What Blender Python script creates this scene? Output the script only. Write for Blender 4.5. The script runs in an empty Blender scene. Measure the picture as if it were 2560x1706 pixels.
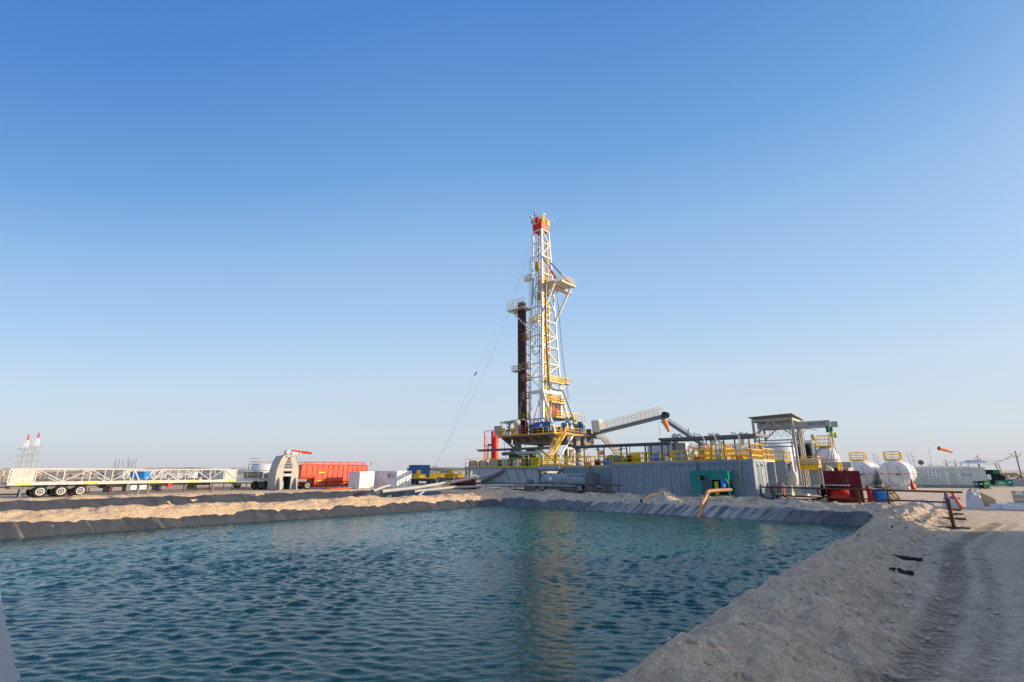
import bpy, math, random
import numpy as np
from mathutils import Vector, Matrix
random.seed(7)
R = math.radians
sc = bpy.context.scene
COL = sc.collection
# ---------------------------------------------------------------- camera
H = 2.4; PITCH = R(15.05); F = 1209.0
cp, sp = math.cos(PITCH), math.sin(PITCH)
cd = bpy.data.cameras.new('camera'); cam = bpy.data.objects.new('camera', cd); COL.objects.link(cam)
cd.sensor_width = 36; cd.lens = 36*F/2560; cd.clip_start = 0.1; cd.clip_end = 9000
cam.location = (0, 0, H); cam.rotation_euler = (R(90)+PITCH, 0, 0); sc.camera = cam
# ---------------------------------------------------------------- sky and sun
SUN_AZ = Vector((0.996, -0.09, 0)).normalized(); SUN_EL = R(15)
w = bpy.data.worlds.new('World'); sc.world = w; w.use_nodes = True
nt = w.node_tree; nt.nodes.clear()
def wn(t, **k):
    n = nt.nodes.new(t)
    for a, b in k.items(): setattr(n, a, b)
    return n
sky = wn('ShaderNodeTexSky', sky_type='NISHITA', sun_disc=False, sun_elevation=SUN_EL,
         sun_rotation=math.atan2(SUN_AZ.x, SUN_AZ.y), air_density=1.0, dust_density=1.5, ozone_density=2.0, altitude=0)
tc = wn('ShaderNodeTexCoord'); sx = wn('ShaderNodeSeparateXYZ'); rp = wn('ShaderNodeValToRGB')
mx = wn('ShaderNodeMix', data_type='RGBA'); bg = wn('ShaderNodeBackground'); out = wn('ShaderNodeOutputWorld')
# dusty desert air: a pale band along the horizon that thins out with height, over the physical sky
SKYRAMP = [(0.0, (4.35, 4.4, 4.8)), (0.07, (4.4, 4.9, 5.5)), (0.18, (3.95, 4.95, 6.05)), (0.31, (2.85, 4.3, 6.25)),
           (0.45, (2.1, 3.62, 5.85)), (0.58, (1.15, 2.72, 5.3)), (0.76, (.62, 1.85, 4.6)), (0.84, (.48, 1.65, 4.4)), (0.9, (1.8, 2.6, 4.6)), (1.0, (4.0, 4.3, 5.0))]
for i, (p_, c_) in enumerate(SKYRAMP):
    e = rp.color_ramp.elements[0] if i == 0 else (rp.color_ramp.elements[1] if i == 1 else rp.color_ramp.elements.new(p_))
    e.position = p_; e.color = (c_[0]/10, c_[1]/10, c_[2]/10, 1)
mul = wn('ShaderNodeVectorMath', operation='SCALE'); mul.inputs['Scale'].default_value = 10
nt.links.new(tc.outputs['Generated'], sx.inputs[0])
# away from the sun the sky deepens sooner
ax_ = wn('ShaderNodeMath', operation='MINIMUM'); ax_.inputs[1].default_value = 0; nt.links.new(sx.outputs['X'], ax_.inputs[0])
am_ = wn('ShaderNodeMath', operation='MULTIPLY'); nt.links.new(ax_.outputs[0], am_.inputs[0]); nt.links.new(ax_.outputs[0], am_.inputs[1])
az_ = wn('ShaderNodeMath', operation='MULTIPLY'); nt.links.new(am_.outputs[0], az_.inputs[0]); nt.links.new(sx.outputs['Z'], az_.inputs[1])
aa_ = wn('ShaderNodeMath', operation='ADD'); nt.links.new(az_.outputs[0], aa_.inputs[0]); nt.links.new(sx.outputs['Z'], aa_.inputs[1])
nt.links.new(aa_.outputs[0], rp.inputs[0])
nt.links.new(rp.outputs[0], mul.inputs[0])
mx.inputs[0].default_value = 0.88
nt.links.new(sky.outputs[0], mx.inputs[6]); nt.links.new(mul.outputs[0], mx.inputs[7])
# dusty glow round the sun (well outside the frame)
sunv = wn('ShaderNodeVectorMath', operation='DOT_PRODUCT'); sunv.inputs[1].default_value = (SUN_AZ.x*math.cos(SUN_EL), SUN_AZ.y*math.cos(SUN_EL), math.sin(SUN_EL))
nt.links.new(tc.outputs['Generated'], sunv.inputs[0])
pw = wn('ShaderNodeMath', operation='POWER'); pw.use_clamp = True; pw.inputs[1].default_value = 16
mxx = wn('ShaderNodeMath', operation='MAXIMUM'); mxx.inputs[1].default_value = 0; nt.links.new(sunv.outputs['Value'], mxx.inputs[0]); nt.links.new(mxx.outputs[0], pw.inputs[0])
gl = wn('ShaderNodeVectorMath', operation='SCALE'); gl.inputs[0].default_value = (34, 25, 16); nt.links.new(pw.outputs[0], gl.inputs['Scale'])
ad = wn('ShaderNodeVectorMath', operation='ADD'); nt.links.new(mx.outputs[2], ad.inputs[0]); nt.links.new(gl.outputs[0], ad.inputs[1])
nt.links.new(ad.outputs[0], bg.inputs[0]); bg.inputs[1].default_value = 0.11
nt.links.new(bg.outputs[0], out.inputs[0])
sl = bpy.data.lights.new('sun', 'SUN'); so = bpy.data.objects.new('sun', sl); COL.objects.link(so)
sl.energy = 4.3; sl.angle = R(0.5); sl.color = (1.0, 0.80, 0.57)
sv = Vector((SUN_AZ.x*math.cos(SUN_EL), SUN_AZ.y*math.cos(SUN_EL), math.sin(SUN_EL)))
so.rotation_euler = sv.to_track_quat('Z', 'Y').to_euler()
sc.view_settings.view_transform = 'Standard'; sc.view_settings.look = 'None'
sc.view_settings.exposure = 0.42; sc.view_settings.gamma = 1; sc.view_settings.use_curve_mapping = False
sc.cycles.max_bounces = 5
# ---------------------------------------------------------------- coordinates
TH = R(47); E1 = Vector((math.cos(TH), math.sin(TH), 0)); E2 = Vector((-math.sin(TH), math.cos(TH), 0)); UP = Vector((0, 0, 1))
def A(px, D, z=0.0):
    zc = D*cp+(z-H)*sp
    return Vector(((px-1280)/F*zc, D, z))
def ZP(py, D): return H+D*math.tan(PITCH-math.atan((py-853)/F))
def P(px, py, D): return A(px, D, ZP(py, D))
def GD(py, z=0.0): return (z-H)/math.tan(PITCH-math.atan((py-853)/F))
def G(px, py, z=0.0): return A(px, GD(py, z), z)
def S(s, t, z=0.0): return E1*s+E2*t+UP*z
def to_s(v): return v.dot(E1), v.dot(E2)
# ---------------------------------------------------------------- noise
def _hash(ix, iy, seed):
    n = (ix.astype(np.int64)*374761393+iy.astype(np.int64)*668265263+seed*1442695041) & 0x7fffffff
    n = ((n ^ (n >> 13))*1274126177) & 0x7fffffff
    n = (n ^ (n >> 16)) & 0x7fffffff
    return n/float(0x7fffffff)
def vnoise(x, y, seed=0):
    x = np.asarray(x, float); y = np.asarray(y, float)
    ix = np.floor(x); iy = np.floor(y); fx = x-ix; fy = y-iy
    fx = fx*fx*(3-2*fx); fy = fy*fy*(3-2*fy)
    a = _hash(ix, iy, seed); b = _hash(ix+1, iy, seed); c = _hash(ix, iy+1, seed); d = _hash(ix+1, iy+1, seed)
    return (a*(1-fx)+b*fx)*(1-fy)+(c*(1-fx)+d*fx)*fy-0.5
def fbm(x, y, o=4, seed=0):
    r = 0; a = 1.0
    for i in range(o):
        r = r+a*vnoise(x*2**i+17.3*i, y*2**i-9.1*i, seed+i); a *= .5
    return r
# ---------------------------------------------------------------- materials
MATS = {}
def mat(name, col, rough=.6, metal=0.0, var=.12, scale=1.5, bump=0.0, bscale=20, spec=.3, dirt=0.0, dirtcol=(.30, .23, .16)):
    if name in MATS: return MATS[name]
    m = bpy.data.materials.new(name); m.use_nodes = True; MATS[name] = m
    t = m.node_tree; b = t.nodes['Principled BSDF']
    b.inputs['Roughness'].default_value = rough; b.inputs['Metallic'].default_value = metal
    b.inputs['Specular IOR Level'].default_value = spec
    tcn = t.nodes.new('ShaderNodeTexCoord'); n = t.nodes.new('ShaderNodeTexNoise')
    n.inputs['Scale'].default_value = scale; n.inputs['Detail'].default_value = 6
    t.links.new(tcn.outputs['Object'], n.inputs['Vector'])
    r = t.nodes.new('ShaderNodeValToRGB'); r.color_ramp.elements[0].position = .3; r.color_ramp.elements[1].position = .7
    lo = [c*(1-var) for c in col]; hi = [min(1, c*(1+var*.6)) for c in col]
    r.color_ramp.elements[0].color = (*lo, 1); r.color_ramp.elements[1].color = (*hi, 1)
    t.links.new(n.outputs['Fac'], r.inputs[0]); src = r.outputs[0]
    if dirt > 0:
        n2 = t.nodes.new('ShaderNodeTexNoise'); n2.inputs['Scale'].default_value = scale*2.3; n2.inputs['Detail'].default_value = 8
        mp = t.nodes.new('ShaderNodeMapping'); mp.inputs['Scale'].default_value = (1, 1, .25)
        t.links.new(tcn.outputs['Object'], mp.inputs[0]); t.links.new(mp.outputs[0], n2.inputs['Vector'])
        r2 = t.nodes.new('ShaderNodeValToRGB'); r2.color_ramp.elements[0].position = .52; r2.color_ramp.elements[1].position = .72
        r2.color_ramp.elements[1].color = (dirt, dirt, dirt, 1)
        t.links.new(n2.outputs['Fac'], r2.inputs[0])
        mm = t.nodes.new('ShaderNodeMix'); mm.data_type = 'RGBA'; mm.inputs[7].default_value = (*dirtcol, 1)
        t.links.new(r2.outputs[0], mm.inputs[0]); t.links.new(src, mm.inputs[6]); src = mm.outputs[2]
    t.links.new(src, b.inputs['Base Color'])
    if bump:
        n3 = t.nodes.new('ShaderNodeTexNoise'); n3.inputs['Scale'].default_value = bscale; n3.inputs['Detail'].default_value = 6
        t.links.new(tcn.outputs['Object'], n3.inputs['Vector'])
        bp = t.nodes.new('ShaderNodeBump'); bp.inputs['Strength'].default_value = bump; bp.inputs['Distance'].default_value = .05
        t.links.new(n3.outputs['Fac'], bp.inputs['Height']); t.links.new(bp.outputs[0], b.inputs['Normal'])
    return m
WHITE = mat('white_paint', (.66, .66, .65), .45, dirt=.35)
CWHITE = mat('container_white', (.76, .78, .80), .5, dirt=.25)
TANKW = mat('tank_white', (.68, .69, .70), .35, dirt=.2)
CREAM = mat('cream_paint', (.54, .51, .45), .5, dirt=.3)
GREY = mat('grey_paint', (.25, .305, .36), .5, dirt=.5, scale=1.1, dirtcol=(.24, .22, .19))
GREYL = mat('light_grey_paint', (.40, .43, .44), .55, dirt=.3)
GREYW = mat('warm_grey_paint', (.34, .335, .315), .55, dirt=.3)
STEEL = mat('dark_grey_steel', (.13, .145, .16), .5, dirt=.35)
SUBG = mat('substructure_grey', (.19, .19, .185), .55, dirt=.4)
YEL = mat('safety_yellow', (.82, .49, .012), .45, dirt=.15)
RUST = mat('rusty_steel', (.12, .055, .035), .85, var=.45, scale=6, dirt=.6, dirtcol=(.26, .11, .05), bump=.3)
RUSTP = mat('brown_pipe', (.06, .034, .028), .7, var=.4, scale=3, dirt=.3, dirtcol=(.30, .13, .06))
RED = mat('red_paint', (.58, .012, .010), .45, dirt=.15)
ORED = mat('orange_red_paint', (.62, .085, .045), .5, dirt=.35, dirtcol=(.55, .16, .08))
MAROON = mat('maroon_paint', (.17, .008, .014), .5, dirt=.25)
BLUE = mat('blue_paint', (.015, .12, .36), .4, dirt=.15)
BLUEL = mat('sky_blue_plastic', (.02, .22, .62), .4)
GREEN = mat('green_paint', (.0, .24, .20), .42, dirt=.2)
GREENB = mat('bin_green', (.02, .22, .11), .5)
GREENL = mat('lime_green', (.36, .50, .12), .5)
DGREEN = mat('dark_green', (.01, .12, .05), .5)
BLACK = mat('black_rubber', (.022, .022, .024), .75)
DARK = mat('dark_void', (.018, .02, .024), .8)
ORANGE = mat('orange_fabric', (.92, .32, .14), .8)
BRONZE = mat('brown_hose', (.50, .27, .12), .6, dirt=.3)
CABLE = mat('steel_cable', (.10, .11, .12), .5, metal=.3)
GLASS = mat('window_glass', (.10, .14, .16), .12, spec=.8)
LGLASS = mat('pale_blind', (.38, .44, .46), .3)
SIGNW = mat('white_sign', (.80, .80, .80), .5)
INK = mat('dark_ink', (.03, .03, .04), .6)
INKB = mat('blue_ink', (.05, .08, .25), .6)
SIGNY = mat('yellow_sign', (.88, .72, .02), .5)
CARD = mat('cardboard', (.42, .31, .17), .85)
TARP = mat('white_tarp', (.62, .62, .66), .6, bump=.8, bscale=4)
WOODY = mat('pallet_wood', (.48, .30, .09), .8, var=.3, scale=6)
CHROME = mat('silver_pipe', (.62, .64, .68), .3, metal=.7)
PIPEG = mat('pale_grey_pipe', (.46, .45, .43), .5, dirt=.35)
ALU = mat('wheel_white', (.74, .74, .74), .4)
SKIN = mat('skin', (.40, .24, .17), .6)
# ---------------------------------------------------------------- mesh builder
class MB:
    def __init__(s): s.v = []; s.f = []; s.sm = []
    def add(s, vs, fs, smooth=False):
        o = len(s.v); s.v += [tuple(v) for v in vs]
        for f in fs: s.f.append(tuple(i+o for i in f)); s.sm.append(smooth)
        return s
    def box(s, c, d, rot=None):
        hx, hy, hz = d[0]/2, d[1]/2, d[2]/2; c = Vector(c)
        vs = [Vector((x, y, z)) for z in (-hz, hz) for x, y in ((-hx, -hy), (hx, -hy), (hx, hy), (-hx, hy))]
        if rot is not None:
            m = rot if isinstance(rot, Matrix) else Matrix.Rotation(rot, 3, 'Z')
            vs = [m @ v for v in vs]
        return s.add([v+c for v in vs], [(0, 3, 2, 1), (4, 5, 6, 7), (0, 1, 5, 4), (1, 2, 6, 5), (2, 3, 7, 6), (3, 0, 4, 7)])
    def bx(s, x0, x1, y0, y1, z0, z1): return s.box(((x0+x1)/2, (y0+y1)/2, (z0+z1)/2), (abs(x1-x0), abs(y1-y0), abs(z1-z0)))
    def bar(s, p, q, w=.1, h=None, up=UP):
        p = Vector(p); q = Vector(q); h = h or w; d = q-p
        if d.length < 1e-6: return s
        d.normalize()
        if abs(d.dot(up)) > .98: up = Vector((1, 0, 0))
        a = d.cross(up).normalized()*w/2; b = a.cross(d).normalized()*h/2
        vs = [x+y for x in (p, q) for y in (-a-b, a-b, a+b, -a+b)]
        return s.add(vs, [(0, 3, 2, 1), (4, 5, 6, 7), (0, 1, 5, 4), (1, 2, 6, 5), (2, 3, 7, 6), (3, 0, 4, 7)])
    def tube(s, p, q, r=.05, n=8, r2=None, caps=True):
        p = Vector(p); q = Vector(q); r2 = r if r2 is None else r2; d = q-p
        if d.length < 1e-6: return s
        d.normalize(); u = UP if abs(d.z) < .95 else Vector((1, 0, 0))
        a = d.cross(u).normalized(); b = a.cross(d).normalized(); vs = []
        for c, rr in ((p, r), (q, r2)):
            for i in range(n):
                t = 2*math.pi*i/n; vs.append(c+a*math.cos(t)*rr+b*math.sin(t)*rr)
        s.add(vs, [(i, i+n, (i+1) % n+n, (i+1) % n) for i in range(n)], True)
        if caps: s.add(vs, [tuple(range(n)), tuple(reversed(range(n, 2*n)))])
        return s
    def path(s, pts, r=.05, n=6):
        pts = [Vector(p) for p in pts]; rings = []
        for i, p in enumerate(pts):
            d = (pts[min(i+1, len(pts)-1)]-pts[max(i-1, 0)]).normalized()
            u = UP if abs(d.z) < .95 else Vector((1, 0, 0))
            a = d.cross(u).normalized(); b = a.cross(d).normalized()
            rings.append([p+a*math.cos(2*math.pi*k/n)*r+b*math.sin(2*math.pi*k/n)*r for k in range(n)])
        vs = [v for g in rings for v in g]; fs = []
        for i in range(len(pts)-1):
            for k in range(n): fs.append((i*n+k, (i+1)*n+k, (i+1)*n+(k+1) % n, i*n+(k+1) % n))
        fs2 = [tuple(range(n)), tuple(reversed(range(len(vs)-n, len(vs))))]
        s.add(vs, fs, True); s.add(vs, fs2); return s
    def lathe(s, prof, o=(0, 0, 0), axis='Z', n=24):
        # prof: list of (radius, height along axis)
        o = Vector(o); ax = {'Z': (Vector((1, 0, 0)), Vector((0, 1, 0)), UP), 'X': (Vector((0, 1, 0)), UP, Vector((1, 0, 0))),
                             'Y': (UP, Vector((1, 0, 0)), Vector((0, 1, 0)))}[axis]
        vs = []
        for r, h in prof:
            for i in range(n):
                t = 2*math.pi*i/n; vs.append(o+ax[0]*math.cos(t)*r+ax[1]*math.sin(t)*r+ax[2]*h)
        fs = []
        for j in range(len(prof)-1):
            for i in range(n): fs.append((j*n+i, j*n+(i+1) % n, (j+1)*n+(i+1) % n, (j+1)*n+i))
        s.add(vs, fs, True)
        s.add(vs[:n], [tuple(reversed(range(n)))]); s.add(vs[-n:], [tuple(range(n))]); return s
    def prism(s, poly, vec):
        vec = Vector(vec); n = len(poly); poly = [Vector(p) for p in poly]
        vs = poly+[p+vec for p in poly]
        return s.add(vs, [tuple(reversed(range(n))), tuple(range(n, 2*n))]+[(i, (i+1) % n, (i+1) % n+n, i+n) for i in range(n)])
    def rail(s, pts, h=1.1, sp=1.5, r=.03, mid=1, kick=.12, close=False):
        pts = [Vector(p) for p in pts]
        if close: pts = pts+[pts[0]]
        for a, b in zip(pts[:-1], pts[1:]):
            L = (b-a).length; n = max(1, int(round(L/sp)))
            for i in range(n+1): p = a.lerp(b, i/n); s.bar(p, p+UP*h, r*1.8)
            s.bar(a+UP*h, b+UP*h, r*1.8)
            for k in range(mid): s.bar(a+UP*h*(k+1)/(mid+1), b+UP*h*(k+1)/(mid+1), r*1.5)
            if kick: s.bar(a+UP*(kick/2+.01), b+UP*(kick/2+.01), .02, kick)
        return s
    def corr(s, x0, x1, z0, z1, y, amp=.035, pitch=.28, axis='x', sign=-1):
        # corrugated panel in the x-z plane (axis x) or y-z plane (axis y)
        n = max(2, int((x1-x0)/pitch)); xs = []
        for i in range(n):
            a = x0+(x1-x0)*i/n; wd = (x1-x0)/n
            xs += [(a, 0), (a+wd*.35, 0), (a+wd*.5, amp), (a+wd*.85, amp)]
        xs.append((x1, 0)); vs = []
        for zz in (z0, z1):
            for a, o in xs:
                vs.append((a, y+sign*o, zz) if axis == 'x' else (y+sign*o, a, zz))
        m = len(xs); s.add(vs, [(i, i+1, i+1+m, i+m) for i in range(m-1)]); return s
    def build(s, name, m, parent=None):
        me = bpy.data.meshes.new(name); me.from_pydata(s.v, [], s.f); me.update()
        me.polygons.foreach_set('use_smooth', s.sm)
        me.materials.append(m); o = bpy.data.objects.new(name, me); COL.objects.link(o)
        if parent is not None: o.parent = parent
        return o
def tag(o, label=None, cat=None, group=None, kind=None):
    if label: o['label'] = label
    if cat: o['category'] = cat
    if group: o['group'] = group
    if kind: o['kind'] = kind
    return o
def thing(name, label, cat, loc=(0, 0, 0), rot=TH, group=None):
    o = bpy.data.objects.new(name, None); COL.objects.link(o); o.empty_display_size = .2
    o.location = loc; o.rotation_euler = (0, 0, rot); return tag(o, label, cat, group)
def LF(o):
    m = (Matrix.Translation(o.location) @ Matrix.Rotation(o.rotation_euler.z, 4, 'Z')).inverted()
    return lambda v: m @ Vector(v)
def dup(root, loc, rot=None, label=None, group=None):
    r = root.copy(); COL.objects.link(r); r.location = loc
    if rot is not None: r.rotation_euler = (0, 0, rot)
    if label: r['label'] = label
    if group: r['group'] = group
    for ch in list(root.children):
        c = ch.copy(); COL.objects.link(c); c.parent = r
        for g in ch.children:
            d = g.copy(); COL.objects.link(d); d.parent = c
    return r
def text(name, body, size, m, parent, loc, rot, ext=.004):
    cu = bpy.data.curves.new(name, 'FONT'); cu.body = body; cu.size = size; cu.extrude = ext
    o = bpy.data.objects.new(name, cu); me = bpy.data.meshes.new_from_object(o)
    me.materials.append(m); o2 = bpy.data.objects.new(name, me); COL.objects.link(o2)
    o2.parent = parent; o2.location = loc; o2.rotation_euler = rot; bpy.data.objects.remove(o); return o2
# ================================================================ TERRAIN
ZW = -1.2
def sfar(t): return 39.3+(38.5-t)*.096
def tleft(s): return 38.5+np.clip(1.6*(1-np.asarray(s, float)/38), 0, 1.9)
def trb(s): return np.interp(s, [0, 10, 14, 20, 26, 42, 60], [5.4, 5.45, 5.5, 5.65, 5.85, 6.0, 6.1])
def pwl(d, xs, zs): return np.interp(d, xs, zs)
def terrain(s, t, detail=True):
    s = np.asarray(s, float); t = np.asarray(t, float)
    wob = .25*fbm(s*.35, t*.35, 3, 5)
    d1 = 1.15-s; d2 = t-tleft(s)+wob*.3; d3 = (s-sfar(t))+wob*.3; d4 = (trb(s)-t)+wob*.25
    z1 = pwl(d1, [-2, 0, .35, 1.0, 2, 4, 7], [-2.4, -1.2, -.85, -.6, -.35, -.1, 0])
    z2 = pwl(d2, [-2, 0, .75, 1.5, 2.5, 3.6, 4.6, 6.6, 17.2, 19, 20.2, 21.6, 24], [-2.4, -1.2, -.5, -.12, .08, .0, -.2, -2.0, -2.0, -.1, .12, .12, 0])
    z3 = pwl(d3, [-2, 0, .7, 1.3, 2.2, 3.5, 5], [-2.4, -1.2, -.5, -.25, .0, .02, 0])
    z4 = pwl(d4, [-2, 0, .3, 1.2, 2.0, 2.7, 3.2, 3.9, 4.5], [-2.4, -1.2, -1.05, -.38, .12, .42, .40, .10, 0])
    z4 = np.where(z4 > 0, z4*np.clip((44-s)/4, 0, 1), z4)
    # second pit closes at s ~ 38
    close = np.clip((s-36.5)/1.9, 0, 1); z2b = np.where((t > 42.5) & (t < 58), np.maximum(z2, -2+2*close), z2)
    z2b = np.where((s > 38.4), np.maximum(z2b, np.minimum(0, -1.2+d2*.8)), z2b)
    d = np.maximum(np.maximum(d1, d2), np.maximum(d3, d4))
    z = np.maximum(np.maximum(z1, z4), np.maximum(np.where(d2 > -2, z2b, -2.4), z3))
    # outside a side its profile must not be cancelled by the flats of the others
    z = np.where((d2 > 4) & (s < 38.4) & (t > 42.5) & (t < 58), z2b, z)
    z = np.where((d <= 0), np.maximum(-1.2+d*.8, -2.6), z)
    if detail:
        land = np.clip((d-.5)/1.2, 0, 1)
        inp2 = np.where((s < 38) & (d2 > 4.5) & (d2 < 19), 0.0, 1.0)
        berm2 = np.exp(-((d2-2.3)/1.6)**2)*(s < 42)
        berm3 = np.exp(-((d3-2.2)/1.9)**2)*(t > 3)*(t < 45)
        berm4 = np.exp(-((d4-2.5)/1.5)**2)*np.clip((44-s)/4, 0, 1)
        berm5 = np.exp(-((d2-20.8)/1.6)**2)*(s < 44)
        amp = .02+.34*berm2+.5*berm3+.46*berm4+.3*berm5
        n = fbm(s*.55, t*.55, 4, 11)+.45*fbm(s*2.0, t*2.0, 3, 23)
        z = z+land*inp2*amp*n
        rough = land*inp2*(berm4*.10+berm3*.22)*(np.abs(fbm(s*3.1, t*3.1, 4, 31))-.12)
        clod = np.clip(vnoise(s*5.5, t*5.5, 61)+.35*vnoise(s*13, t*13, 63)-.22, 0, 1)
        patch = np.clip(fbm(s*.8, t*.8, 3, 71)+.15, 0, 1)
        slope4 = np.exp(-((d4-3.6)/1.1)**2)*np.clip((44-s)/4, 0, 1)
        z = z+land*inp2*(slope4*.7+berm4*.35+.03)*clod*patch*.42
        # slump scarps on the road side of the berm
        z = z-land*inp2*slope4*.16*np.clip(np.abs(fbm(s*1.1+.4*fbm(t*2, s*2, 2, 81), t*1.6, 3, 83))*3, 0, 1)
        z = z+rough
        far = np.clip((np.hypot(s, t)-250)/900, 0, 1)
        z = z+far*9*(fbm(s*.0022, t*.0022, 4, 77)+.10)
        z = z+np.clip(np.hypot(s, t)/400, .1, 1)*.12*fbm(s*.09, t*.09, 3, 41)*land*(amp < .1)
        # heaps on the far bank
        for (hs, ht, hh, hr) in HEAPS: z = z+inp2*hh*np.exp(-((s-hs)**2+(t-ht)**2)/(hr*hr))*(1+.35*fbm(s*3, t*3, 3, 9))
    return z
HEAPS = []
for px, py, hh, hr in ((1668, 1236, .55, .8), (1845, 1250, .28, .9), (1990, 1256, .2, 1.3), (1262, 1221, .45, 1.2),
                       (1330, 1228, .25, 1.6), (1150, 1224, .3, 1.3), (1900, 1256, .22, .9), (1500, 1240, .2, 1.5), (1430, 1236, .2, 1.8)):
    g = G(px, py+10, 0.0); a, b = to_s(g); HEAPS.append((max(a, sfar(b)+2.6) if b < 45 else a, b, hh, hr))
def TZ(v):
    a, b = to_s(Vector(v)); return float(terrain(np.array([a]), np.array([b]))[0])
def on(px, py, dz=0.0):
    """point on the terrain seen at px,py"""
    z = 0.0
    for _ in range(6): z = TZ(G(px, py, z))
    g = G(px, py, z); g.z = z+dz; return g
def axis_pts(lo, hi, step, mx, f=1.09):
    c = list(np.arange(lo, hi, step)); st = step; a = lo
    L = []
    while a > -mx: st *= f; a -= st; L.append(a)
    st = step; b = hi; Rr = [hi]
    while b < mx: st *= f; b += st; Rr.append(b)
    return np.array(L[::-1]+c+Rr)
def grid_mesh(name, X, Y, Z, m, smooth=True):
    ny, nx = X.shape
    me = bpy.data.meshes.new(name); me.vertices.add(nx*ny)
    co = np.stack([X, Y, Z], -1).reshape(-1).astype(np.float32); me.vertices.foreach_set('co', co)
    i = np.arange(nx*ny).reshape(ny, nx); q = np.stack([i[:-1, :-1], i[:-1, 1:], i[1:, 1:], i[1:, :-1]], -1).reshape(-1, 4)
    me.loops.add(q.size); me.loops.foreach_set('vertex_index', q.reshape(-1).astype(np.int32))
    me.polygons.add(len(q)); me.polygons.foreach_set('loop_start', (np.arange(len(q))*4).astype(np.int32))
    me.polygons.foreach_set('loop_total', np.full(len(q), 4, np.int32)); me.polygons.foreach_set('use_smooth', np.full(len(q), smooth))
    me.update(); me.validate(); me.materials.append(m)
    o = bpy.data.objects.new(name, me); COL.objects.link(o); return o
ss = np.r_[axis_pts(-3, 47, .14, 5000)]; ss = np.r_[ss[ss < -1], np.arange(-1, 17, .065), ss[ss > 17.05]]
ts = axis_pts(-9, 45, .14, 5000, 1.075); ts = np.r_[ts[ts < -5], np.arange(-5, 6.6, .06), np.arange(6.7, 37.2, .4), ts[ts > 37.5]]
SS, TT = np.meshgrid(ss, ts)
ZZ = terrain(SS, TT)
# track ruts pressed into the road (cleated wheel loader tyres)
trk = [on(px, py) for px, py in ((1500+.4505*a, 1230+.4505*b) for a, b in ((2190, 175), (2110, 215), (2020, 262), (1955, 320), (1962, 430), (1965, 520), (1925, 640), (1860, 760), (1780, 880), (1690, 1010), (1560, 1150)))]
trk = np.array([to_s(v) for v in trk])
# extend and smooth
def resample(p, n=160):
    d = np.r_[0, np.cumsum(np.hypot(*np.diff(p, axis=0).T))]; u = np.linspace(0, d[-1], n)
    q = np.stack([np.interp(u, d, p[:, 0]), np.interp(u, d, p[:, 1])], -1)
    for _ in range(12): q[1:-1] = (q[:-2]+q[1:-1]*2+q[2:])/4
    return q, u
TQ, TU = resample(trk)
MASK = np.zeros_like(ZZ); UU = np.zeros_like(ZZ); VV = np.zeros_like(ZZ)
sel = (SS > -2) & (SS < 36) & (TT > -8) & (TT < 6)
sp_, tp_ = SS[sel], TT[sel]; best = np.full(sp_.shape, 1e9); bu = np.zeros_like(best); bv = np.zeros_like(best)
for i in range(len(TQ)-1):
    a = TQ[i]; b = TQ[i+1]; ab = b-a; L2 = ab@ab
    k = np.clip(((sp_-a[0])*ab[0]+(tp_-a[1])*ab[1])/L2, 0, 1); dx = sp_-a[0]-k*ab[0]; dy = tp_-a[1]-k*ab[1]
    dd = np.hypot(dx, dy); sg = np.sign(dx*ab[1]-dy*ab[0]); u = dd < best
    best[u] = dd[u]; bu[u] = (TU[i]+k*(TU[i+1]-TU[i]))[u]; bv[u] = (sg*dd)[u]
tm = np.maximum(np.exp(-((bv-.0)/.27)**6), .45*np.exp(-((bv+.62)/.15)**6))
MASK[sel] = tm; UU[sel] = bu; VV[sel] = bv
ZZ = ZZ-MASK*.035
Xw = SS*math.cos(TH)-TT*math.sin(TH); Yw = SS*math.sin(TH)+TT*math.cos(TH)
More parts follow.
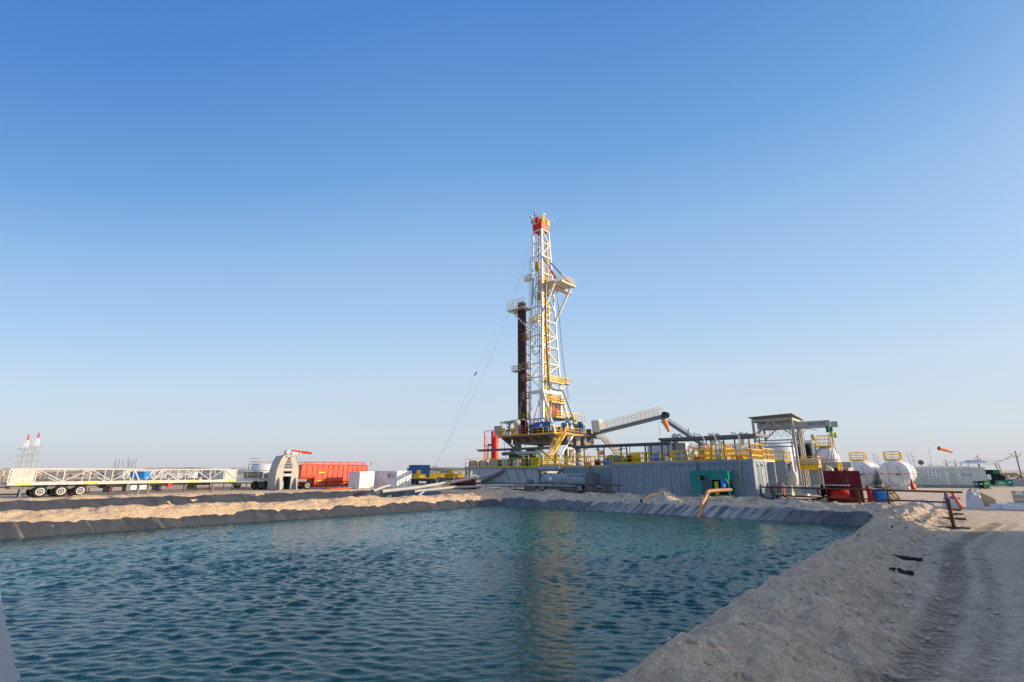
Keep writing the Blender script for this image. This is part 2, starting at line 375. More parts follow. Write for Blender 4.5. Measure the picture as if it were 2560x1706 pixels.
def sand_material():
    m = bpy.data.materials.new('desert_sand'); m.use_nodes = True; t = m.node_tree; b = t.nodes['Principled BSDF']
    N = t.nodes.new; Lk = t.links.new
    b.inputs['Roughness'].default_value = .95; b.inputs['Specular IOR Level'].default_value = .15
    tcn = N('ShaderNodeTexCoord')
    def noise(scale, det=8, ro=.6):
        n = N('ShaderNodeTexNoise'); n.inputs['Scale'].default_value = scale; n.inputs['Detail'].default_value = det
        n.inputs['Roughness'].default_value = ro; Lk(tcn.outputs['Object'], n.inputs['Vector']); return n.outputs['Fac']
    def ramp(src, a, ca, b_, cb):
        r = N('ShaderNodeValToRGB'); r.color_ramp.elements[0].position = a; r.color_ramp.elements[1].position = b_
        r.color_ramp.elements[0].color = (*ca, 1); r.color_ramp.elements[1].color = (*cb, 1); Lk(src, r.inputs[0]); return r.outputs[0]
    def mix(f, a, b_):
        x = N('ShaderNodeMix'); x.data_type = 'RGBA'
        if isinstance(f, float): x.inputs[0].default_value = f
        else: Lk(f, x.inputs[0])
        for s_, i in ((a, 6), (b_, 7)):
            if isinstance(s_, tuple): x.inputs[i].default_value = (*s_, 1)
            else: Lk(s_, x.inputs[i])
        return x.outputs[2]
    at = N('ShaderNodeAttribute'); at.attribute_name = 'zone'
    sepc = N('ShaderNodeSeparateColor'); Lk(at.outputs['Color'], sepc.inputs[0])
    pad = ramp(noise(.35), .35, (.61, .50, .385), .68, (.75, .62, .485))
    pad = mix(ramp(noise(1.7), .5, (0, 0, 0), .62, (1, 1, 1)), pad, (.55, .45, .34))
    gold = ramp(noise(.8), .35, (.66, .47, .29), .7, (.80, .59, .38))
    c = mix(sepc.outputs[0], pad, gold)
    peb = ramp(noise(14, 3), .60, (0, 0, 0), .66, (.5, .5, .5)); c = mix(peb, c, (.62, .53, .43))
    dk = ramp(noise(22, 4), .60, (0, 0, 0), .68, (.6, .6, .6)); c = mix(dk, c, (.25, .185, .13))
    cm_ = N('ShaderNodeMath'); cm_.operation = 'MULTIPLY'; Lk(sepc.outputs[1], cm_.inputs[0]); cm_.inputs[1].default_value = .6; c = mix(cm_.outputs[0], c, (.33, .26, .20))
    soil = ramp(noise(3.1), .35, (.68, .51, .34), .65, (.82, .63, .45)); bm_ = N('ShaderNodeMath'); bm_.operation = 'MULTIPLY'; bm_.inputs[1].default_value = .8; Lk(sepc.outputs[2], bm_.inputs[0])
    c = mix(bm_.outputs[0], c, soil); c = mix(dk, c, (.27, .21, .155)) if False else c
    # relief: lumps, grains and the cleats of the tyre track
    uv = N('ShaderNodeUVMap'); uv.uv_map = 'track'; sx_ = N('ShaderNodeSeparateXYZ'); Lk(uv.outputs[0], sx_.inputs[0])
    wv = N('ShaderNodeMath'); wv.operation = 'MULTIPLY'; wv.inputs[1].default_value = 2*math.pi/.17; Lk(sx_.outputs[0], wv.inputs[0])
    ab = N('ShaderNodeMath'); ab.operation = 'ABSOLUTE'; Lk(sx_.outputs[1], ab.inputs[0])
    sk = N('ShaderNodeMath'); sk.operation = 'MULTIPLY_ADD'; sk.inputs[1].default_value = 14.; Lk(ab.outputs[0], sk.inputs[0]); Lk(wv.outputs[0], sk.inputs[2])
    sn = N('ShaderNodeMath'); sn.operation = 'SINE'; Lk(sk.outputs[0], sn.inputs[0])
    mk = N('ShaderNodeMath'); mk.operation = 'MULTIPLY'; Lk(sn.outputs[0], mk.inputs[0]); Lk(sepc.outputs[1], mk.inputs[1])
    # cleat shading painted into the pressed soil's colour as dark bands
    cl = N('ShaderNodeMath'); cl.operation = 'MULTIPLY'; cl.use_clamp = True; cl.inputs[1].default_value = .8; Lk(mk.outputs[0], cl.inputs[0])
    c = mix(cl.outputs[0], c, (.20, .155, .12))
    g1 = ramp(noise(38, 3, .7), .42, (.80, .80, .80), .6, (1.1, 1.1, 1.1)); g2 = ramp(noise(6.5, 7, .75), .38, (.74, .74, .75), .62, (1.1, 1.1, 1.1))
    for g_ in (g1, g2):
        x = N('ShaderNodeMix'); x.data_type = 'RGBA'; x.blend_type = 'MULTIPLY'; x.inputs[0].default_value = 1; Lk(c, x.inputs[6]); Lk(g_, x.inputs[7]); c = x.outputs[2]
    Lk(c, b.inputs['Base Color'])
    def sm(a, k, b_):
        x = N('ShaderNodeMath'); x.operation = 'MULTIPLY_ADD'; Lk(a, x.inputs[0]); x.inputs[1].default_value = k
        if b_ is None: x.inputs[2].default_value = 0
        else: Lk(b_, x.inputs[2])
        return x.outputs[0]
    h = sm(noise(2.2), .16, None); h = sm(noise(9, 8, .65), .09, h); h = sm(noise(30, 6, .7), .035, h); h = sm(mk.outputs[0], .06, h)
    bp = N('ShaderNodeBump'); bp.inputs['Strength'].default_value = .9; bp.inputs['Distance'].default_value = 1.0
    Lk(h, bp.inputs['Height']); Lk(bp.outputs[0], b.inputs['Normal'])
    return m
SAND = sand_material()
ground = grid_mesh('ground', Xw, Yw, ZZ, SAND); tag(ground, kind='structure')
me = ground.data
ca = me.color_attributes.new('zone', 'FLOAT_COLOR', 'POINT')
gold = np.clip((TT-37.5)/2, 0, 1)*np.clip((41.5-SS)/3, 0, 1)*np.clip((63-TT)/2, 0, 1)
gold = np.maximum(gold, .55*np.clip((TT-45)/10, 0, 1)*np.clip((38-SS)/10, 0, 1)+.35*np.clip((np.hypot(SS, TT)-90)/60, 0, 1))
gold = np.clip(gold+.25*fbm(SS*.4, TT*.4, 3, 55)*(gold > .05), 0, 1)
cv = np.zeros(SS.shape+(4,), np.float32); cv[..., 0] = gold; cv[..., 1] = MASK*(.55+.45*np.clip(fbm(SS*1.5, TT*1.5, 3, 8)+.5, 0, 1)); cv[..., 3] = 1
D4 = trb(SS)-TT
cv[..., 2] = np.clip(np.exp(-((D4-2.9)/1.35)**4)*(.75+.5*fbm(SS*.7, TT*.7, 3, 99)), 0, 1)*np.clip((46-SS)/5, 0, 1)
ca.data.foreach_set('color', cv.reshape(-1))
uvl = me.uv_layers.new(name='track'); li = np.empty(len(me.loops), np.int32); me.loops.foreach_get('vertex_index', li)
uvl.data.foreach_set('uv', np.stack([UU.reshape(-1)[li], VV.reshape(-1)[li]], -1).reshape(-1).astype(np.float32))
# ---------------------------------------------------------------- water
def water_material():
    m = bpy.data.materials.new('pit_water'); m.use_nodes = True; t = m.node_tree; b = t.nodes['Principled BSDF']; N = t.nodes.new; Lk = t.links.new
    b.inputs['Base Color'].default_value = (.004, .060, .070, 1); b.inputs['Roughness'].default_value = .06; b.inputs['IOR'].default_value = 1.33; b.inputs['Specular IOR Level'].default_value = .38
    tcn = N('ShaderNodeTexCoord'); mp = N('ShaderNodeMapping'); mp.inputs['Rotation'].default_value = (0, 0, R(-12)); mp.inputs['Scale'].default_value = (.55, 1, 1)
    Lk(tcn.outputs['Object'], mp.inputs[0])
    n1 = N('ShaderNodeTexNoise'); n1.inputs['Scale'].default_value = 5; n1.inputs['Detail'].default_value = 5; Lk(mp.outputs[0], n1.inputs['Vector'])
    bp = N('ShaderNodeBump'); bp.inputs['Strength'].default_value = .5; bp.inputs['Distance'].default_value = .05
    Lk(n1.outputs['Fac'], bp.inputs['Height']); Lk(bp.outputs[0], b.inputs['Normal'])
    n2 = N('ShaderNodeTexNoise'); n2.inputs['Scale'].default_value = .12; Lk(tcn.outputs['Object'], n2.inputs['Vector'])
    r = N('ShaderNodeValToRGB'); r.color_ramp.elements[0].position = .35; r.color_ramp.elements[1].position = .7
    r.color_ramp.elements[0].color = (.003, .056, .050, 1); r.color_ramp.elements[1].color = (.005, .074, .062, 1)
    Lk(n2.outputs['Fac'], r.inputs[0]); Lk(r.outputs[0], b.inputs['Base Color'])
    return m
wx = np.arange(0.2, 44.0, .062); wt = np.arange(3.6, 41.2, .062); WS, WT = np.meshgrid(wx, wt)
WX = WS*math.cos(TH)-WT*math.sin(TH); WY = WS*math.sin(TH)+WT*math.cos(TH)
rng = np.random.RandomState(3); Wz = np.zeros_like(WX)
for i in range(60):
    lam = .155*(3.2**rng.rand()); k = 2*math.pi/lam; ang = R(-100)+rng.normal(0, .40); amp = .0058*lam
    Wz += amp*2.2*(np.exp(1.15*(np.sin(k*(WX*math.cos(ang)+WY*math.sin(ang))+rng.rand()*6.28)-1))-.42)
gust = np.clip(1+.95*fbm(WX*.10, WY*.10, 3, 91), .25, 1.8)*np.clip(.45+(42-WS)/9, .3, 1); Wz *= gust*.95
Wz = Wz+np.clip(Wz, 0, 1)**2*12
water = grid_mesh('water', WX, WY, ZW+Wz, water_material()); tag(water, kind='structure')
# ---------------------------------------------------------------- pit liners
def liner_material(name, base, lo, pale_middle=False):
    m = bpy.data.materials.new(name); m.use_nodes = True; t = m.node_tree; b = t.nodes['Principled BSDF']; N = t.nodes.new; Lk = t.links.new
    b.inputs['Roughness'].default_value = .42
    tcn = N('ShaderNodeUVMap'); tcn.uv_map = 'UV'
    def nz(sc_, det=6, ms=(1, 1, 1)):
        mp = N('ShaderNodeMapping'); mp.inputs['Scale'].default_value = ms; Lk(tcn.outputs[0], mp.inputs[0])
        n = N('ShaderNodeTexNoise'); n.inputs['Scale'].default_value = sc_; n.inputs['Detail'].default_value = det; n.inputs['Distortion'].default_value = .9; Lk(mp.outputs[0], n.inputs['Vector']); return n.outputs['Fac']
    r = N('ShaderNodeValToRGB'); r.color_ramp.elements[0].position = .3; r.color_ramp.elements[1].position = .75
    r.color_ramp.elements[0].color = (*lo, 1); r.color_ramp.elements[1].color = (*base, 1); Lk(nz(1.2), r.inputs[0])
    dr = N('ShaderNodeValToRGB'); dr.color_ramp.elements[0].position = .66; dr.color_ramp.elements[1].position = .76; dr.color_ramp.elements[1].color = (.6, .6, .6, 1)
    Lk(nz(2.2, 5, (1, .10, 1)), dr.inputs[0])
    mm = N('ShaderNodeMix'); mm.data_type = 'RGBA'; mm.inputs[7].default_value = (.30, .25, .19, 1)
    Lk(dr.outputs[0], mm.inputs[0]); Lk(r.outputs[0], mm.inputs[6]); src = mm.outputs[2]
    if pale_middle:   # paler streaks in the middle of the bank, darker toward its ends
        sx_ = N('ShaderNodeSeparateXYZ'); Lk(tcn.outputs[0], sx_.inputs[0]); fr_ = N('ShaderNodeValToRGB'); dv_ = N('ShaderNodeMath'); dv_.operation = 'DIVIDE'; dv_.inputs[1].default_value = 40; Lk(sx_.outputs[0], dv_.inputs[0]); Lk(dv_.outputs[0], fr_.inputs[0])
        e = fr_.color_ramp.elements; e[0].position = .15; e[0].color = (0, 0, 0, 1); e[1].position = .95; e[1].color = (.05, .05, .05, 1)
        for p_, v_ in ((.26, .03), (.34, .75), (.45, 1), (.60, .8), (.72, .15)): q_ = e.new(p_); q_.color = (v_, v_, v_, 1)
        fm = N('ShaderNodeMath'); fm.operation = 'MULTIPLY'; rr_ = N('ShaderNodeValToRGB'); rr_.color_ramp.elements[0].position = .38; rr_.color_ramp.elements[1].position = .6; Lk(nz(3.2, 4, (1, .12, 1)), rr_.inputs[0]); Lk(rr_.outputs[0], fm.inputs[0]); Lk(fr_.outputs[0], fm.inputs[1])
        m2 = N('ShaderNodeMix'); m2.data_type = 'RGBA'; m2.inputs[7].default_value = (.42, .41, .40, 1); Lk(fm.outputs[0], m2.inputs[0]); Lk(src, m2.inputs[6]); src = m2.outputs[2]
    Lk(src, b.inputs['Base Color'])
    bp = N('ShaderNodeBump'); bp.inputs['Strength'].default_value = .8; bp.inputs['Distance'].default_value = .12
    Lk(nz(2.6, 4, (1, .16, 1)), bp.inputs['Height']); Lk(bp.outputs[0], b.inputs['Normal'])
    return m
LINER = liner_material('black_liner', (.065, .067, .072), (.03, .032, .036))
LINER_B = liner_material('blue_black_liner', (.12, .14, .165), (.025, .032, .045), True)
def liner(name, label, a0, a1, side, lo, hi, m, seed, edge=.18, wr=.05, skew=0.0):
    """strip along a bank: a = coordinate along, c = distance outward"""
    n = int(abs(a1-a0)/.12); a = np.linspace(a0, a1, n); k = np.linspace(0, 1, 14)
    AA, KK = np.meshgrid(a, k); top = hi+edge*fbm(AA*.6, AA*0, 4, seed)+.5*edge*vnoise(AA*3.2, AA*0, seed+3)
    
    if side == 'far': top = np.minimum(top, np.clip((AA-5.3)*.9, .05, 9))
    CC = lo+(top-lo)*KK
    if side == 'left': s = AA; t = tleft(s)+CC
    elif side == 'far': t = AA; s = sfar(t)+CC
    elif side == 'right': s = AA; t = trb(s)-CC
    elif side == 'near': t = AA; s = 1.15-CC
    elif side == 'second': s = AA; t = tleft(s)+19.4+CC
    elif side == 'secondend': t = AA; s = 38.4+CC
    elif side == 'secondnear': s = AA; t = 42.6-CC
    z = terrain(s, t, False)
    big = vnoise((AA+skew*CC)*1.4, CC*.3, seed+5)*(.5+1.6*np.clip(vnoise(AA*.35, AA*0, seed+15)+.3, 0, 1))+.8*vnoise((AA+skew*3*vnoise(AA*.5, AA*0, seed+2)*CC)*3.1, CC*.6, seed+7)*np.clip(vnoise(AA*.5, AA*0, seed+25)+.4, 0, 1)
    z = z+.045+wr*big*np.clip(KK*4, .2, 1)+.03*(1-KK)
    z = np.maximum(z, terrain(s, t, True)*0+z)
    x = s*math.cos(TH)-t*math.sin(TH); y = s*math.sin(TH)+t*math.cos(TH)
    o = grid_mesh(name, x, y, z, m); me = o.data
    uvl = me.uv_layers.new(name='UV'); li = np.empty(len(me.loops), np.int32); me.loops.foreach_get('vertex_index', li)
    uvl.data.foreach_set('uv', np.stack([(AA+skew*CC).reshape(-1)[li], CC.reshape(-1)[li]], -1).reshape(-1).astype(np.float32))
    return tag(o, label, 'pit liner')
liner('pit_liner', 'black plastic liner sheet below the sand berm on the left bank of the water', -2, 39.6, 'left', -.6, .7, LINER, 3, edge=.34, wr=.09, skew=.5)
liner('pit_liner', 'wrinkled blue grey liner sheet on the far bank below the grey tanks', 38.6, 5.5, 'far', -.6, .95, LINER_B, 13, skew=.8, wr=.07, edge=.5)
liner('pit_liner', 'black liner lining the dry pit between the two sand berms, left', -40, 38.6, 'second', -3.2, -.15, LINER, 23, edge=.34, wr=.12, skew=.7)
liner('pit_liner', 'dark liner fold at the closed right end of the dry second pit', 43.2, 58.0, 'secondend', -2.6, .0, LINER_B, 33, wr=.12)
liner('pit_liner', 'thin dark liner edge showing along the foot of the near sand bank', 2, 42.0, 'right', -.5, .02, LINER_B, 43, edge=.26, wr=.02)
liner('pit_liner', 'grey rounded liner sheet on the bank at the bottom left corner', 3, 27, 'near', -.6, 1.6, mat('grey_liner', (.26, .27, .29), .5, bump=.4, bscale=3), 53)
# ---------------------------------------------------------------- stones and rubble
def stones():
    mb = MB(); rs = random.Random(5); base = []
    for k in range(5):
        vs = []
        for z in (-1, -.35, .4, 1):
            rr = math.sqrt(max(.12, 1-z*z*.85))
            for i in range(6):
                t = i*math.pi/3+rs.random()*.5; q = rr*(.75+.45*rs.random()); vs.append((q*math.cos(t), q*math.sin(t), z*(.6+.2*rs.random())))
        fs = [(j*6+i, j*6+(i+1) % 6, (j+1)*6+(i+1) % 6, (j+1)*6+i) for j in range(3) for i in range(6)]+[tuple(range(5, -1, -1)), tuple(range(18, 24))]
        base.append((vs, fs))
    pts = []
    for _ in range(1500):   # near bank and road
        s = rs.uniform(2, 30)*rs.random()**.35+1.5; t = float(trb(s))-rs.uniform(.3, 6.5)*rs.random()**.5
        pts.append((s, t, rs.choice((.008, .012, .015, .02, .03))*rs.uniform(.7, 1.5)))
    for _ in range(1700):   # rubble on far bank
        t = rs.uniform(4, 43); s = sfar(t)+rs.uniform(.8, 5.5); pts.append((s, t, .03+.09*rs.random()**3))
    for _ in range(520):    # clods that rolled down the road side of the berm
        s = 2+30*rs.random()**1.3; t = float(trb(s))-rs.gauss(3.7, .75); pts.append((s, t, .02+.055*rs.random()**2.5))
    for _ in range(500):
        s = rs.uniform(-2, 40); t = 38.5+rs.uniform(1, 4); pts.append((s, t, .015+.045*rs.random()**3))
    for hs, ht, hh, hr in HEAPS:
        for _ in range(60):
            a = rs.random()*6.28; q = hr*rs.random(); pts.append((hs+q*math.cos(a), ht+q*math.sin(a), .03+.10*rs.random()**2))
    z = terrain(np.array([p[0] for p in pts]), np.array([p[1] for p in pts]))
    for (s, t, r), zz in zip(pts, z):
        vs, fs = rs.choice(base); c = S(s, t, zz+r*.15); a = rs.random()*6.28; ca_, sa_ = math.cos(a)*r, math.sin(a)*r
        mb.add([(c.x+v[0]*ca_-v[1]*sa_, c.y+v[0]*sa_+v[1]*ca_, c.z+v[2]*r) for v in vs], fs)
    o = mb.build('gravel', mat('stone', (.50, .42, .34), .9, var=.35, scale=3, spec=.2)); tag(o, kind='stuff'); tag(o, 'loose stones and rubble scattered over the sand banks', 'gravel')
stones()
# ================================================================ SHARED BUILDERS
def container(name, label, cat, loc, L, W, Ht, m, rot=TH, doors='end', frame=None, z0=.12, group=None):
    """box container; local x = short side (E1), local y = long side (E2); origin = near corner"""
    t = thing(name, label, cat, loc, rot, group); frame = frame or m
    b = MB(); b.corr(.08, W-.08, z0+.12, Ht-.1, .06, axis='x', sign=-1) if doors != 'end' else b.box((W/2, .04, (z0+Ht)/2), (W-.16, .03, Ht-z0-.2))
    b.corr(.08, W-.08, z0+.12, Ht-.1, L-.06, axis='x', sign=1)
    b.corr(.08, L-.08, z0+.12, Ht-.1, .06, axis='y', sign=-1); b.corr(.08, L-.08, z0+.12, Ht-.1, W-.06, axis='y', sign=1)
    b.bx(.05, W-.05, .05, L-.05, Ht-.06, Ht-.02); b.bx(.05, W-.05, .05, L-.05, z0, z0+.1)
    b.build('wall', m, t)
    f = MB()
    for x in (0, W-.1):
        for y in (0, L-.1): f.bx(x, x+.1, y, y+.1, z0, Ht)
    for z in (z0, Ht-.12):
        for y in (.003, L-.083): f.bx(.1, W-.1, y, y+.08, z, z+.12)
        for x in (.003, W-.083): f.bx(x, x+.08, .1, L-.1, z, z+.12)
    f.build('frame', frame, t)
    if doors == 'end':
        for i, x in enumerate((.12, W/2+.01)):
            d = MB(); wd = W/2-.13; d.bx(x, x+wd, -.02, .03, z0+.15, Ht-.14); o = d.build('door', m, t)
            hb = MB()
            for q in (.3, .7): hb.tube((x+wd*q, -.045, z0+.2), (x+wd*q, -.045, Ht-.2), .018)
            hb.build('lock_bar', GREYL, o)
    return t
def wheel(mbt, mbr, c, r, w, ax='x'):
    axis = {'x': 'X', 'y': 'Y'}[ax]
    mbt.lathe([(r*.62, -w/2), (r*.93, -w/2), (r, -w*.3), (r, w*.3), (r*.93, w/2), (r*.62, w/2)], c, axis, 22)
    for sg in (-1, 1):
        mbr.lathe([(r*.62, sg*w*.42), (r*.62, sg*(w/2+.012)), (r*.50, sg*(w/2+.016)), (r*.45, sg*w*.2)], c, axis, 20)
        mbr.lathe([(r*.30, sg*w*.2), (r*.30, sg*w*.5), (r*.22, sg*w*.55), (r*.22, sg*w*.2)], c, axis, 16)
def add_wheel(parent, c, r, w, ax='x', rim=ALU):
    tm_ = MB(); rm_ = MB(); wheel(tm_, rm_, (0, 0, 0), r, w, ax); o = tm_.build('wheel', BLACK, parent); o.location = c
    rm_.build('rim', rim, o)
    hb = MB(); axis = {'x': 'X', 'y': 'Y'}[ax]; hb.lathe([(.01, -w*.3), (r*.47, -w*.3), (r*.47, w*.3), (.01, w*.3)], (0, 0, 0), axis, 16); hb.lathe([(.01, -w*.58), (r*.12, -w*.56), (r*.12, w*.56), (.01, w*.58)], (0, 0, 0), axis, 10)
    hb.build('hub', STEEL, o); return o
def stair(t, a, b, w, ym, sm, side, rails=True, step=.28):
    """flight from a (top) to b (bottom), local coords; side = horizontal unit vector across"""
    a = Vector(a); b = Vector(b); side = Vector(side); st = MB()
    for k in (0, w): st.bar(a+side*k, b+side*k, .08, .25)
    st.build('stringer', sm, t)
    tr = MB(); n = int((a-b).length/(step*1.25)); d = (b-a); hd = Vector((d.x, d.y, 0)).normalized()
    for i in range(n+1):
        p = a+d*(i/n); tr.bar(p+side*.06, p+side*(w-.06), .26, .04)
    tr.build('tread', sm, t)
    if rails:
        for k in (0, w):
            r = MB(); n2 = max(3, int((a-b).length/1.3))
            for i in range(n2+1):
                p = a+d*(i/n2)+side*k; r.bar(p, p+UP*1.05, .055)
            for hh in (.55, 1.05): r.bar(a+side*k+UP*hh, b+side*k+UP*hh, .06)
            r.build('handrail', ym, t)
def lattice_face(mb, A0, B0, A1, B1, n, w, alt=0, girt=True, zs=None):
    fr = zs or [i/n for i in range(n+1)]
    for i in range(len(fr)-1):
        a0 = A0.lerp(A1, fr[i]); b0 = B0.lerp(B1, fr[i]); a1 = A0.lerp(A1, fr[i+1]); b1 = B0.lerp(B1, fr[i+1])
        if girt: mb.bar(a0, b0, w)
        if (i+alt) % 2: mb.bar(a0, b1, w*.8)
        else: mb.bar(b0, a1, w*.8)
    if girt: mb.bar(A1, B1, w)
# ================================================================ DRILLING RIG
C0 = A(1386, 88, 9.05)
rig = Vector((C0.x, C0.y, 0))
FU, FV, FZ = 13.5, 14.5, 9.05
sub = thing('rig_substructure', 'tall grey rig base carrying the drill floor with yellow handrails', 'rig base', rig)
b = MB(); b.bx(0, FU, 0, FV, 8.78, 9.05); b.build('drill_floor', SUBG, sub)
b = MB(); b.bx(-.03, -.002, -.02, FV, 8.95, 9.14); b.bx(-.02, FU, -.03, -.002, 8.95, 9.14); b.build('edge_strip', YEL, sub)
b = MB(); b.rail([(.06, FV-.1, 9.05), (.06, .06, 9.05)], 1.15, 1.25, .033); b.build('handrail', YEL, sub)
b = MB(); b.rail([(.06, .06, 9.05), (1.9, .06, 9.05)], 1.15, .9, .036); b.rail([(3.2, .06, 9.05), (FU-.1, .06, 9.05), (FU-.1, FV-.1, 9.05), (.06, FV-.1, 9.05)], 1.15, 1.0, .036); b.build('handrail', YEL, sub)
b = MB()   # cantilever brackets under the left side
for y in (1.5, 3.9, 6.2, 8.6, 11.0, 13.2):
    b.prism([(0.15, y, 8.76), (2.9, y, 8.76), (2.9, y, 7.7), (2.5, y, 7.75), (.15, y, 8.5)], (0, .16, 0))
b.build('bracket', SUBG, sub)
b = MB()
for x in (2.9, 10.6): b.bx(x, x+.5, 1.8, 12.8, 7.5, 8.76)
for y in (1.4, 5.2, 8.8, 12.4): b.bx(2.9, 11.1, y, y+.45, 7.6, 8.74)
for x in (4.5, 6.5, 8.5): b.bx(x, x+.25, .3, 14, 8.2, 8.77)
b.bx(4.2, 5.9, .25, 1.2, 7.2, 8.77); b.bx(7.0, 8.3, .25, 1.1, 7.0, 8.77); b.bx(9.4, 12.9, .3, 1.3, 7.6, 8.77)
b.bx(10.4, 13.0, .3, 5, 7.1, 8.77)
b.build('girder', SUBG, sub)
for (x, y) in ((3.0, 2.0), (10.2, 2.0), (3.0, 11.6), (10.2, 11.6)):
    b = MB(); b.bx(x, x+.7, y, y+.7, .9, 7.6); b.bx(x-.2, x+.9, y-.15, y+.85, 6.7, 7.48); b.build('leg', SUBG, sub)
b = MB()
for y in (2.2, 11.8):
    b.bar((3.5, y, 1.1), (10.6, y, 6.4), .35); b.bar((10.6, y, 1.3), (7, y, 3.7), .3)
for x in (3.4, 10.6):
    b.bar((x, 2.4, 1.1), (x, 11.8, 6.4), .35); b.bar((x, 11.8, 1.1), (x, 7, 3.8), .3)
    b.bar((x, 2.4, 6.2), (x, 4.8, 8.0), .4)
b.bar((3.2, 12.5, 6.6), (1.4, 14.2, 8.7), .4); b.bar((11, 1.5, 6.3), (13, .5, 7.6), .3)
b.build('brace', STEEL, sub)
b = MB()
for y in (1.4, 11.4): b.bx(1.5, 12.4, y, y+1.4, 0, .95)
for x in (2.6, 9.8): b.bx(x, x+1.3, 2.8, 11.4, .02, .93)
b.build('base_beam', GREYL, sub)
MB().bx(3.2, 6.1, 13.0, 13.9, 3.2, 6.4).build('dark_cabinet', STEEL, sub); MB().bx(8.3, 9.6, 2.8, 4.2, 4.0, 6.6).build('dark_cabinet', STEEL, sub)
b = MB(); b.lathe([(.1, 3.1), (1.0, 3.3), (1.25, 4.0), (1.25, 4.7), (1.0, 5.5), (.35, 5.9), (.35, 6.7)], (9.4, 3.6, 0), 'Z', 20); b.build('blowout_preventer', CREAM, sub)
b = MB()
for z in (2.1, 2.9): b.box((7.9, 4.4, z), (2.6, .7, .55)); b.lathe([(.3, -1.8), (.42, -1.5), (.42, 1.5), (.3, 1.8)], (7.2, 4.2, z), 'X', 12)
b.build('ram_body', MAROON, sub)
b = MB(); b.bx(8.2, 11.8, 1.0, 3.2, 4.5, 4.62); b.rail([(8.2, 1.0, 4.62), (11.8, 1.0, 4.62), (11.8, 3.2, 4.62)], 1.0, 1.1, .04); b.build('work_platform', YEL, sub)
b = MB()   # white A-frame column by the front stair
for x0 in (2.6, 4.5): b.bar((x0, -.9, .6), (x0, -.9, 6.3), .28)
b.bar((2.6, -.9, 3.6), (4.5, -.9, 3.6), .22); b.bar((2.6, -.9, 3.6), (4.5, -.9, 6.2), .18); b.bar((2.6, -.9, 3.4), (4.5, -.9, .8), .18); b.bar((2.4, -.9, 6.3), (4.7, -.9, 6.3), .25)
b.build('support_frame', CREAM, sub)
b = MB()
for i in range(12): b.bar((9.0, -.25, 5.1+i*.3), (9.6, -.25, 5.1+i*.3), .05)
for x in (9.0, 9.6): b.bar((x, -.25, 4.7), (x, -.25, 8.7), .06)
b.build('ladder', GREYL, sub)
b = MB()
for k, (y0, sag, z1) in enumerate(((13.9, 1.2, 3.0), (11.8, .6, 2.2), (9.5, .9, 4.0), (6.4, .3, 2.5))):
    b.path([(-.15, y0, 8.7), (-.25-sag*.3, y0+.3, 7.2), (-.2, y0+.1*sag, 5.5), (-.1, y0-.1, z1)], .045)
b.build('hanging_cable', BLACK, sub)
# front stair (yellow), right stair (grey)
st = thing('rig_stairway', 'yellow railed stairway climbing the front of the rig base', 'stairway', rig)
stair(st, (1.95, -1.2, 9.0), (-6.6, -1.2, .55), 1.1, YEL, YEL, (0, 1, 0))
b = MB(); b.bx(1.9, 3.2, -1.25, -.03, 8.9, 9.0); b.rail([(3.2, -.1, 9.0), (3.2, -1.2, 9.0), (1.95, -1.2, 9.0)], 1.1, 1, .035); b.build('landing', YEL, st)
o = MB().tube((3.0, -1.9, 8.6), (-5.6, -1.9, .4), .12, 12).build('silver_standpipe', CHROME); o.location = rig; o.rotation_euler = (0, 0, TH); tag(o, 'silver pipe leaning beside the yellow rig stairway', 'pipe')
st = thing('rig_stairway', 'grey stairway with thin rails descending behind the rig, right side', 'stairway', rig)
stair(st, (FU+.2, -.8, 8.7), (FU+.2, -9.3, .4), 1.2, mat('pale_yellow', (.72, .50, .10)), GREYL, (1, 0, 0))
b = MB(); b.bx(FU-.0, FU+1.5, -.8, .6, 8.6, 8.72); b.build('landing', GREYL, st)
# mast
MU, MV = 3.0, 5.0
mast = thing('drilling_mast', 'tall white lattice drilling mast rising from the rig floor under a red crown', 'drilling mast', rig+E1*MU+E2*MV)
ZK, ZT = 17.7, 53.0
def leg(i, z):
    k = (z-ZK)/(ZT-ZK)
    x = (1.05*k, 5.8-2.3*k)[1 if i in (1, 2) else 0]; y = (.45*k, 3.2-.45*k)[1 if i in (2, 3) else 0]
    return Vector((x, y, z))
for i in range(4):
    b = MB(); b.bar(leg(i, 16.9), leg(i, ZT), .40 if i == 0 else .27); b.build('leg', WHITE, mast)
pys = [978, 942, 906, 863, 835, 798, 762, 727, 679, 635, 601, 569]
zs = [ZP(p_, 94) for p_ in pys]; fr = [(z-ZK)/(ZT-ZK) for z in zs]; fr[0] = max(0, fr[0]); fr[-1] = 1
for j, (i, k) in enumerate(((0, 1), (0, 3), (3, 2), (1, 2))):
    b = MB(); lattice_face(b, leg(i, ZK), leg(k, ZK), leg(i, ZT), leg(k, ZT), 0, (.21, .17, .12, .12)[j], j % 2, zs=fr); b.build('bracing', WHITE, mast)
b = MB()   # lower A legs
for x in (0, 5.6):
    b.bar((x, 0, ZK), (x-.3, -3.1, 9.05), .38); b.bar((x, 3.2, ZK-.2), (x, 3.3, 9.05), .36)
    b.bar((x, .1, ZK-.4), (x, 2.9, 10.6), .25)
    b.bar((x, 0, ZK-.4), (x, 0, 12.2), .5)
    b.bar((x, -1.2, 12.2), (x, 3.3, 12.2), .24)
b.bar((0, 0, ZK-.3), (5.8, 0, ZK-.3), .5); b.bar((0, 0, ZK-.3), (0, 3.2, ZK-.3), .55); b.bar((0, 3.2, 12.2), (5.6, 3.2, 12.2), .2); b.bar((5.6, 0, 12.2), (0, 0, 12.2), .2)
b.build('foot_frame', WHITE, mast)
b = MB()
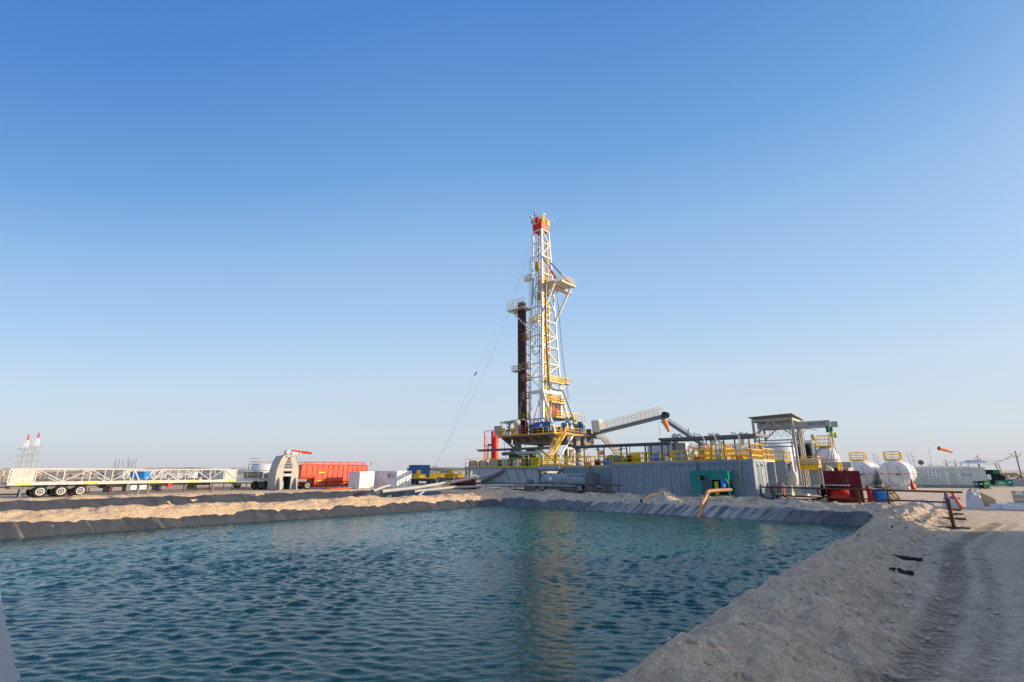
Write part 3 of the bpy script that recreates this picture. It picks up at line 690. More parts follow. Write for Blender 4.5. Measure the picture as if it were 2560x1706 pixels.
for (x, y, r) in ((1.5, .6, .24), (2.9, .5, .24)): b.tube((x, y, 9.3), (x+.1, y+.1, ZP(592, 94)), r, 10)
for z in np.arange(13, 47, 3.3): b.bar((1.5, .7, z), (2.9, .6, z), .14)
b.build('guide_rail', YEL, mast)
b = MB(); b.bx(1.6, 2.5, .9, 1.9, 39.0, 42.6); b.bx(1.3, 2.6, .8, 2.0, 36.9, 38.6); b.lathe([(.2, -.7), (.6, -.4), (.6, .4), (.2, .7)], (2.1, 1.3, 38.0), 'Z', 12)
b.build('top_drive', YEL, mast)
b = MB(); b.lathe([(.1, 43.2), (.5, 43.5), (.62, 44.3), (.5, 45.2), (.2, 45.6)], (.9, 1.6, 0), 'Z', 12); b.build('travelling_block', mat('ochre', (.50, .28, .05), .5), mast)
b = MB()
for (x, y) in ((.95, 1.5), (1.1, 1.7), (1.5, 1.9), (.8, 1.9)): b.tube((x, y, 12), (x+.3, y, 52.8), .03, 5)
for y0 in (.9, 1.5, 2.2): b.path([(.3, y0, 42), (.0, y0+.1, 36), (-.1, y0+.2, 31), (.1, y0+.3, 25.5+y0)], .05)
b.path([(.3, 2.9, 27), (.2, 2.6, 25.6), (.1, 1.9, 25.0), (.1, 1.0, 25.4), (.2, .3, 27), (.25, .2, 33)], .07)
b.build('hose', BLACK, mast)
b = MB(); b.bx(-.06, .06, 3.32, 3.7, 12, 12.1)
for y in (3.35, 3.75): b.bar((-.1, y, 12), (.55, y-.2, 47), .05)
for z in np.arange(12.3, 47, .55): b.bar((-.1+.65*(z-12)/35, 3.35-.2*(z-12)/35, z), (-.1+.65*(z-12)/35, 3.75-.2*(z-12)/35, z), .05)
b.build('ladder', GREYL, mast)
b = MB()  # grey service tray snaking down the right face
mi = LF(mast)
tr_pts = [mi(P(x, y, 92.2)) for x, y in ((1364, 700), (1364, 800), (1367, 870), (1371, 940), (1373, 962), (1380, 973), (1407, 978))]+[mi(P(1421, 1015, 92)), mi(P(1437, 1057, 91.5))]
for p_, q_ in zip(tr_pts[:-1], tr_pts[1:]): b.bar(p_, q_, .42, .18)
b.build('cable_tray', mat('tray_grey', (.23, .21, .19), .5), mast)
def basket(name, x0, x1, y0, y1, z, m=YEL, fm=GREYL, h=1.1, sides=None, brace=None, parent=mast, sp=.7, r=.052):
    f = MB(); f.bx(x0, x1, y0, y1, z-.14, z); o = f.build(name, fm, parent)
    q = MB(); pts = [(x0, y0, z), (x1, y0, z), (x1, y1, z), (x0, y1, z)]; q.rail(pts, h, sp, r, close=True)
    q.build('handrail', m, o)
    if brace:
        q = MB()
        for a, c in brace: q.bar(a, c, .14)
        q.build('brace', WHITE, o)
    return o
# left side small platforms
for py_, gy in ((848, 1.7), (951, 1.9), (995, 1.9), (1047, 1.9)):
    z = ZP(py_, 96); basket('service_basket', -.5, .2, 3.3, 3.3+gy, z, brace=[((-.1, 3.3, z-1.6), (-.1, 4.9, z-.1))])
z = ZP(921, 96); basket('service_basket', -.6, .2, 3.3, 5.0, z, brace=[((-.1, 3.3, z-1.6), (-.1, 4.9, z-.1))])
basket('service_basket', -.9, .3, 5.1, 7.4, ZP(924, 96), m=WHITE)
z = ZP(694, 95); basket('service_basket', .2, .9, 3.1, 4.7, z, m=CREAM, fm=WHITE)
z = ZP(797, 92); basket('service_basket', -.9, -.1, .2, 2.4, z, m=YEL, fm=WHITE, brace=[((0, .2, z-1.4), (-.8, .4, z-.1))])
# right side platforms
for py_, x0, x1, y0, y1 in ((951, .3, 5.8, -1.0, -.1), (1003, 1.1, 5.9, -1.3, 0), (1041, 1.9, 9.0, -1.7, 1.2)):
    z = ZP(py_, 93); basket('service_platform', x0, x1, y0, y1, z, sp=.8)
z = ZP(953, 96); basket('service_platform', 5.9, 8.6, -.6, .8, z, m=mat('pale_yellow', (.72, .50, .10)), brace=[((5.8, 0, z-1.4), (8, 0, z-.1))])
b = MB()
for i in range(6): b.tube((3.2+.45*i, .2, ZP(1041, 93)+.1), (3.25+.45*i, .2, ZP(985, 93)), .11, 8)
b.build('hydraulic_pipe', RED if False else mat('orange_pipe', (.62, .12, .03), .5), mast)
# racking board (monkey board) on the right
mbp = thing('racking_platform', 'white railed racking platform jutting right from the upper mast', 'platform', rig+E1*MU+E2*MV)
zb = ZP(706, 93)
b = MB(); b.bx(1.6, 5.6, -4.2, .4, zb-.22, zb); b.bx(3.0, 8.4, -1.9, -.6, zb-.5, zb-.25); b.build('deck', CREAM, mbp)
b = MB(); b.rail([(.3, 1.2, zb), (.6, -3.0, zb), (1.6, -4.2, zb), (6.3, -4.2, zb), (6.3, -2.8, zb)], 1.3, .6, .035); b.build('handrail', mat('cream_yellow', (.78, .58, .18), .5), mbp)
MB().bx(.3, 1.59, -3.2, .6, zb-.22, zb-.0).build('walkway', CREAM, mbp); MB().bx(5.61, 6.4, -4.3, -2.6, zb-.24, zb-.01).build('walkway', CREAM, mbp)
b = MB(); b.bar((.9, -3.0, zb-.2), (.55, .2, zb-6.4), .34); b.bar((5.6, -3.6, zb-.2), (4.7, .1, zb-7.3), .34); b.bar((4.5, -1, zb-.4), (4.6, .2, zb-3), .2); b.build('brace', WHITE, mbp)
b = MB(); lo_ = [((.75, .1, ZP(640, 94)), (1.0, -3.1, zb+.6)), ((3.8, .2, ZP(646, 94)), (5.7, -3.4, zb+.5))]
for a, c in lo_: a = Vector(a); c = Vector(c); b.tube(a, a.lerp(c, .72), .14, 8)
b.build('hydraulic_cylinder', STEEL, mbp)
for a, c in lo_: a = Vector(a); c = Vector(c); MB().tube(a.lerp(c, .68), c, .22, 8).build('cylinder_sleeve', RED, mbp)
b = MB()
for i in range(7): b.bar((1.2+.6*i, -3.9, zb+.1), (1.2+.6*i, -.3, zb+.1), .12)
b.build('racking_finger', YEL, mbp)
# pipe rack left of mast
rk = thing('pipe_gantry', 'railed gantry platform left of the mast holding brown pipe stands', 'platform', rig+E1*MU+E2*MV)
ri = LF(rk); pc = ri(P(1313, 760, 97)); zr = ZP(770, 96)
b = MB(); b.bx(pc.x-1.7, pc.x+.9, 3.4, 8.2, zr-.18, zr-.02); b.build('deck', GREYL, rk)
b = MB(); b.rail([(pc.x+.9, 8.2, zr), (pc.x-1.7, 8.2, zr), (pc.x-1.7, 3.3, zr)], 2.0, .8, .035, 2); b.build('handrail', mat('pale_yellow', (.72, .50, .10)), rk)
b = MB(); b.bar((pc.x-1.5, 7.2, zr-.2), (-.0, 3.4, zr-4.6), .26); b.bar((pc.x+.6, 7.2, zr-.2), (2.0, 3.4, zr-4.6), .2); b.build('brace', WHITE, rk)
b = MB()
for x, y in ((-.6, 3.75), (-.6, 4.15)): b.tube((x, y, 9.2), (x, y, zr-4.5), .1, 8)
for z in (20.5, 25.5, 30.5): b.bar((-.6, 3.7, z), (.1, 3.0, z-.6), .12)
b.build('red_riser', MAROON, rk)
pb = None; k = 0
for iy in range(5):
    for ix in range(4):
        x = pc.x-.75+ix*.30; y = 4.75+iy*.30
        if pb is None:
            mm_ = MB(); mm_.tube((0, 0, 0), (0, 0, zr+1.5-9.1), .15, 8)
            for zz in (.2, 9.5, 19.0): mm_.tube((0, 0, zz), (0, 0, zz+.5), .17, 8)
            pb = mm_.build('pipe_stand', RUSTP); o = pb
        else:
            o = pb.copy(); COL.objects.link(o)
        o.location = rig+E1*(MU+x)+E2*(MV+y)+UP*9.1
        tag(o, 'brown drill pipe stand racked upright in the bundle left of the mast', 'drill pipe', 'pipe stands racked left of the mast')
# crown
cr = thing('crown_block', 'red crown block with sheaves and railings atop the mast', 'crown block', rig+E1*MU+E2*MV)
b = MB()
xa, xb, ya, yb = 1.0, 3.6, .4, 2.8
b.bx(xa, xb, ya, yb, ZT+.02, ZT+.3)
b.prism([(xa-.1, ya-.1, ZT+1.7), (xb+.1, ya-.1, ZT+1.7), (xb, ya, ZT+.28), (xa, ya, ZT+.28)], (0, .12, 0))
b.prism([(xa-.1, ya-.1, ZT+1.7), (xa-.1, yb+.1, ZT+1.7), (xa, yb, ZT+.28), (xa, ya, ZT+.28)], (.12, 0, 0))
b.bx(xa-.1, xb+.1, ya-.1, yb+.1, ZT+1.5, ZT+1.62)
b.build('base', RED, cr)
b = MB(); b.lathe([(.15, -.5), (.85, -.4), (.95, 0), (.85, .4), (.15, .5)], (2.6, 1.2, ZT+2.5), 'Y', 20); b.lathe([(.15, -.3), (.8, -.25), (.8, .25), (.15, .3)], (1.3, 1.6, ZT+2.4), 'Y', 16); b.build('sheave', RED, cr)
b = MB(); b.bx(1.1, 1.8, .15, .28, ZT+1.7, ZT+3.4); b.bx(2.8, 3.6, .15, .28, ZT+1.4, ZT+2.7); b.build('access_panel', YEL, cr)
b = MB()
for i in range(5): b.bar((1.1, .12, ZT+1.9+i*.3), (1.8, .12, ZT+2.1+i*.3), .03, .1)
b.build('stripe', INK, cr)
b = MB(); b.rail([(xa-.1, ya-.1, ZT+1.6), (xb+.1, ya-.1, ZT+1.6), (xb+.1, yb+.1, ZT+1.6), (xa-.1, yb+.1, ZT+1.6)], 1.5, .6, .035, 2, close=True); b.build('handrail', mat('pale_yellow', (.72, .50, .10)), cr)
b = MB()
for x in (.9, 1.5): b.bar((x, 2.4, ZT+1.6), (x+.2, 2.4, ZT+4.6), .09)
for z in (2.4, 3.2, 4.0): b.bar((.9, 2.4, ZT+z), (1.6, 2.4, ZT+z), .09)
b.bar((1.2, 2.4, ZT+4.4), (1.2, 2.4, ZT+5.1), .12); b.build('gin_pole', MAROON, cr)
b = MB(); b.box((1.2, 2.4, ZT+5.2), (.3, .3, .3)); b.box((xa-.5, yb, ZT+3.5), (.5, .4, .4)); b.box((2.6, .9, ZT+4.3), (.9, .3, .4)); b.bar((xb+.1, -.2, ZT+3), (xb+.7, -.3, ZT+3.6), .1); b.box((xa-.2, yb+.1, ZT+2.6), (.4, .4, .9)); b.build('beacon_lamp', GREYL, cr)
# guy lines
b = MB(); top = P(1330, 600, 94); b.path([top.lerp(P(1080, 1175, 60), k/10)+UP*(-4*math.sin(math.pi*k/10)) for k in range(11)], .018, 4)
o = b.build('guy_line', CABLE); tag(o, 'thin guy cable sloping down to the left from the mast', 'cable')
b = MB(); b.path([P(1308, 975, 93), P(1297, 1030, 90), P(1290, 1078, 89)], .03, 4); b.path([P(1312, 975, 93), P(1301, 1030, 90), P(1296, 1078, 89)], .03, 4)
o = b.build('tugger_cables', CABLE); tag(o, 'pair of short cables beside the brown pipe stands', 'cable')
b = MB(); b.path([P(1392, 720, 96), P(1404, 880, 96), P(1420, 1000, 96)], .035, 4); b.path([P(1396, 760, 96), P(1408, 900, 96), P(1424, 1005, 96)], .03, 4)
o = b.build('backline_cables', CABLE); tag(o, 'dark cables dropping beside the right leg of the mast', 'cable')
b = MB(); b.path([P(1328, 640, 94), P(1250, 800, 87.5), P(1189, 935, 82), P(1120, 1100, 72)], .012, 4); tag(b.build('marker_line', CABLE), 'faint second guy cable above the first one, carrying the small marker', 'cable')
b = MB(); g0 = P(1189, 935, 82); b.tube(g0-Vector((.22, 0, .3)), g0+Vector((.22, 0, .3)), .1, 8); o = b.build('cable_marker', DARK); tag(o, 'small dark marker hanging in the sky on the guy line', 'marker')
# drawworks
dw = thing('drawworks', 'big blue rounded drawworks winch on the left of the drill floor', 'winch', rig+E1*.9+E2*2.6+UP*FZ)
b = MB(); pr = [(0, .0, 0), (2.4, 0, 0), (2.4, 0, 1.6), (2.1, 0, 2.15), (1.6, 0, 2.4), (.9, 0, 2.4), (.3, 0, 1.95), (0, 0, 1.3)]
b.prism(pr, (0, 3.4, 0)); b.bx(-.05, 2.2, 3.4, 4.0, 0, 1.9); b.build('housing', BLUE, dw)
b = MB(); b.lathe([(.2, -.25), (1.05, -.22), (1.12, -.05), (1.12, 0)], (1.2, -.02, 1.25), 'Y', 24); b.build('brake_guard', mat('mid_blue', (.02, .22, .50), .4), dw)
b = MB(); b.bx(-.07, -.03, .5, 1.1, 1.45, 2.0) if False else b.box((-.02, 1.2, 1.55), (.05, .6, .45)); b.build('label_plate', SIGNW, dw)
b = MB(); b.path([(.9, 2.0, 2.35), (.9, 2.0, 3.0), (.9, 2.8, 3.0), (.9, 2.8, 2.35)], .06); b.build('lifting_loop', mat('orange_pipe', (.62, .12, .03)), dw)
b = MB(); b.bx(-.08, 0.02, .3, 3.2, .05, 1.0); b.build('intake_grille', DARK, dw)
# blue tanks on the floor
lab = ['slim blue motor nearest the mast on the drill floor', 'middle blue motor on the drill floor', 'right blue motor beside the driller cabin']
first = None
for i, (px_, w_, h_) in enumerate(((1410, .7, 2.3), (1420, .95, 2.6), (1451, .95, 2.6))):
    g = A(px_, 93.0+i*.9, FZ); q = thing('drill_floor_motor', lab[i], 'motor', g, group='blue motors on the drill floor')
    b = MB(); b.lathe([(w_*.5, 0), (w_*.55, .2), (w_*.55, h_-.5), (w_*.62, h_-.5), (w_*.62, h_-.35), (w_*.45, h_-.1), (w_*.2, h_)], (0, 0, 0), 'Z', 14); b.build('body', BLUE, q)
    b = MB(); b.box((.6, -.3, h_*.6), (.45, .4, .9)); b.box((.6, -.3, h_*.9), (.3, .3, .3)); b.build('junction_box', CREAM, q)
    b = MB(); b.tube((-.5, 0, 0), (-.5, 0, h_*.8), .08, 8); b.build('pipe', GREYL, q)
# driller cabin
dc = thing('driller_cabin', 'grey driller cabin with roof rails at the right end of the drill floor', 'cabin', rig+E1*8.3+E2*1.6+UP*FZ)
b = MB(); b.bx(0, 3.8, 0, 3.2, 2.3, 2.5)
for x in (0.05, 1.8, 3.7):
    for y in (.05, 3.1): b.bar((x, y, 0), (x, y, 2.3), .14)
b.bx(0, 1.6, 0, 3.2, 0, .9); b.bx(0, 1.7, 2.9, 3.1, .9, 2.3)
b.build('shell', GREYL, dc)
b = MB(); b.bx(.1, 1.6, -.02, .02, .95, 2.25); b.bx(2.0, 3.6, .02, .06, .3, 2.2); b.build('window', GLASS, dc)
b = MB(); b.rail([(0, 0, 2.5), (3.8, 0, 2.5), (3.8, 3.2, 2.5)], 1.6, .8, .035, 2); b.build('roof_rail', CREAM, dc)
b = MB(); b.box((.4, .5, 3.4), (1.0, .8, .5)); b.lathe([(.5, 0), (.6, .3), (.3, .7)], (1.6, .8, 2.8), 'Z', 10); b.build('roof_vent', mat('olive_yellow', (.45, .40, .05)), dc)
b = MB(); b.bx(-2.4, -.3, .5, 2.2, .05, 1.7); b.bx(-5.3, -3.2, 1.0, 2.6, .05, 1.4); b.build('switch_cabinet', STEEL, dc)
wb = thing('white_cabinet', 'tilted white box cabinet at the top of the pipe conveyor', 'cabinet', A(1500, 94.5, 9.6))
b = MB(); rm = Matrix.Rotation(R(-8), 3, 'Y'); b.box((.6, .9, 1.3), (1.5, 1.7, 2.3), rm); b.build('body', WHITE, wb)
b = MB(); b.box((.55, .02, 1.3), (1.2, .05, 1.9), rm); b.build('door', GREYL, wb)
# items along left side of floor
fi = thing('mud_bucket_shelter', 'small shelter frame with flat roof at the left corner of the drill floor', 'shelter', rig+E1*.4+E2*8.6+UP*FZ)
for y in (0, 5.0):
    for x in (0, 1.6): MB().bar((x, y, 0), (x, y, 2.9), .1).build('post', GREYL, fi)
b = MB(); b.prism([(-.3, 5.3, 2.75), (-.3, 3.4, 2.9), (-.3, 3.0, 2.9), (-.3, -.2, 3.05), (-.3, -.2, 2.95), (-.3, 3.2, 2.6), (-.3, 5.3, 2.6)], (2.2, 0, 0)); b.build('roof', CREAM, fi)
b = MB(); b.lathe([(.1, 1.2), (.12, 1.8), (.35, 2.3), (.35, 2.6)], (.4, 3.2, 0), 'Z', 12); b.build('light_mast', GREYL, fi)
for i, (px_, D_, m_, sh, lb, nm, ct) in enumerate(((1248, 95, GREYW, 'box', 'beige cabinet at the far left corner of the drill floor', 'cabinet', 'cabinet'), (1256, 94.5, YEL, 'reel', 'yellow hose reel beside the beige cabinet on the rig floor', 'hose_reel', 'reel'),
        (1263, 94, CHROME, 'drum', 'grey drum behind the rail of the drill floor', 'steel_drum', 'drum'), (1272, 93.5, MAROON, 'valve', 'maroon valve post on the left of the drill floor', 'valve_post', 'valve'),
        (1284, 93, YEL, 'reel', 'yellow winch near the pair of cables on the rig floor', 'winch', 'winch'), (1292, 92.4, CREAM, 'drumtall', 'cream round tank with grey cap on the rig floor', 'round_tank', 'tank'),
        (1303, 92, MAROON, 'valve', 'maroon valve post between cream tank and pipe stands', 'valve_post', 'valve'), (1318, 91.8, MAROON, 'tree', 'maroon iron roughneck at the foot of the pipe stands', 'iron_roughneck', 'machine'),
        (1374, 90.5, MAROON, 'tree', 'red rotary machine right of the blue drawworks', 'rotary_machine', 'machine'))):
    q = thing(nm, lb, ct, A(px_, D_, FZ))
    b = MB()
    if sh == 'box': b.bx(-.5, .5, -.5, .9, 0, 1.7); b.bx(-.55, .55, -.55, .95, 1.7, 1.76)
    elif sh == 'reel': b.lathe([(.2, -.4), (.55, -.38), (.55, -.3), (.3, -.28), (.3, .28), (.55, .3), (.55, .38), (.2, .4)], (0, 0, .8), 'Y', 16); b.bx(-.4, .4, -.5, .5, 0, .2); b.bar((0, -.45, .1), (0, -.45, .8), .1)
    elif sh == 'drum': b.lathe([(.4, 0), (.42, .3), (.4, .6), (.42, .9), (.2, 1.0)], (0, 0, 0), 'Z', 14)
    elif sh == 'drumtall': b.lathe([(.45, 0), (.45, 1.7), (.6, 1.75), (.7, 2.4), (.4, 2.7)], (0, 0, 0), 'Z', 16)
    elif sh == 'valve': b.tube((0, 0, 0), (0, 0, 1.5), .12); b.lathe([(.4, -.04), (.4, .04)], (0, 0, 1.5), 'Z', 12); b.tube((-.5, 0, .8), (.5, 0, .8), .12)
    else:
        b.tube((0, 0, 0), (0, 0, 1.7), .16, 10); b.box((.2, .3, .8), (.6, .4, .5)); b.box((-.1, -.3, 1.3), (.4, .5, .3)); b.tube((0, -.6, .4), (0, .6, .4), .12); b.lathe([(.1, 1.7), (.3, 1.9), (.1, 2.3)], (0, 0, 0), 'Z', 10)
    b.build('body', m_, q)
# pipe conveyor
pcv = thing('pipe_conveyor', 'long grey pipe conveyor ramp with railed walkway rising right of the rig', 'conveyor', rig)
x0 = 12.0; Apt = Vector((x0, -.6, 9.5)); Bpt = Vector((x0, -15.0, 11.75)); Cpt = Vector((x0, -29.5, 1.0))
b = MB(); b.bar(Apt, Bpt, 1.2, .55); b.build('trough', mat('conveyor_grey', (.17, .19, .22), .5), pcv)
b = MB(); b.bar(Bpt+Vector((0, .3, -.1)), Cpt, .9, .55); b.bar(Bpt+Vector((-.55, -.4, .25)), Cpt+Vector((-.55, 0, .5)), .08, .1)
for k in (.3, .37, .5): p_ = Bpt.lerp(Cpt, k); b.bar(p_, p_+Vector((-.3, -.3, .9)), .12)
b.build('ramp', mat('conveyor_grey', (.17, .19, .22), .5), pcv)
b = MB()
pale = mat('pale_yellow', (.72, .50, .10))
for dx in (-.75, .75):
    n = 15
    for i in range(n+1): p_ = Apt.lerp(Bpt, .06+.92*i/n)+Vector((dx, 0, .35)); b.bar(p_, p_+UP*1.35, .05)
    for hh in (.02, .5, .95, 1.35): b.bar(Apt.lerp(Bpt, .06)+Vector((dx, 0, .35+hh)), Apt.lerp(Bpt, .98)+Vector((dx, 0, .35+hh)), .045)
b.build('handrail', mat('rail_amber', (.70, .44, .05)), pcv)
b = MB(); b.lathe([(.35, -.5), (.55, -.5), (.55, -.3), (.3, -.3), (.3, .3), (.55, .3), (.55, .5), (.35, .5)], (x0, -15.6, 12.0), 'X', 18); b.build('end_roller', BLACK, pcv)
b = MB(); b.bar((x0, -.6, 9.2), (x0-1.5, 1.0, 9.2), .5); b.box((x0-.3, -1.1, 8.8), (1.8, 1.4, .5)); b.box((x0-.9, .2, 9.9), (.6, .8, .9)); b.build('hinge', YEL if False else STEEL, pcv)
b = MB()
for dx in (-.6, .6): MB().bar((x0+dx*1.6, -22.5, 0), (x0+dx*.4, -22, 6.2), .16).build('support_leg', STEEL, pcv)
# red separator vessel
rv = thing('gas_separator', 'bright red vertical separator vessel with red ladder frame left of the rig', 'pressure vessel', A(1236, 84, 0))
zt = ZP(1077, 84)
b = MB(); b.lathe([(.1, .6), (.6, .75), (.62, 1.2), (.62, zt-1.3), (.5, zt-1.0), (.15, zt-.8)], (0, .0, 0), 'Z', 20); b.build('vessel', RED, rv)
b = MB(); b.lathe([(.27, .5), (.27, zt-.3), (.1, zt)], (-.45, .05, 0), 'Z', 14); b.tube((-.3, .3, zt-2.4), (-.5, 1.1, zt-2.4), .18); b.tube((-.5, 1.1, zt-2.4), (-.5, 1.1, 1), .1); b.build('riser', RED, rv)
b = MB()
for y in (1.55, 2.05): b.bar((-.4, y, 0), (-.4, y, zt-2.4), .07)
b.bar((-.4, 2.05, 0), (-.4, 2.1, zt), .14); b.bar((-.4, 2.1, zt), (-.3, .3, zt), .1); b.bar((-.4, 2.1, zt-2.4), (-.4, .8, zt-2.4), .1); b.bar((-.4, 2.0, zt-.9), (-.5, .9, zt-2.3), .05)
for i in range(28): b.bar((-.4, 1.55, .5+i*.25), (-.4, 2.05, .5+i*.25), .04)
for i in range(4): b.bar((-.4, 2.05, zt-.3-.4*i), (-.3, .5, zt-.3-.4*i), .03)
b.build('ladder_frame', RED, rv)
# ================================================================ MUD TANK ROW
K1 = A(1893, 45.6, 0)           # near right corner of the long tank
def row(v, u=0.0, z=0.0): return K1+E2*v+E1*u+UP*z     # v along the row (away), u across it
def slab_tank(name, label, v0, v1, u0, u1, h0, h1, m=GREY, sp=1.0, rib=True, base=.25, group=None):
    """long steel tank: ribs stand proud of the plating; top tilts from h0 (near end) to h1 (far end)"""
    t = thing(name, label, 'tank', row(v0, u0), TH, group); L = v1-v0; Wd = u1-u0
    b = MB(); b.add([(0, 0, base), (Wd, 0, base), (Wd, L, base), (0, L, base), (0, 0, h0), (Wd, 0, h0), (Wd, L, h1), (0, L, h1)],
                    [(0, 3, 2, 1), (4, 5, 6, 7), (0, 1, 5, 4), (1, 2, 6, 5), (2, 3, 7, 6), (3, 0, 4, 7)]); b.build('shell', m, t)
    b = MB(); n = int(L/sp)
    hh = lambda y: h0+(h1-h0)*y/L
    for i in range(n+1):
        y = L*i/n; b.box((-.012, y, (base+hh(y))/2-.1), (.024, .05, hh(y)-base-.3))
        if 0 < i < n: b.box((-.006, y-sp*.5, (base+hh(y))/2-.1), (.010, .02, hh(y)-base-.36))
    n2 = int(Wd/1.0)
    for i in range(1, n2): b.box((Wd*i/n2, -.012, (base+h0)/2-.1), (.05, .024, h0-base-.3))
    if rib: b.build('rib', mat('rib_grey', (.15, .19, .235), .5), t)
    b = MB(); b.add([(-.07, -.07, h0-.26), (Wd+.07, -.07, h0-.26), (Wd+.07, L, h1-.26), (-.07, L, h1-.26), (-.07, -.07, h0+.02), (Wd+.07, -.07, h0+.02), (Wd+.07, L, h1+.02), (-.07, L, h1+.02)],
                    [(0, 3, 2, 1), (4, 5, 6, 7), (0, 1, 5, 4), (1, 2, 6, 5), (2, 3, 7, 6), (3, 0, 4, 7)]); b.build('top_rim', m, t)
    b = MB(); b.bx(-.05, Wd+.05, -.05, L, 0.0, base+.03); b.build('skid', m, t)
    return t
t1 = slab_tank('mud_tank', 'long blue grey ribbed steel tank behind the green pump set', 0, 15.0, 0, 3.3, 3.45, 3.16)
b = MB(); b.rail([(.1, 14.8, 3.17), (.1, 6.2, 3.34), (.1, 4.4, 3.38)], 1.1, 1.3, .034); b.build('handrail', YEL, t1)
b = MB(); b.rail([(3.2, 14.8, 3.17), (3.2, 4.4, 3.38)], 1.1, 1.3, .034); b.rail([(.1, 10.9, 3.25), (3.2, 10.9, 3.25)], 1.1, 1, .034); b.rail([(.1, 7.9, 3.3), (3.2, 7.9, 3.3)], 1.1, .8, .034); b.build('handrail', YEL, t1)
b = MB(); b.rail([(.1, 4.4, 3.7), (.1, .05, 3.75), (3.2, .05, 3.75), (3.2, 4.4, 3.7)], 1.15, .8, .034); b.rail([(.1, 4.4, 3.6), (3.2, 4.4, 3.6)], 1.1, .7, .034); b.rail([(.4, 2.4, 3.6), (2.8, 2.4, 3.6)], .9, .5, .034); b.build('handrail', YEL, t1)
b = MB(); b.rail([(1.4, 6.6, 3.35), (1.4, 4.9, 3.35), (3.0, 4.9, 3.35), (3.0, 6.6, 3.35)], 1.35, .5, .034); b.build('handrail', YEL, t1)
b = MB(); b.path([(-.14, 5.3, 3.45-.0), (-.16, 5.3, 2.8), (-.16, 5.35, 2.2), (-.16, 5.4, .8)], .13, 8); b.build('drain_pipe', GREY, t1)
b = MB(); b.path([(-.05, 1.9, 2.95), (-.2, 1.9, 2.9), (-.2, 1.95, 2.2), (-.2, 2.0, .7)], .15, 8); b.build('drain_pipe', GREY, t1)
b = MB()
for x in (1.3, 2.0): b.tube((x, -.08, 2.9), (x, -.08, .5), .03)
b.tube((1.0, -.1, 2.95), (1.6, -.1, 2.95), .05); b.tube((2.2, -.1, 3.0), (3.2, -.1, 2.9), .06); b.build('end_pipe', GREYL, t1)
b = MB(); b.path([row(1.1, -.1, 4.4), row(1.1, -.14, 3.4), row(1.15, -.15, 1.9), row(1.3, -.3, 1.2), row(1.6, -.5, 1.0), row(2.0, -.8, 1.6), row(2.3, -1.0, 1.05)], .035, 5)
tag(b.build('yellow_hose', mat('yellow_hose', (.70, .50, .12), .5)), 'thin yellow hose looping from tank rail to the green pump set', 'hose')
t0 = slab_tank('mud_tank', 'shorter grey tank left of the long ribbed tank, behind the cylinder trailer', 15.4, 22.2, .6, 3.6, 2.9, 2.9)
b = MB(); b.rail([(.1, 6.7, 2.92), (.1, .1, 2.92)], 1.15, 1.3, .034); b.rail([(2.9, 6.7, 2.92), (2.9, .1, 2.92)], 1.15, 1.3, .034); b.rail([(.1, 3.5, 2.92), (2.9, 3.5, 2.92)], 1.15, .8, .03); b.build('handrail', YEL, t0)
# deck left with hopper
tl = thing('shaker_deck', 'grey steel deck with sloping hopper and yellow rails left of the rig', 'steel deck', row(25.4, .3))
b = MB(); b.bx(-.1, 4.0, 0, 14.4, 2.73, 2.90); b.build('deck', GREY, tl)
b = MB(); b.prism([(.1, .2, 0.3), (.1, .2, 2.71), (.1, 7.6, 2.71), (.1, 10.4, 1.0), (.1, 10.4, .3)], (3.4, 0, 0)); b.build('tank_body', GREYL, tl)
b = MB(); b.prism([(-.25, 6.6, 2.55), (-.25, 6.6, 2.70), (-.25, 13.0, 2.70), (-.25, 13.0, 2.75), (-.25, 10.4, 1.15), (-.25, 9.8, 1.15)], (3.2, 0, 0)); b.build('hopper', GREYL, tl)
b = MB(); b.bar((-.32, 6.3, 2.45), (-.32, 10.6, .9), .12, .3)
for y in (2.2, 3.6, 5.4): b.bar((-.05, y+1.0, 2.9), (-.05, y, 1.2), .06)
b.build('brace', STEEL, tl)
for y in (13.6, 14.3): MB().bar((.15, y, 0), (.15, y, 2.94), .2).build('leg', GREYL, tl)
b = MB(); b.path([(-.25, 5.0, .2), (-.25, 5.6, .75), (-.25, 11.5, .75), (-.25, 11.9, .5)], .13, 8); b.build('pipe', GREY, tl)
b = MB(); b.rail([(0, 14.3, 2.90), (0, .1, 2.90)], 1.15, 1.3, .034); b.rail([(0, 14.3, 2.90), (3.9, 14.3, 2.90), (3.9, .1, 2.90)], 1.15, 1.3, .03); b.build('handrail', YEL, tl)
for i in range(5):
    q = thing('control_box', ('leftmost grey box on the shaker deck', 'second grey box from the left on the shaker deck', 'middle grey box on the shaker deck', 'fourth grey box from the left on the shaker deck', 'grey box under the green shaker on the deck')[i], 'box', row(37.6-i*2.1, .55, 2.90), group='grey boxes along the shaker deck')
    b = MB(); b.bx(0, .8, 0, 1.3, .1, .95); b.bx(-.03, .83, -.03, 1.33, .95, 1.0); b.bx(.1, .7, .1, .2, 0, .1); b.bx(.1, .7, 1.1, 1.2, 0, .1); b.build('body', GREYL, q)
    b = MB(); b.bx(.1, .7, 1.32, 1.7, .0, .9); b.build('motor', DARK, q)
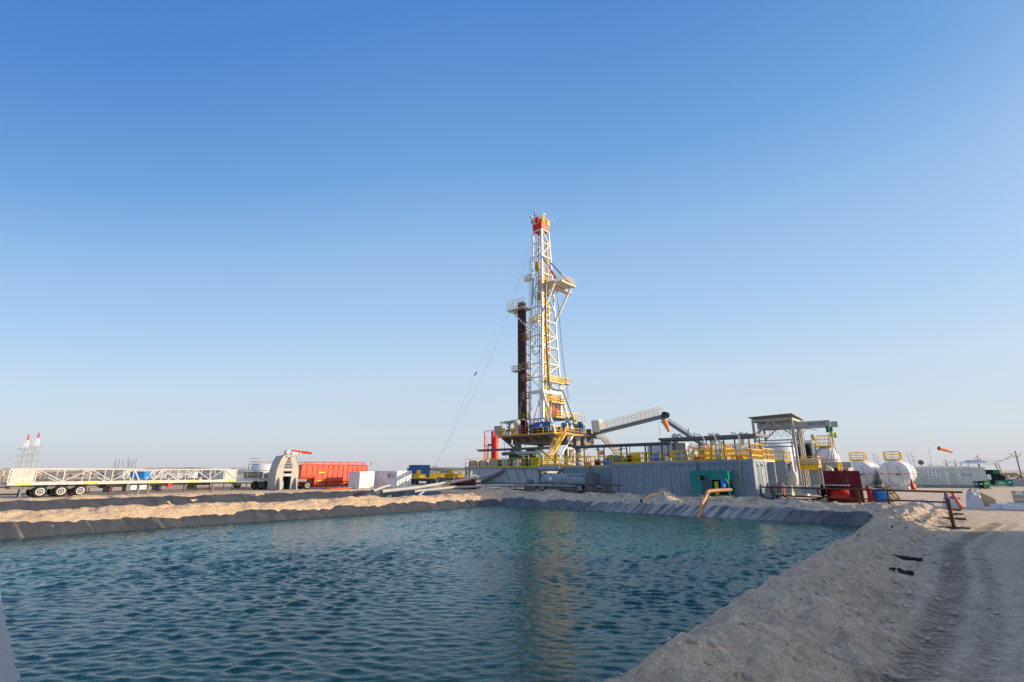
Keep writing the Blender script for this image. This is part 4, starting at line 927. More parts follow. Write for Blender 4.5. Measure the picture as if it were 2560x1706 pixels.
for i, (v, lb) in enumerate(((30.4, 'dark green shaker machine under the canopy left of the rig'), (27.6, 'green rounded shaker motor right of the dark green one'))):
    q = thing('shale_shaker', lb, 'machine', row(v, 1.7, 2.90), group='green shakers on the deck')
    b = MB(); b.bx(0, 1.8, 0, 2.3, 0, 1.1); b.bx(.1, 1.7, .1, 2.0, 1.1, 1.7) if i == 0 else b.lathe([(.3, -1.0), (.85, -.8), (.85, .8), (.3, 1.0)], (.9, 1.1, 1.5), 'Y', 14); b.build('body', DGREEN, q)
    b = MB(); b.box((.9, 1.4, 1.75), (1.0, .8, .5)); b.build('vibrator', MAROON if i == 0 else CREAM, q)
q = thing('mud_manifold', 'cream elbow pipe and dark gutter above the green shakers', 'pipework', row(25.8, 1.2, 2.90))
b = MB(); b.path([(0, 4.6, 1.85), (0, 1.5, 1.85), (0, .6, 1.8), (0, .2, 1.6), (0, .1, 1.2), (0, .1, 0)], .2, 10); b.build('elbow_pipe', PIPEG, q)
b = MB(); b.tube((0, 4.6, 1.85), (0, 7.2, 1.8), .24, 8); b.build('gutter', STEEL, q)
b = MB()
for y in (1.2, 2.6, 3.6): b.tube((.2, y, 0), (.2, y, 1.5), .07); b.tube((.2, y, 1.5), (.2, y+.7, 1.55), .09)
b.build('riser', CREAM, q)
q = thing('yellow_bin', 'yellow square bin on the shaker deck beside the green motor', 'bin', row(26.1, .5, 2.90)); b = MB(); b.prism([(0, 0, 0), (0, 1.1, 0), (0, 1.3, 1.2), (0, -.2, 1.2)], (.9, 0, 0)); b.build('body', mat('dull_yellow', (.50, .42, .03)), q)
# manifold skid in the gap
gp = thing('manifold_skid', 'grey pipe manifold skid with hoses in the gap between the tanks', 'pipework', row(22.4, .3))
b = MB(); b.bx(0, 2.6, 0, 2.9, 0.02, .5)
for y in (.1, 2.7): b.bar((0.1, y, .3), (.1, y, 2.9), .16)
b.bar((.1, .1, 3.0), (.1, 2.7, 3.0), .18); b.bar((.1, .1, 1.5), (.1, 2.7, 1.5), .12); b.bar((2.4, .1, 3.0), (2.4, 2.7, 3.0), .18); b.build('frame', GREYL, gp)
b = MB(); b.tube((-.2, -.2, 2.65), (-.2, 3.3, 2.65), .26, 12); b.build('header_pipe', GREY, gp)
b = MB()
for k in range(4): b.tube((.3+.5*k, .4+.3*k, .5), (.3+.5*k, .4+.3*k, 2.3), .1, 8); b.box((.3+.5*k, .4+.3*k, 1.3+.2*k), (.35, .35, .3)); b.box((.2, .4+.6*k, 2.0), (.3, .3, .3))
b.build('valve', CREAM, gp)
for k in range(3):
    b = MB(); b.path([(-.25, 3.2-.1*k, 2.5), (-.4, 2.9-.2*k, 1.9-.1*k), (-.4, 1.6, 1.3-.25*k), (-.4, .5+.1*k, 1.6-.1*k), (-.25, -.1, 2.4)], .06, 6); b.build('hose', BLACK, gp)
b = MB(); b.rail([(0, 2.8, 3.1), (0, -.0, 3.1)], 1.15, .5, .034); b.rail([(.9, 2.8, 3.1), (.9, 0, 3.1)], 1.15, .35, .034); b.rail([(2.4, 2.8, 3.1), (2.4, 0, 3.1)], 1.15, .4, .034); b.build('handrail', YEL, gp)
# canopies
def canopy(label, v0, v1, u0, u1, z, th=.14, posts=(), pu=(.5,), zb=3.1, slope=0.0, m=STEEL):
    t = thing('canopy', label, 'canopy', row(v0, u0)); L = v1-v0; W_ = u1-u0
    b = MB(); b.add([(0, 0, z), (W_, 0, z+slope), (W_, L, z+slope), (0, L, z)]+[(0, 0, z+th), (W_, 0, z+slope+th), (W_, L, z+slope+th), (0, L, z+th)],
                    [(0, 3, 2, 1), (4, 5, 6, 7), (0, 1, 5, 4), (1, 2, 6, 5), (2, 3, 7, 6), (3, 0, 4, 7)])
    b.build('roof', m, t)
    for y in posts:
        for x in pu: MB().bar((x, y, zb), (x, y, z+.01), .13).build('post', m, t)
    b = MB(); b.bar((.3, .2, z-.12), (.3, L-.2, z-.12), .1, .2); b.build('roof_beam', m, t)
    return t
canopy('long thin roof left of the rig over the shaker deck', 24.6, 38.5, 1.2, 2.6, 5.35, .1, (2, 7, 12.3), (1.0,), slope=.03)
canopy('thin flat roof on grey posts right of the rig stairway', 8.6, 21.8, 1.8, 3.8, 5.3, .14, (.5, 3.2, 6.3, 9.4, 12.3), (.4, 1.7))
canopy('thick dark roof over the yellow railed tank top', .6, 11.0, 3.9, 8.2, 5.75, .26, (.8, 3.3, 5.9, 10.2), (.3, 3.6), slope=.1)
# second row of tanks behind
t2 = slab_tank('mud_tank', 'grey steel tank with lit end behind the near tank row', 1.2, 12, 15.0, 18.0, 3.5, 3.5)
b = MB(); b.rail([(.1, 3.0, 3.52), (.1, .05, 3.52), (2.9, .05, 3.52), (2.9, 3.0, 3.52)], 1.15, .8, .034); b.build('handrail', YEL, t2)
t3 = slab_tank('mud_tank', 'plain grey tank behind the roofed tank tops', 1.0, 16, 4.2, 7.4, 3.35, 3.2)
b = MB(); b.rail([(.1, 14.8, 3.22), (.1, .05, 3.37), (3.1, .05, 3.37), (3.1, 5.0, 3.37)], 1.15, .9, .034); b.build('handrail', YEL, t3)
bd = thing('link_walkway', 'yellow railed walkway bridging the gap beside the long tank', 'walkway', row(.3, 3.6))
b = MB(); b.bx(0, 3.4, -.3, 1.1, 3.28, 3.4); b.build('deck', CREAM, bd)
b = MB(); b.rail([(0, -.25, 3.4), (3.4, -.25, 3.4)], 1.15, .7, .036); b.rail([(0, 1.05, 3.4), (3.4, 1.05, 3.4)], 1.15, .7, .036); b.build('handrail', YEL, bd)
for x in (.15, 3.2): MB().bar((x, -.2, 0), (x, -.2, 3.29), .13).build('post', GREYL, bd)
b = MB(); b.bar((3.3, .9, .1), (3.0, .9, 3.25), .1); b.build('prop', GREYL, bd)
b = MB(); b.path([row(1.0, 15.2, 3.1), row(.7, 15.2, 3.0), row(.6, 14.4, 2.0), row(.6, 12, 1.3), row(.8, 9.0, 1.15), row(1, 7.5, 1.2)], .07, 6); tag(b.build('black_hose', BLACK), 'black hose sagging between the two grey tanks', 'hose')
# things standing on the tank tops
b = MB(); rr = .42
q = thing('yellow_drum', 'big yellow drum standing on the long tank top by the white cabin', 'drum', row(12.2, .9, 3.2)); b.lathe([(.40, 0), (.42, .05), (.42, .55), (.45, .6), (.45, .68), (.42, .7), (.42, 1.1), (.3, 1.15)], (0, 0, 0), 'Z', 16); b.build('body', YEL, q)
rs = random.Random(12)
kinds = [('gate_valve', 'valve', YEL), ('agitator_motor', 'motor', MAROON), ('chemical_drum', 'drum', BLUEL), ('white_canister', 'canister', SIGNW), ('mud_pump_head', 'pump', GREYL), ('orange_box', 'box', mat('orange_pipe', (.62, .12, .03))), ('work_lamp', 'lamp', STEEL)]
wherev = [('on the long tank near its %s', [(1.2, 'right end'), (3.3, 'right rail corner'), (5.6, 'railed cage'), (7.2, 'second rail gate'), (8.9, 'middle rail gate'), (10.1, 'third roof post'), (13.2, 'left end beside the cabin')], 1.7, 3.32),
          ('on the tank behind, under the %s', [(2.2, 'right edge of the roof'), (4.4, 'second roof bay'), (6.4, 'third roof bay'), (8.4, 'fourth roof bay'), (10.4, 'left edge of the roof')], 5.4, 3.34),
          ('on the shorter tank by its %s', [(16.2, 'right corner'), (17.6, 'right quarter'), (19.2, 'middle rail'), (20.6, 'left quarter')], 1.9, 2.9)]
cn = 0
for tmpl, lst, u, z in wherev:
    for v, wtxt in lst:
        for jj in range(2):
            nm, ct, m_ = kinds[(cn*3+jj*2) % len(kinds)]; cn += 1
            q = thing(nm, (nm.replace('_', ' ')+(' ' + ('front one ' if jj == 0 else 'rear one ')) + tmpl % wtxt), ct, row(v+jj*.5, u+jj*.9-.5, z))
            b = MB(); hgt = .6+.5*rs.random()
            if ct == 'drum': b.lathe([(.28, 0), (.3, .05), (.3, .85), (.2, .9)], (0, 0, 0), 'Z', 12)
            elif ct == 'valve': b.tube((0, 0, 0), (0, 0, hgt), .06); b.lathe([(.1, -.02), (.24, -.02), (.24, .02), (.1, .02)], (0, 0, hgt), 'Z', 12); b.box((0, 0, .2), (.3, .3, .3))
            elif ct == 'motor': b.lathe([(.15, -.35), (.25, -.3), (.25, .3), (.15, .35)], (0, 0, .55), 'Y', 12); b.bx(-.25, .25, -.3, .3, 0, .3)
            elif ct == 'canister': b.lathe([(.16, 0), (.16, .5), (.07, .62), (.07, .7)], (0, 0, 0), 'Z', 10); b.box((.3, 0, .25), (.2, .3, .5))
            elif ct == 'pump': b.lathe([(.2, -.2), (.32, -.15), (.32, .15), (.2, .2)], (0, 0, .45), 'X', 14); b.bx(-.3, .3, -.4, .4, 0, .15); b.tube((0, 0, .4), (0, 0, 1.1), .09)
            elif ct == 'box': b.bx(-.3, .3, -.3, .3, 0, .45); b.bx(-.32, .32, -.32, .32, .45, .5)
            else: b.tube((0, 0, 0), (0, 0, 2.0), .045); b.box((0, 0, 2.0), (.9, .15, .1))
            b.build('body', m_, q)
for i, v in enumerate((4.0, 5.2, 1.7)):
    q = thing('hand_pump_pipe', ('tall white bent pipe rising from the tank top beside the roof edge', 'tall white bent pipe left of its twin on the tank top', 'tall white pipe nearest the lifting frame')[i], 'pipe', row(v, 2.3, 3.3)); b = MB(); b.path([(0, 0, 0), (0, 0, 2.4), (0, .2, 2.7), (0, .7, 2.8)], .07, 8); b.build('pipe', WHITE, q)
# cylinder trailer in front of the short tank
ct_ = thing('cylinder_trailer', 'grey cylinder tank trailer with one black wheel before the short tank', 'trailer', row(15.6, -2.2))
b = MB(); b.lathe([(.05, 1.3), (.55, 1.4), (.72, 1.7), (.72, 7.6), (.5, 7.9), (.05, 8.0)], (0.6, 0, 1.35), 'Y', 20); b.build('tank_body', GREY, ct_)
b = MB(); b.bx(.1, 1.3, .3, 1.3, .5, 2.2); b.bx(.05, .2, 0, 8.2, .45, .6); b.bx(1.1, 1.25, 0, 8.2, .45, .6); b.bar((.1, .1, 1.9), (.1, 4.0, 1.9), .1); b.prism([(0, .2, .6), (0, .5, 3.0), (0, .7, 3.0), (0, 1.3, 1.6)], (.12, 0, 0)); b.bx(0.1, 1.3, 7.9, 8.2, .5, 2.4); b.build('frame', STEEL, ct_)
for y in (2.1, 7.4): add_wheel(ct_, (.0, y, .52), .5, .34, 'x')
MB().box((-.14, 6.2, 1.55), (.03, .5, .4)).build('label_plate', SIGNW, ct_)
b = MB(); b.lathe([(.1, -.25), (.42, -.2), (.42, .2), (.1, .25)], (.2, 9.6, 1.0), 'X', 16); b.bx(0, 1, 8.6, 10.4, .3, .6); b.build('pump', STEEL, ct_)
# white corrugated cabin behind the long tank
wc = container('site_cabin', 'white corrugated cabin standing behind the long tank left of the roof', 'cabin', row(9.6, 7.8)+UP*0, 4.9, 2.5, 5.6, mat('cabin_blue_white', (.66, .71, .76), .5), doors='end', z0=2.6)
for x, y in ((.1, .1), (2.3, .1), (.1, 4.7), (2.3, 4.7)): MB().bar((x, y, 0), (x, y, 2.6), .2).build('stand_leg', GREYL, wc)
# ================================================================ LIFTING FRAME
lf_ = A(2006, 57.3, 0)
lf = thing('lifting_gantry', 'grey steel lifting gantry with two marked crane beams and flat roof', 'gantry crane', lf_)
for x, y in ((0, 0), (0, 4.3), (5.0, .3), (5.0, 4.5)):
    MB().bar((x, y, 0), (x, y, 8.5), .24, .24).build('post', GREYW, lf)
for x, y in ((2.6, .1), (3.4, .1)):
    MB().bar((x, y, 0), (x, y, 7.4), .2).build('post', GREYW, lf)
b = MB()
b.bar((0, 0, 8.35), (0, 4.3, 8.35), .2, .3); b.bar((5, 0, 8.35), (5, 4.5, 8.35), .2, .3); b.bar((0, 0, 8.35), (5, 0.2, 8.35), .2, .3); b.bar((0, 4.3, 8.35), (5, 4.5, 8.35), .2, .3)
b.bar((0, 0, 6.4), (0, 2.2, 8.2), .14); b.bar((0, 4.3, 6.6), (0, 2.4, 8.2), .14); b.bar((0, 4.3, 6.0), (4.9, 4.4, 8.2), .12); b.bar((5, .3, 6.3), (5, 2.4, 8.2), .14); b.bar((5, 4.5, 6.3), (5, 2.4, 8.2), .14)
for z in (5.6, 5.95): b.bar((0, 0, z), (0, 4.3, z), .12); b.bar((0, 4.3, z), (5, 4.5, z), .12)
for z in (5.4, 6.2): b.bar((5, .3, z), (5, 4.5, z), .14)
b.build('brace', GREYW, lf)
b = MB(); b.add([(-.3, -.2, 8.9), (5.6, -.1, 8.55), (5.6, 4.9, 8.55), (-.3, 4.7, 8.75), (-.3, -.2, 8.97), (5.6, -.1, 8.62), (5.6, 4.9, 8.63), (-.3, 4.7, 8.83)], [(0, 3, 2, 1), (4, 5, 6, 7), (0, 1, 5, 4), (1, 2, 6, 5), (2, 3, 7, 6), (3, 0, 4, 7)]); b.build('roof', mat('roof_tin', (.22, .21, .20), .6), lf)
for i, x in enumerate((1.2, 3.4)):
    yb = -3.6-.35*i
    b = MB(); b.bx(x-.05, x+.05, yb, 4.2, 7.42, 7.98); b.bx(x-.18, x+.18, yb, 4.2, 7.98, 8.03); b.bx(x-.18, x+.18, yb, 4.2, 7.37, 7.42); bm_ = b.build('crane_beam', GREYL, lf)
    text('beam_lettering', 'SWL 3 MT', .42, INK, bm_, (x-.075, -1.35, 7.55), (R(90), 0, R(-90)))
    yh = yb+.35+.4*i
    b = MB(); b.box((x, yh, 7.2), (.35, .32, .34)); b.box((x, yh, 6.85), (.25, .3, .4)); hz = b.build('hoist', DGREEN, lf)
    b = MB(); b.lathe([(.1, 0), (.19, .05), (.19, .55), (.1, .6)], (x, yh-.32, 6.15), 'Z', 12); b.build('chain_bucket', GREENL, hz)
    b = MB(); b.path([(x, yh, 6.5), (x, yh+.1, 5.4), (x, yh+.5, 3.6), (x, yh+1.0, 2.6)], .035, 5); b.path([(x, yh, 5.4), (x, yh-.2, 4.2), (x, yh+.1, 2.6)], .035, 5); b.build('chain', STEEL, hz)
b = MB()
for k in range(5): y = .6+k*.75; b.path([(1.2, y, 7.4), (1.25, y+.1, 6.6), (1.2, y+.3, 6.3), (1.2, y+.5, 6.7), (1.2, y+.6, 7.35)], .025, 4)
b.path([(1.2, -2.2, 7.0), (1.2, -1.2, 7.2), (1.2, -.2, 6.3), (1.2, .2, 5.6), (1.2, .5, 6.4)], .03, 4); b.build('festoon_cable', BLACK, lf)
# pipes and pumps below the frame
cb = thing('centrifuge_stand', 'cream centrifuge machine on a yellow railed stand below the gantry', 'machine', A(2033, 58.5, 0))
b = MB(); b.bx(-.8, .8, -1.1, 1.1, 2.8, 2.95); b.bx(-.85, -.8, -1.1, 1.1, 2.55, 2.95); b.rail([(-.8, 1.1, 2.95), (-.8, -1.1, 2.95), (.8, -1.1, 2.95)], 1.1, .6, .036); b.build('platform', YEL, cb)
b = MB(); b.lathe([(.3, -1.4), (.45, -1.2), (.45, .4), (.3, .8)], (-.3, .2, 3.4), 'Y', 14); b.lathe([(.2, 0), (.42, .1), (.38, 1.0), (.2, 1.6)], (.2, -1.9, 1.4), 'Z', 12); b.build('bowl', CREAM, cb)
for x in (-.7, .7):
    for y in (-1.0, 1.0): MB().bar((x, y, 0), (x, y, 2.81), .18).build('leg', GREYW, cb)
b = MB(); b.path([(0, -1.7, 2.9), (.1, -2.2, 2.6), (.1, -2.3, 1.2), (0, -2.4, .6)], .2, 8); b.build('chute', CREAM, cb)
b = MB(); b.tube((.9, -2.8, 0), (.6, -2.8, 3.3), .09); b.tube((1.3, -3.0, 0), (1.0, -3, 3.4), .09)
for i in range(9): b.bar((.9-.03*i, -2.8, .4+.33*i), (1.3-.03*i, -3, .4+.33*i), .05)
b.build('ladder', YEL, cb)
wp = thing('wellhead_pump', 'cream upright pump valve at the lit end of the rear tank', 'pump', A(1990, 53.0, 0))
b = MB(); b.lathe([(.3, 0), (.35, .3), (.22, .5), (.42, 1.3), (.45, 2.0), (.3, 2.3), (.12, 2.6), (.15, 2.9)], (0, 0, 0), 'Z', 14); b.tube((0, -.9, .6), (0, .9, .6), .18); b.lathe([(.3, -.05), (.3, .05)], (-.3, 0, 1.0), 'X', 10); b.build('body', CREAM, wp)
for i, (px_, D_) in enumerate(((2000, 50.5), (1962, 50.0), (2050, 53.0))):
    q = thing('pump_skid', ('cream pump skid block right of the valve pump', 'white pump skid before the rear tank end', 'cream pump skid beneath the centrifuge stand')[i], 'pump', A(px_, D_, 0))
    b = MB(); b.bx(-.5, .5, -.8, .8, .05, .4); b.lathe([(.1, -.5), (.28, -.45), (.28, .4), (.1, .5)], (0, 0, .7), 'Y', 12); b.box((.1, -.6, .7), (.4, .3, .6)); b.build('body', CREAM if i != 1 else GREYL, q)
q = thing('mud_hose_reel', 'dark machine with coiled hoses between the tank and red container', 'machine', A(2068, 43, 0))
b = MB(); b.lathe([(.2, -.3), (.55, -.28), (.55, -.2), (.3, -.18), (.3, .18), (.55, .2), (.55, .28), (.2, .3)], (0, 0, .75), 'Y', 18); b.path([(0, -.3, .4), (-.6, .6, .1), (-1.5, 1.6, .03)], .09, 6); b.path([(0, -.5, .9), (-.1, -.9, .3), (0, -.2, .1), (.1, .6, .5)], .06, 6); b.build('reel', BLACK, q)
b = MB(); b.box((.2, 1.2, .8), (.6, 1.2, .6)); b.tube((0, -.1, .9), (0, -.1, 1.7), .06); b.build('engine', GREYL, q)
b = MB(); b.path([A(1935, 45, .6), A(1940, 44.5, .2), A(1955, 44.2, .35), A(1975, 44, .05), A(1992, 43.8, .15)], .07, 6); b.path([A(1900, 44.9, .9), A(1906, 44.6, .2), A(1925, 44.3, .06), A(1945, 44.2, .12)], .06, 6)
tag(b.build('black_hose', BLACK), 'black hoses lying on the sand by the long tank end', 'hose')
q = thing('red_plate_tank', 'low dark tank with red end plate behind the rusty fence', 'tank', A(1962, 47.5, 0)); b = MB(); b.lathe([(.6, 0), (.6, 2.6)], (0, 0, .7), 'Y', 16); b.build('body', STEEL, q); b = MB(); b.bx(-.3, .3, -.06, 0, .05, 1.2); b.build('end_plate', MAROON, q)
q = thing('valve_skid', 'grey valve skid at the foot of the long tank end', 'pump', A(1915, 46.3, 0)); b = MB(); b.bx(-.3, .6, -1.2, 1.2, 0, .45)
for k in range(4): b.tube((0, -.9+.6*k, .4), (0, -.9+.6*k, 1.2), .08); b.lathe([(.18, -.03), (.18, .03)], (0, -.9+.6*k, 1.2), 'Z', 10)
b.build('body', GREY, q)
q = thing('dry_bush', 'small green yellow bush of hose at the tank corner', 'hose bundle', on(1886, 1252)); b = MB()
for k in range(7): a = k*.9; b.path([(.25*math.cos(a+j*.6), .25*math.sin(a+j*.6), .08+.06*k*(.5+.5*math.sin(j))) for j in range(8)], .03, 5)
b.build('coil', mat('olive', (.25, .24, .05)), q)
# ================================================================ GREEN PUMP SET
gs = thing('pump_set', 'green diesel pump set with open bay standing before the long tank', 'pump', A(1826, 45.6, .12))
def gsY(L): return L
b = MB(); LN = 3.55
b.bx(0, 1.25, 1.55, LN, .25, 2.25); b.bx(0, 1.25, 0, 1.55, 1.5, 2.25); b.bx(1.15, 1.25, .1, 1.55, .3, 1.5); b.bx(-.01, 1.26, -.01, LN+.01, 2.25, 2.3)
b.bx(0, .1, 0.0, .14, 0, 1.5); b.bx(1.15, 1.25, 0, .1, 0, 1.5); b.build('canopy', GREEN, gs)
b = MB(); b.bx(-.012, .0, 1.9, 3.0, 1.45, 1.85); b.build('control_panel', DARK, gs)
b = MB(); b.bx(-.02, -.012, 2.6, 2.93, 1.5, 1.78); b.build('display', mat('lcd', (.16, .24, .18), .2), gs)
b = MB()
for k in range(4): b.bx(-.02, -.012, 2.05, 2.1, 1.5+.08*k, 1.54+.08*k)
b.build('button', SIGNW, gs)
b = MB(); b.bx(-.02, -.001, 1.62, 2.5, .32, 1.44); b.build('door', mat('slate', (.06, .09, .11), .5), gs)
b = MB(); b.bx(.3, 1.1, .15, 1.5, .35, 1.1); b.box((.5, 1.2, 1.2), (.5, .4, .4)); b.tube((.5, 1.35, 1.3), (.5, 1.35, 1.6), .09); b.build('engine', DARK, gs)
b = MB(); b.box((.1, 1.15, .75), (.2, .32, 1.2)); b.build('fuel_filter', mat('dull_yellow', (.50, .42, .03)), gs)
b = MB(); b.lathe([(.1, -.15), (.42, -.12), (.42, .12), (.1, .15)], (-.1, .42, .9), 'Y', 18); b.tube((-.1, .45, 1.1), (-.1, .5, 1.7), .1); b.box((-.05, .5, 1.35), (.3, .3, .3)); b.build('volute', BLUEL, gs)
b = MB(); b.bx(-.3, 1.4, -.3, LN+.1, -.18, -.04); b.bx(-.2, 1.3, 0, 1.4, .0, .12); b.bx(-.1, .3, -.25, .15, -.04, .08); b.build('base', mat('timber', (.36, .27, .20), .9), gs)
gi = LF(gs)
he = P(1769, 1230, 43.9); hw = A(1744, 41.5, ZW-.2); dr_ = []
for k in range(1, 9):
    p = he.lerp(hw, k/8); a_, b_ = to_s(p); p.z = max(p.z, TZ(p)+.17, float(terrain(np.array([a_]), np.array([b_]), False)[0])+.3) if k < 8 else p.z; dr_.append(gi(p))
b = MB(); b.path([gi(P(1828, 1225, 45.0)), gi(P(1800, 1226, 44.6)), gi(P(1783, 1227, 44.2)), gi(P(1773, 1228, 44.0)), gi(he)]+dr_, .15, 10)
b.lathe([(.17, -.06), (.21, 0), (.17, .06)], tuple(gi(P(1768, 1233, 43.75))), 'Z', 12); b.build('suction_hose', BRONZE, gs)
b = MB(); b.path([(-.15, 1.75, .35), (-.3, 2.0, -.05), (-.3, 2.3, -.28), (-.3, 2.6, -.1), (-.2, 2.7, .3)], .03, 5); b.path([(-.02, .3, 1.6), (-.15, .15, 1.5), (-.1, 0.0, 1.2)], .035, 5); b.build('small_hose', SIGNW, gs)
q = thing('loose_pipe', 'grey broken pipe end lying on rubble left of the green pump', 'pipe', (0, 0, 0), 0); b = MB(); b.path([P(1603, 1253, 42.5), P(1625, 1238, 43.3), P(1640, 1237, 44.5)], .15, 10); b.build('pipe', mat('dirty_pipe', (.09, .08, .075), .8), q)
# ================================================================ RUSTY FENCES
def fence(label, pts, posts, h=1.15, r=.055, foot=False, mids=(.42,), over=.5):
    t = thing('pipe_fence', label, 'fence', pts[0], 0); o0 = Vector(pts[0]); tot = [0]
    def at(k):
        for a, b_ in zip(pts[:-1], pts[1:]): pass
        a, b_ = pts[0], pts[-1]; return a.lerp(b_, k)
    a, b_ = Vector(pts[0]), Vector(pts[-1]); d = (b_-a).normalized()
    m = MB(); m.tube(a-d*over+UP*h-o0, b_+d*over+UP*h-o0, r, 8); m.build('top_rail', RUST, t)
    m = MB(); m.tube(a+UP*h*mids[0]-o0, b_+UP*h*mids[0]-o0, r*.85, 8); m.build('lower_rail', RUST, t)
    for k in posts:
        p = a.lerp(b_, k); p = Vector((p.x, p.y, 0)); zt = a.lerp(b_, k).z
        m = MB(); m.tube(p+UP*(TZ(p)-.15)-o0, p+UP*(zt+h)-o0, r, 8)
        if foot: sd = d.cross(UP); m.bar(p+UP*(TZ(p)+.05)-sd*.53-o0, p+UP*(TZ(p)+.05)+sd*.53-o0, .12, .1)
        m.build('post', RUST, t)
    return t
def fp(px, ytop, h, D): v = A(px, D, ZP(ytop, D)-h); return v
fence('rusty pipe fence below the grey tank row, centre', [fp(1163, 1206, 1.15, 66), fp(1547, 1213.5, 1.15, 50.5)], [0, .14, .31, .39, .46, .64, .87, .94, 1.0])
fence('long rusty fence passing before the red container on the right', [fp(1933, 1218.5, 1.15, 43.3), fp(2372, 1230, 1.15, 33.6)], [0, .56, .72, 1.0], over=.9, r=.065)
fence('rusty fence with flat feet running toward the camera at right', [fp(2376, 1232, 1.15, 32.5), A(2385, 22.6, .02)], [.0, .33, .66, 1.0], foot=True, mids=(.45,), over=.1, r=.075)
fence('leftmost rusty fence before the truss trailer wheels', [fp(-60, 1219.5, 1.15, 46), fp(226, 1214, 1.15, 51)], [.0, .33, .97], over=.6)
fence('rusty fence before the middle of the truss trailer', [fp(271, 1213, 1.15, 52), fp(557, 1207, 1.15, 64)], [0, .13, .6, .85, 1.0], over=.4)
fence('rusty fence from the truss trailer to the red tank', [fp(578, 1208, 1.15, 65), fp(874, 1203.8, 1.15, 72)], [0, .05, .36, .48, .52, .78, .93, .97, 1.0], over=.6)
# ================================================================ PIPES AT THE PIT CORNER
for lb, pts, r_, m_ in (('long pale pipe sloping over the dry pit toward the grey hopper', [P(955, 1229, 57), P(1040, 1220, 60), P(1120, 1207, 63), P(1190, 1194, 66), P(1225, 1188, 68)], .19, PIPEG),
        ('shorter pale pipe lying beside the dry pit end', [P(1036, 1229, 56.5), P(1090, 1223.5, 58), P(1140, 1218, 60)], .15, PIPEG),
        ('short pale pipe left of the long sloping pipe', [P(933, 1228, 58), P(955, 1219, 61), P(975, 1214, 64)], .14, PIPEG),
        ('long grey pipe behind the centre rusty fence', [P(1140, 1218.5, 60.5), P(1300, 1212.5, 60), P(1400, 1214, 58), P(1500, 1216.5, 55)], .14, GREYL)):
    b = MB(); b.path([p for p in pts], r_, 12); o = b.build('discharge_pipe', m_); tag(o, lb, 'pipe')
    b = MB(); d = (pts[1]-pts[0]).normalized(); b.tube(pts[0]-d*.02, pts[0]-d*.03, r_*.8, 12); b.build('bore', DARK, o)
for lb, a, c, m_ in (('green strap hanging near the pale pipe ends', P(930, 1222, 60), P(922, 1238, 57.5), mat('teal', (.0, .25, .2))), ('red pipe lying on sand before the red tank', P(810, 1225, 62), P(880, 1220, 66), ORED), ('grey plank lying into the dry pit', P(1060, 1229, 57), P(1040, 1244, 53), PIPEG)):
    b = MB(); b.tube(a, c, .09, 8); tag(b.build('loose_bar', m_), lb, 'bar')
q = thing('valve_tree', 'brass and white valve tree by the pale pipe', 'valve', A(1120, 63, 0)); b = MB(); b.tube((0, 0, 0), (0, 0, 1.2), .12); b.lathe([(.3, -.04), (.3, .04)], (0, 0, 1.2), 'Z', 10); b.tube((-.9, 0, .5), (.9, 0, .5), .14); b.tube((.9, 0, .4), (.9, 0, 1.8), .05); b.build('body', mat('brass', (.5, .38, .12), .4), q)
q = thing('red_hose_rack', 'maroon pipe bundle below the sloping pale pipe', 'pipework', A(1152, 70, 0)); b = MB(); b.lathe([(.5, -2.5), (.5, 2)], (0, 0, 1.0), 'Y', 14); b.build('drum', MAROON, q); b = MB(); b.bx(-.5, .5, -2.6, 2.2, 0, .5); b.build('skid', MAROON, q)
# ================================================================ RIGHT SIDE
PALEY = mat('pale_yellow', (.72, .50, .10))
# maroon container with awning
mc = container('shipping_container', 'maroon shipping container with small awning before the white tanks', 'container', A(2163, 39.6, 0), 2.5, 6.0, 2.42, MAROON, doors='none', z0=.12) if False else None
mo = A(2163, 39.6, .0)
mc = thing('shipping_container', 'maroon corrugated container with lit right side before the white tanks', 'container', mo, TH+R(9))
b = MB(); b.corr(.08, 2.42, .15, 2.38, .05, axis='y', sign=-1, pitch=.27, amp=.05); b.corr(.08, 5.9, .15, 2.38, .05, axis='x', sign=-1, pitch=.27, amp=.04)
b.corr(.08, 5.9, .15, 2.38, 2.45, axis='x', sign=1); b.bx(5.85, 5.9, .08, 2.4, .15, 2.38); b.bx(.06, 5.9, .06, 2.44, 2.33, 2.38); b.bx(.06, 5.9, .06, 2.44, .12, .16); b.build('wall', MAROON, mc)
b = MB()
for x in (0, 5.9):
    for y in (0, 2.4): b.bx(x, x+.1, y, y+.1, 0, 2.42)
b.bx(0.003, .1, .1, 2.4, 2.32, 2.424); b.bx(.1, 5.9, .003, .1, 2.3, 2.42); b.bx(.1, 5.9, .003, .1, .02, .15); b.bx(.003, .1, .1, 2.4, .02, .15); b.build('frame', mat('maroon_edge', (.17, .02, .025), .6), mc)
aw = thing('fuel_awning', 'dark fuel tank bay with scalloped awning before the maroon container', 'fuel station', mo+E1*-1.2+E2*.15, TH+R(9))
b = MB(); n = 9
for i in range(n): y = .45+i*.18; b.prism([(-.05, y, 1.28), (-.05, y+.09, 1.33), (-.05, y+.18, 1.28), (-.05, y+.09, 1.30)], (1.1, 0, .05))
b.build('awning', GREYL, aw)
b = MB(); b.bx(.98, 1.03, .45, 2.05, .05, 1.28); b.bx(.05, .98, 1.98, 2.02, .05, 1.25); b.build('back_panel', MAROON, aw)
for y in (.47, 2.02):
    for x in (.0, .9): MB().bar((x, y, 0), (x, y, 1.3), .05).build('post', RUST, aw)
b = MB(); b.lathe([(.1, .6), (.3, .62), (.3, 1.85), (.1, 1.87)], (.5, 0, .72), 'Y', 16); b.bx(.2, .8, .62, 1.85, .35, .6); b.build('fuel_tank', RED, aw)
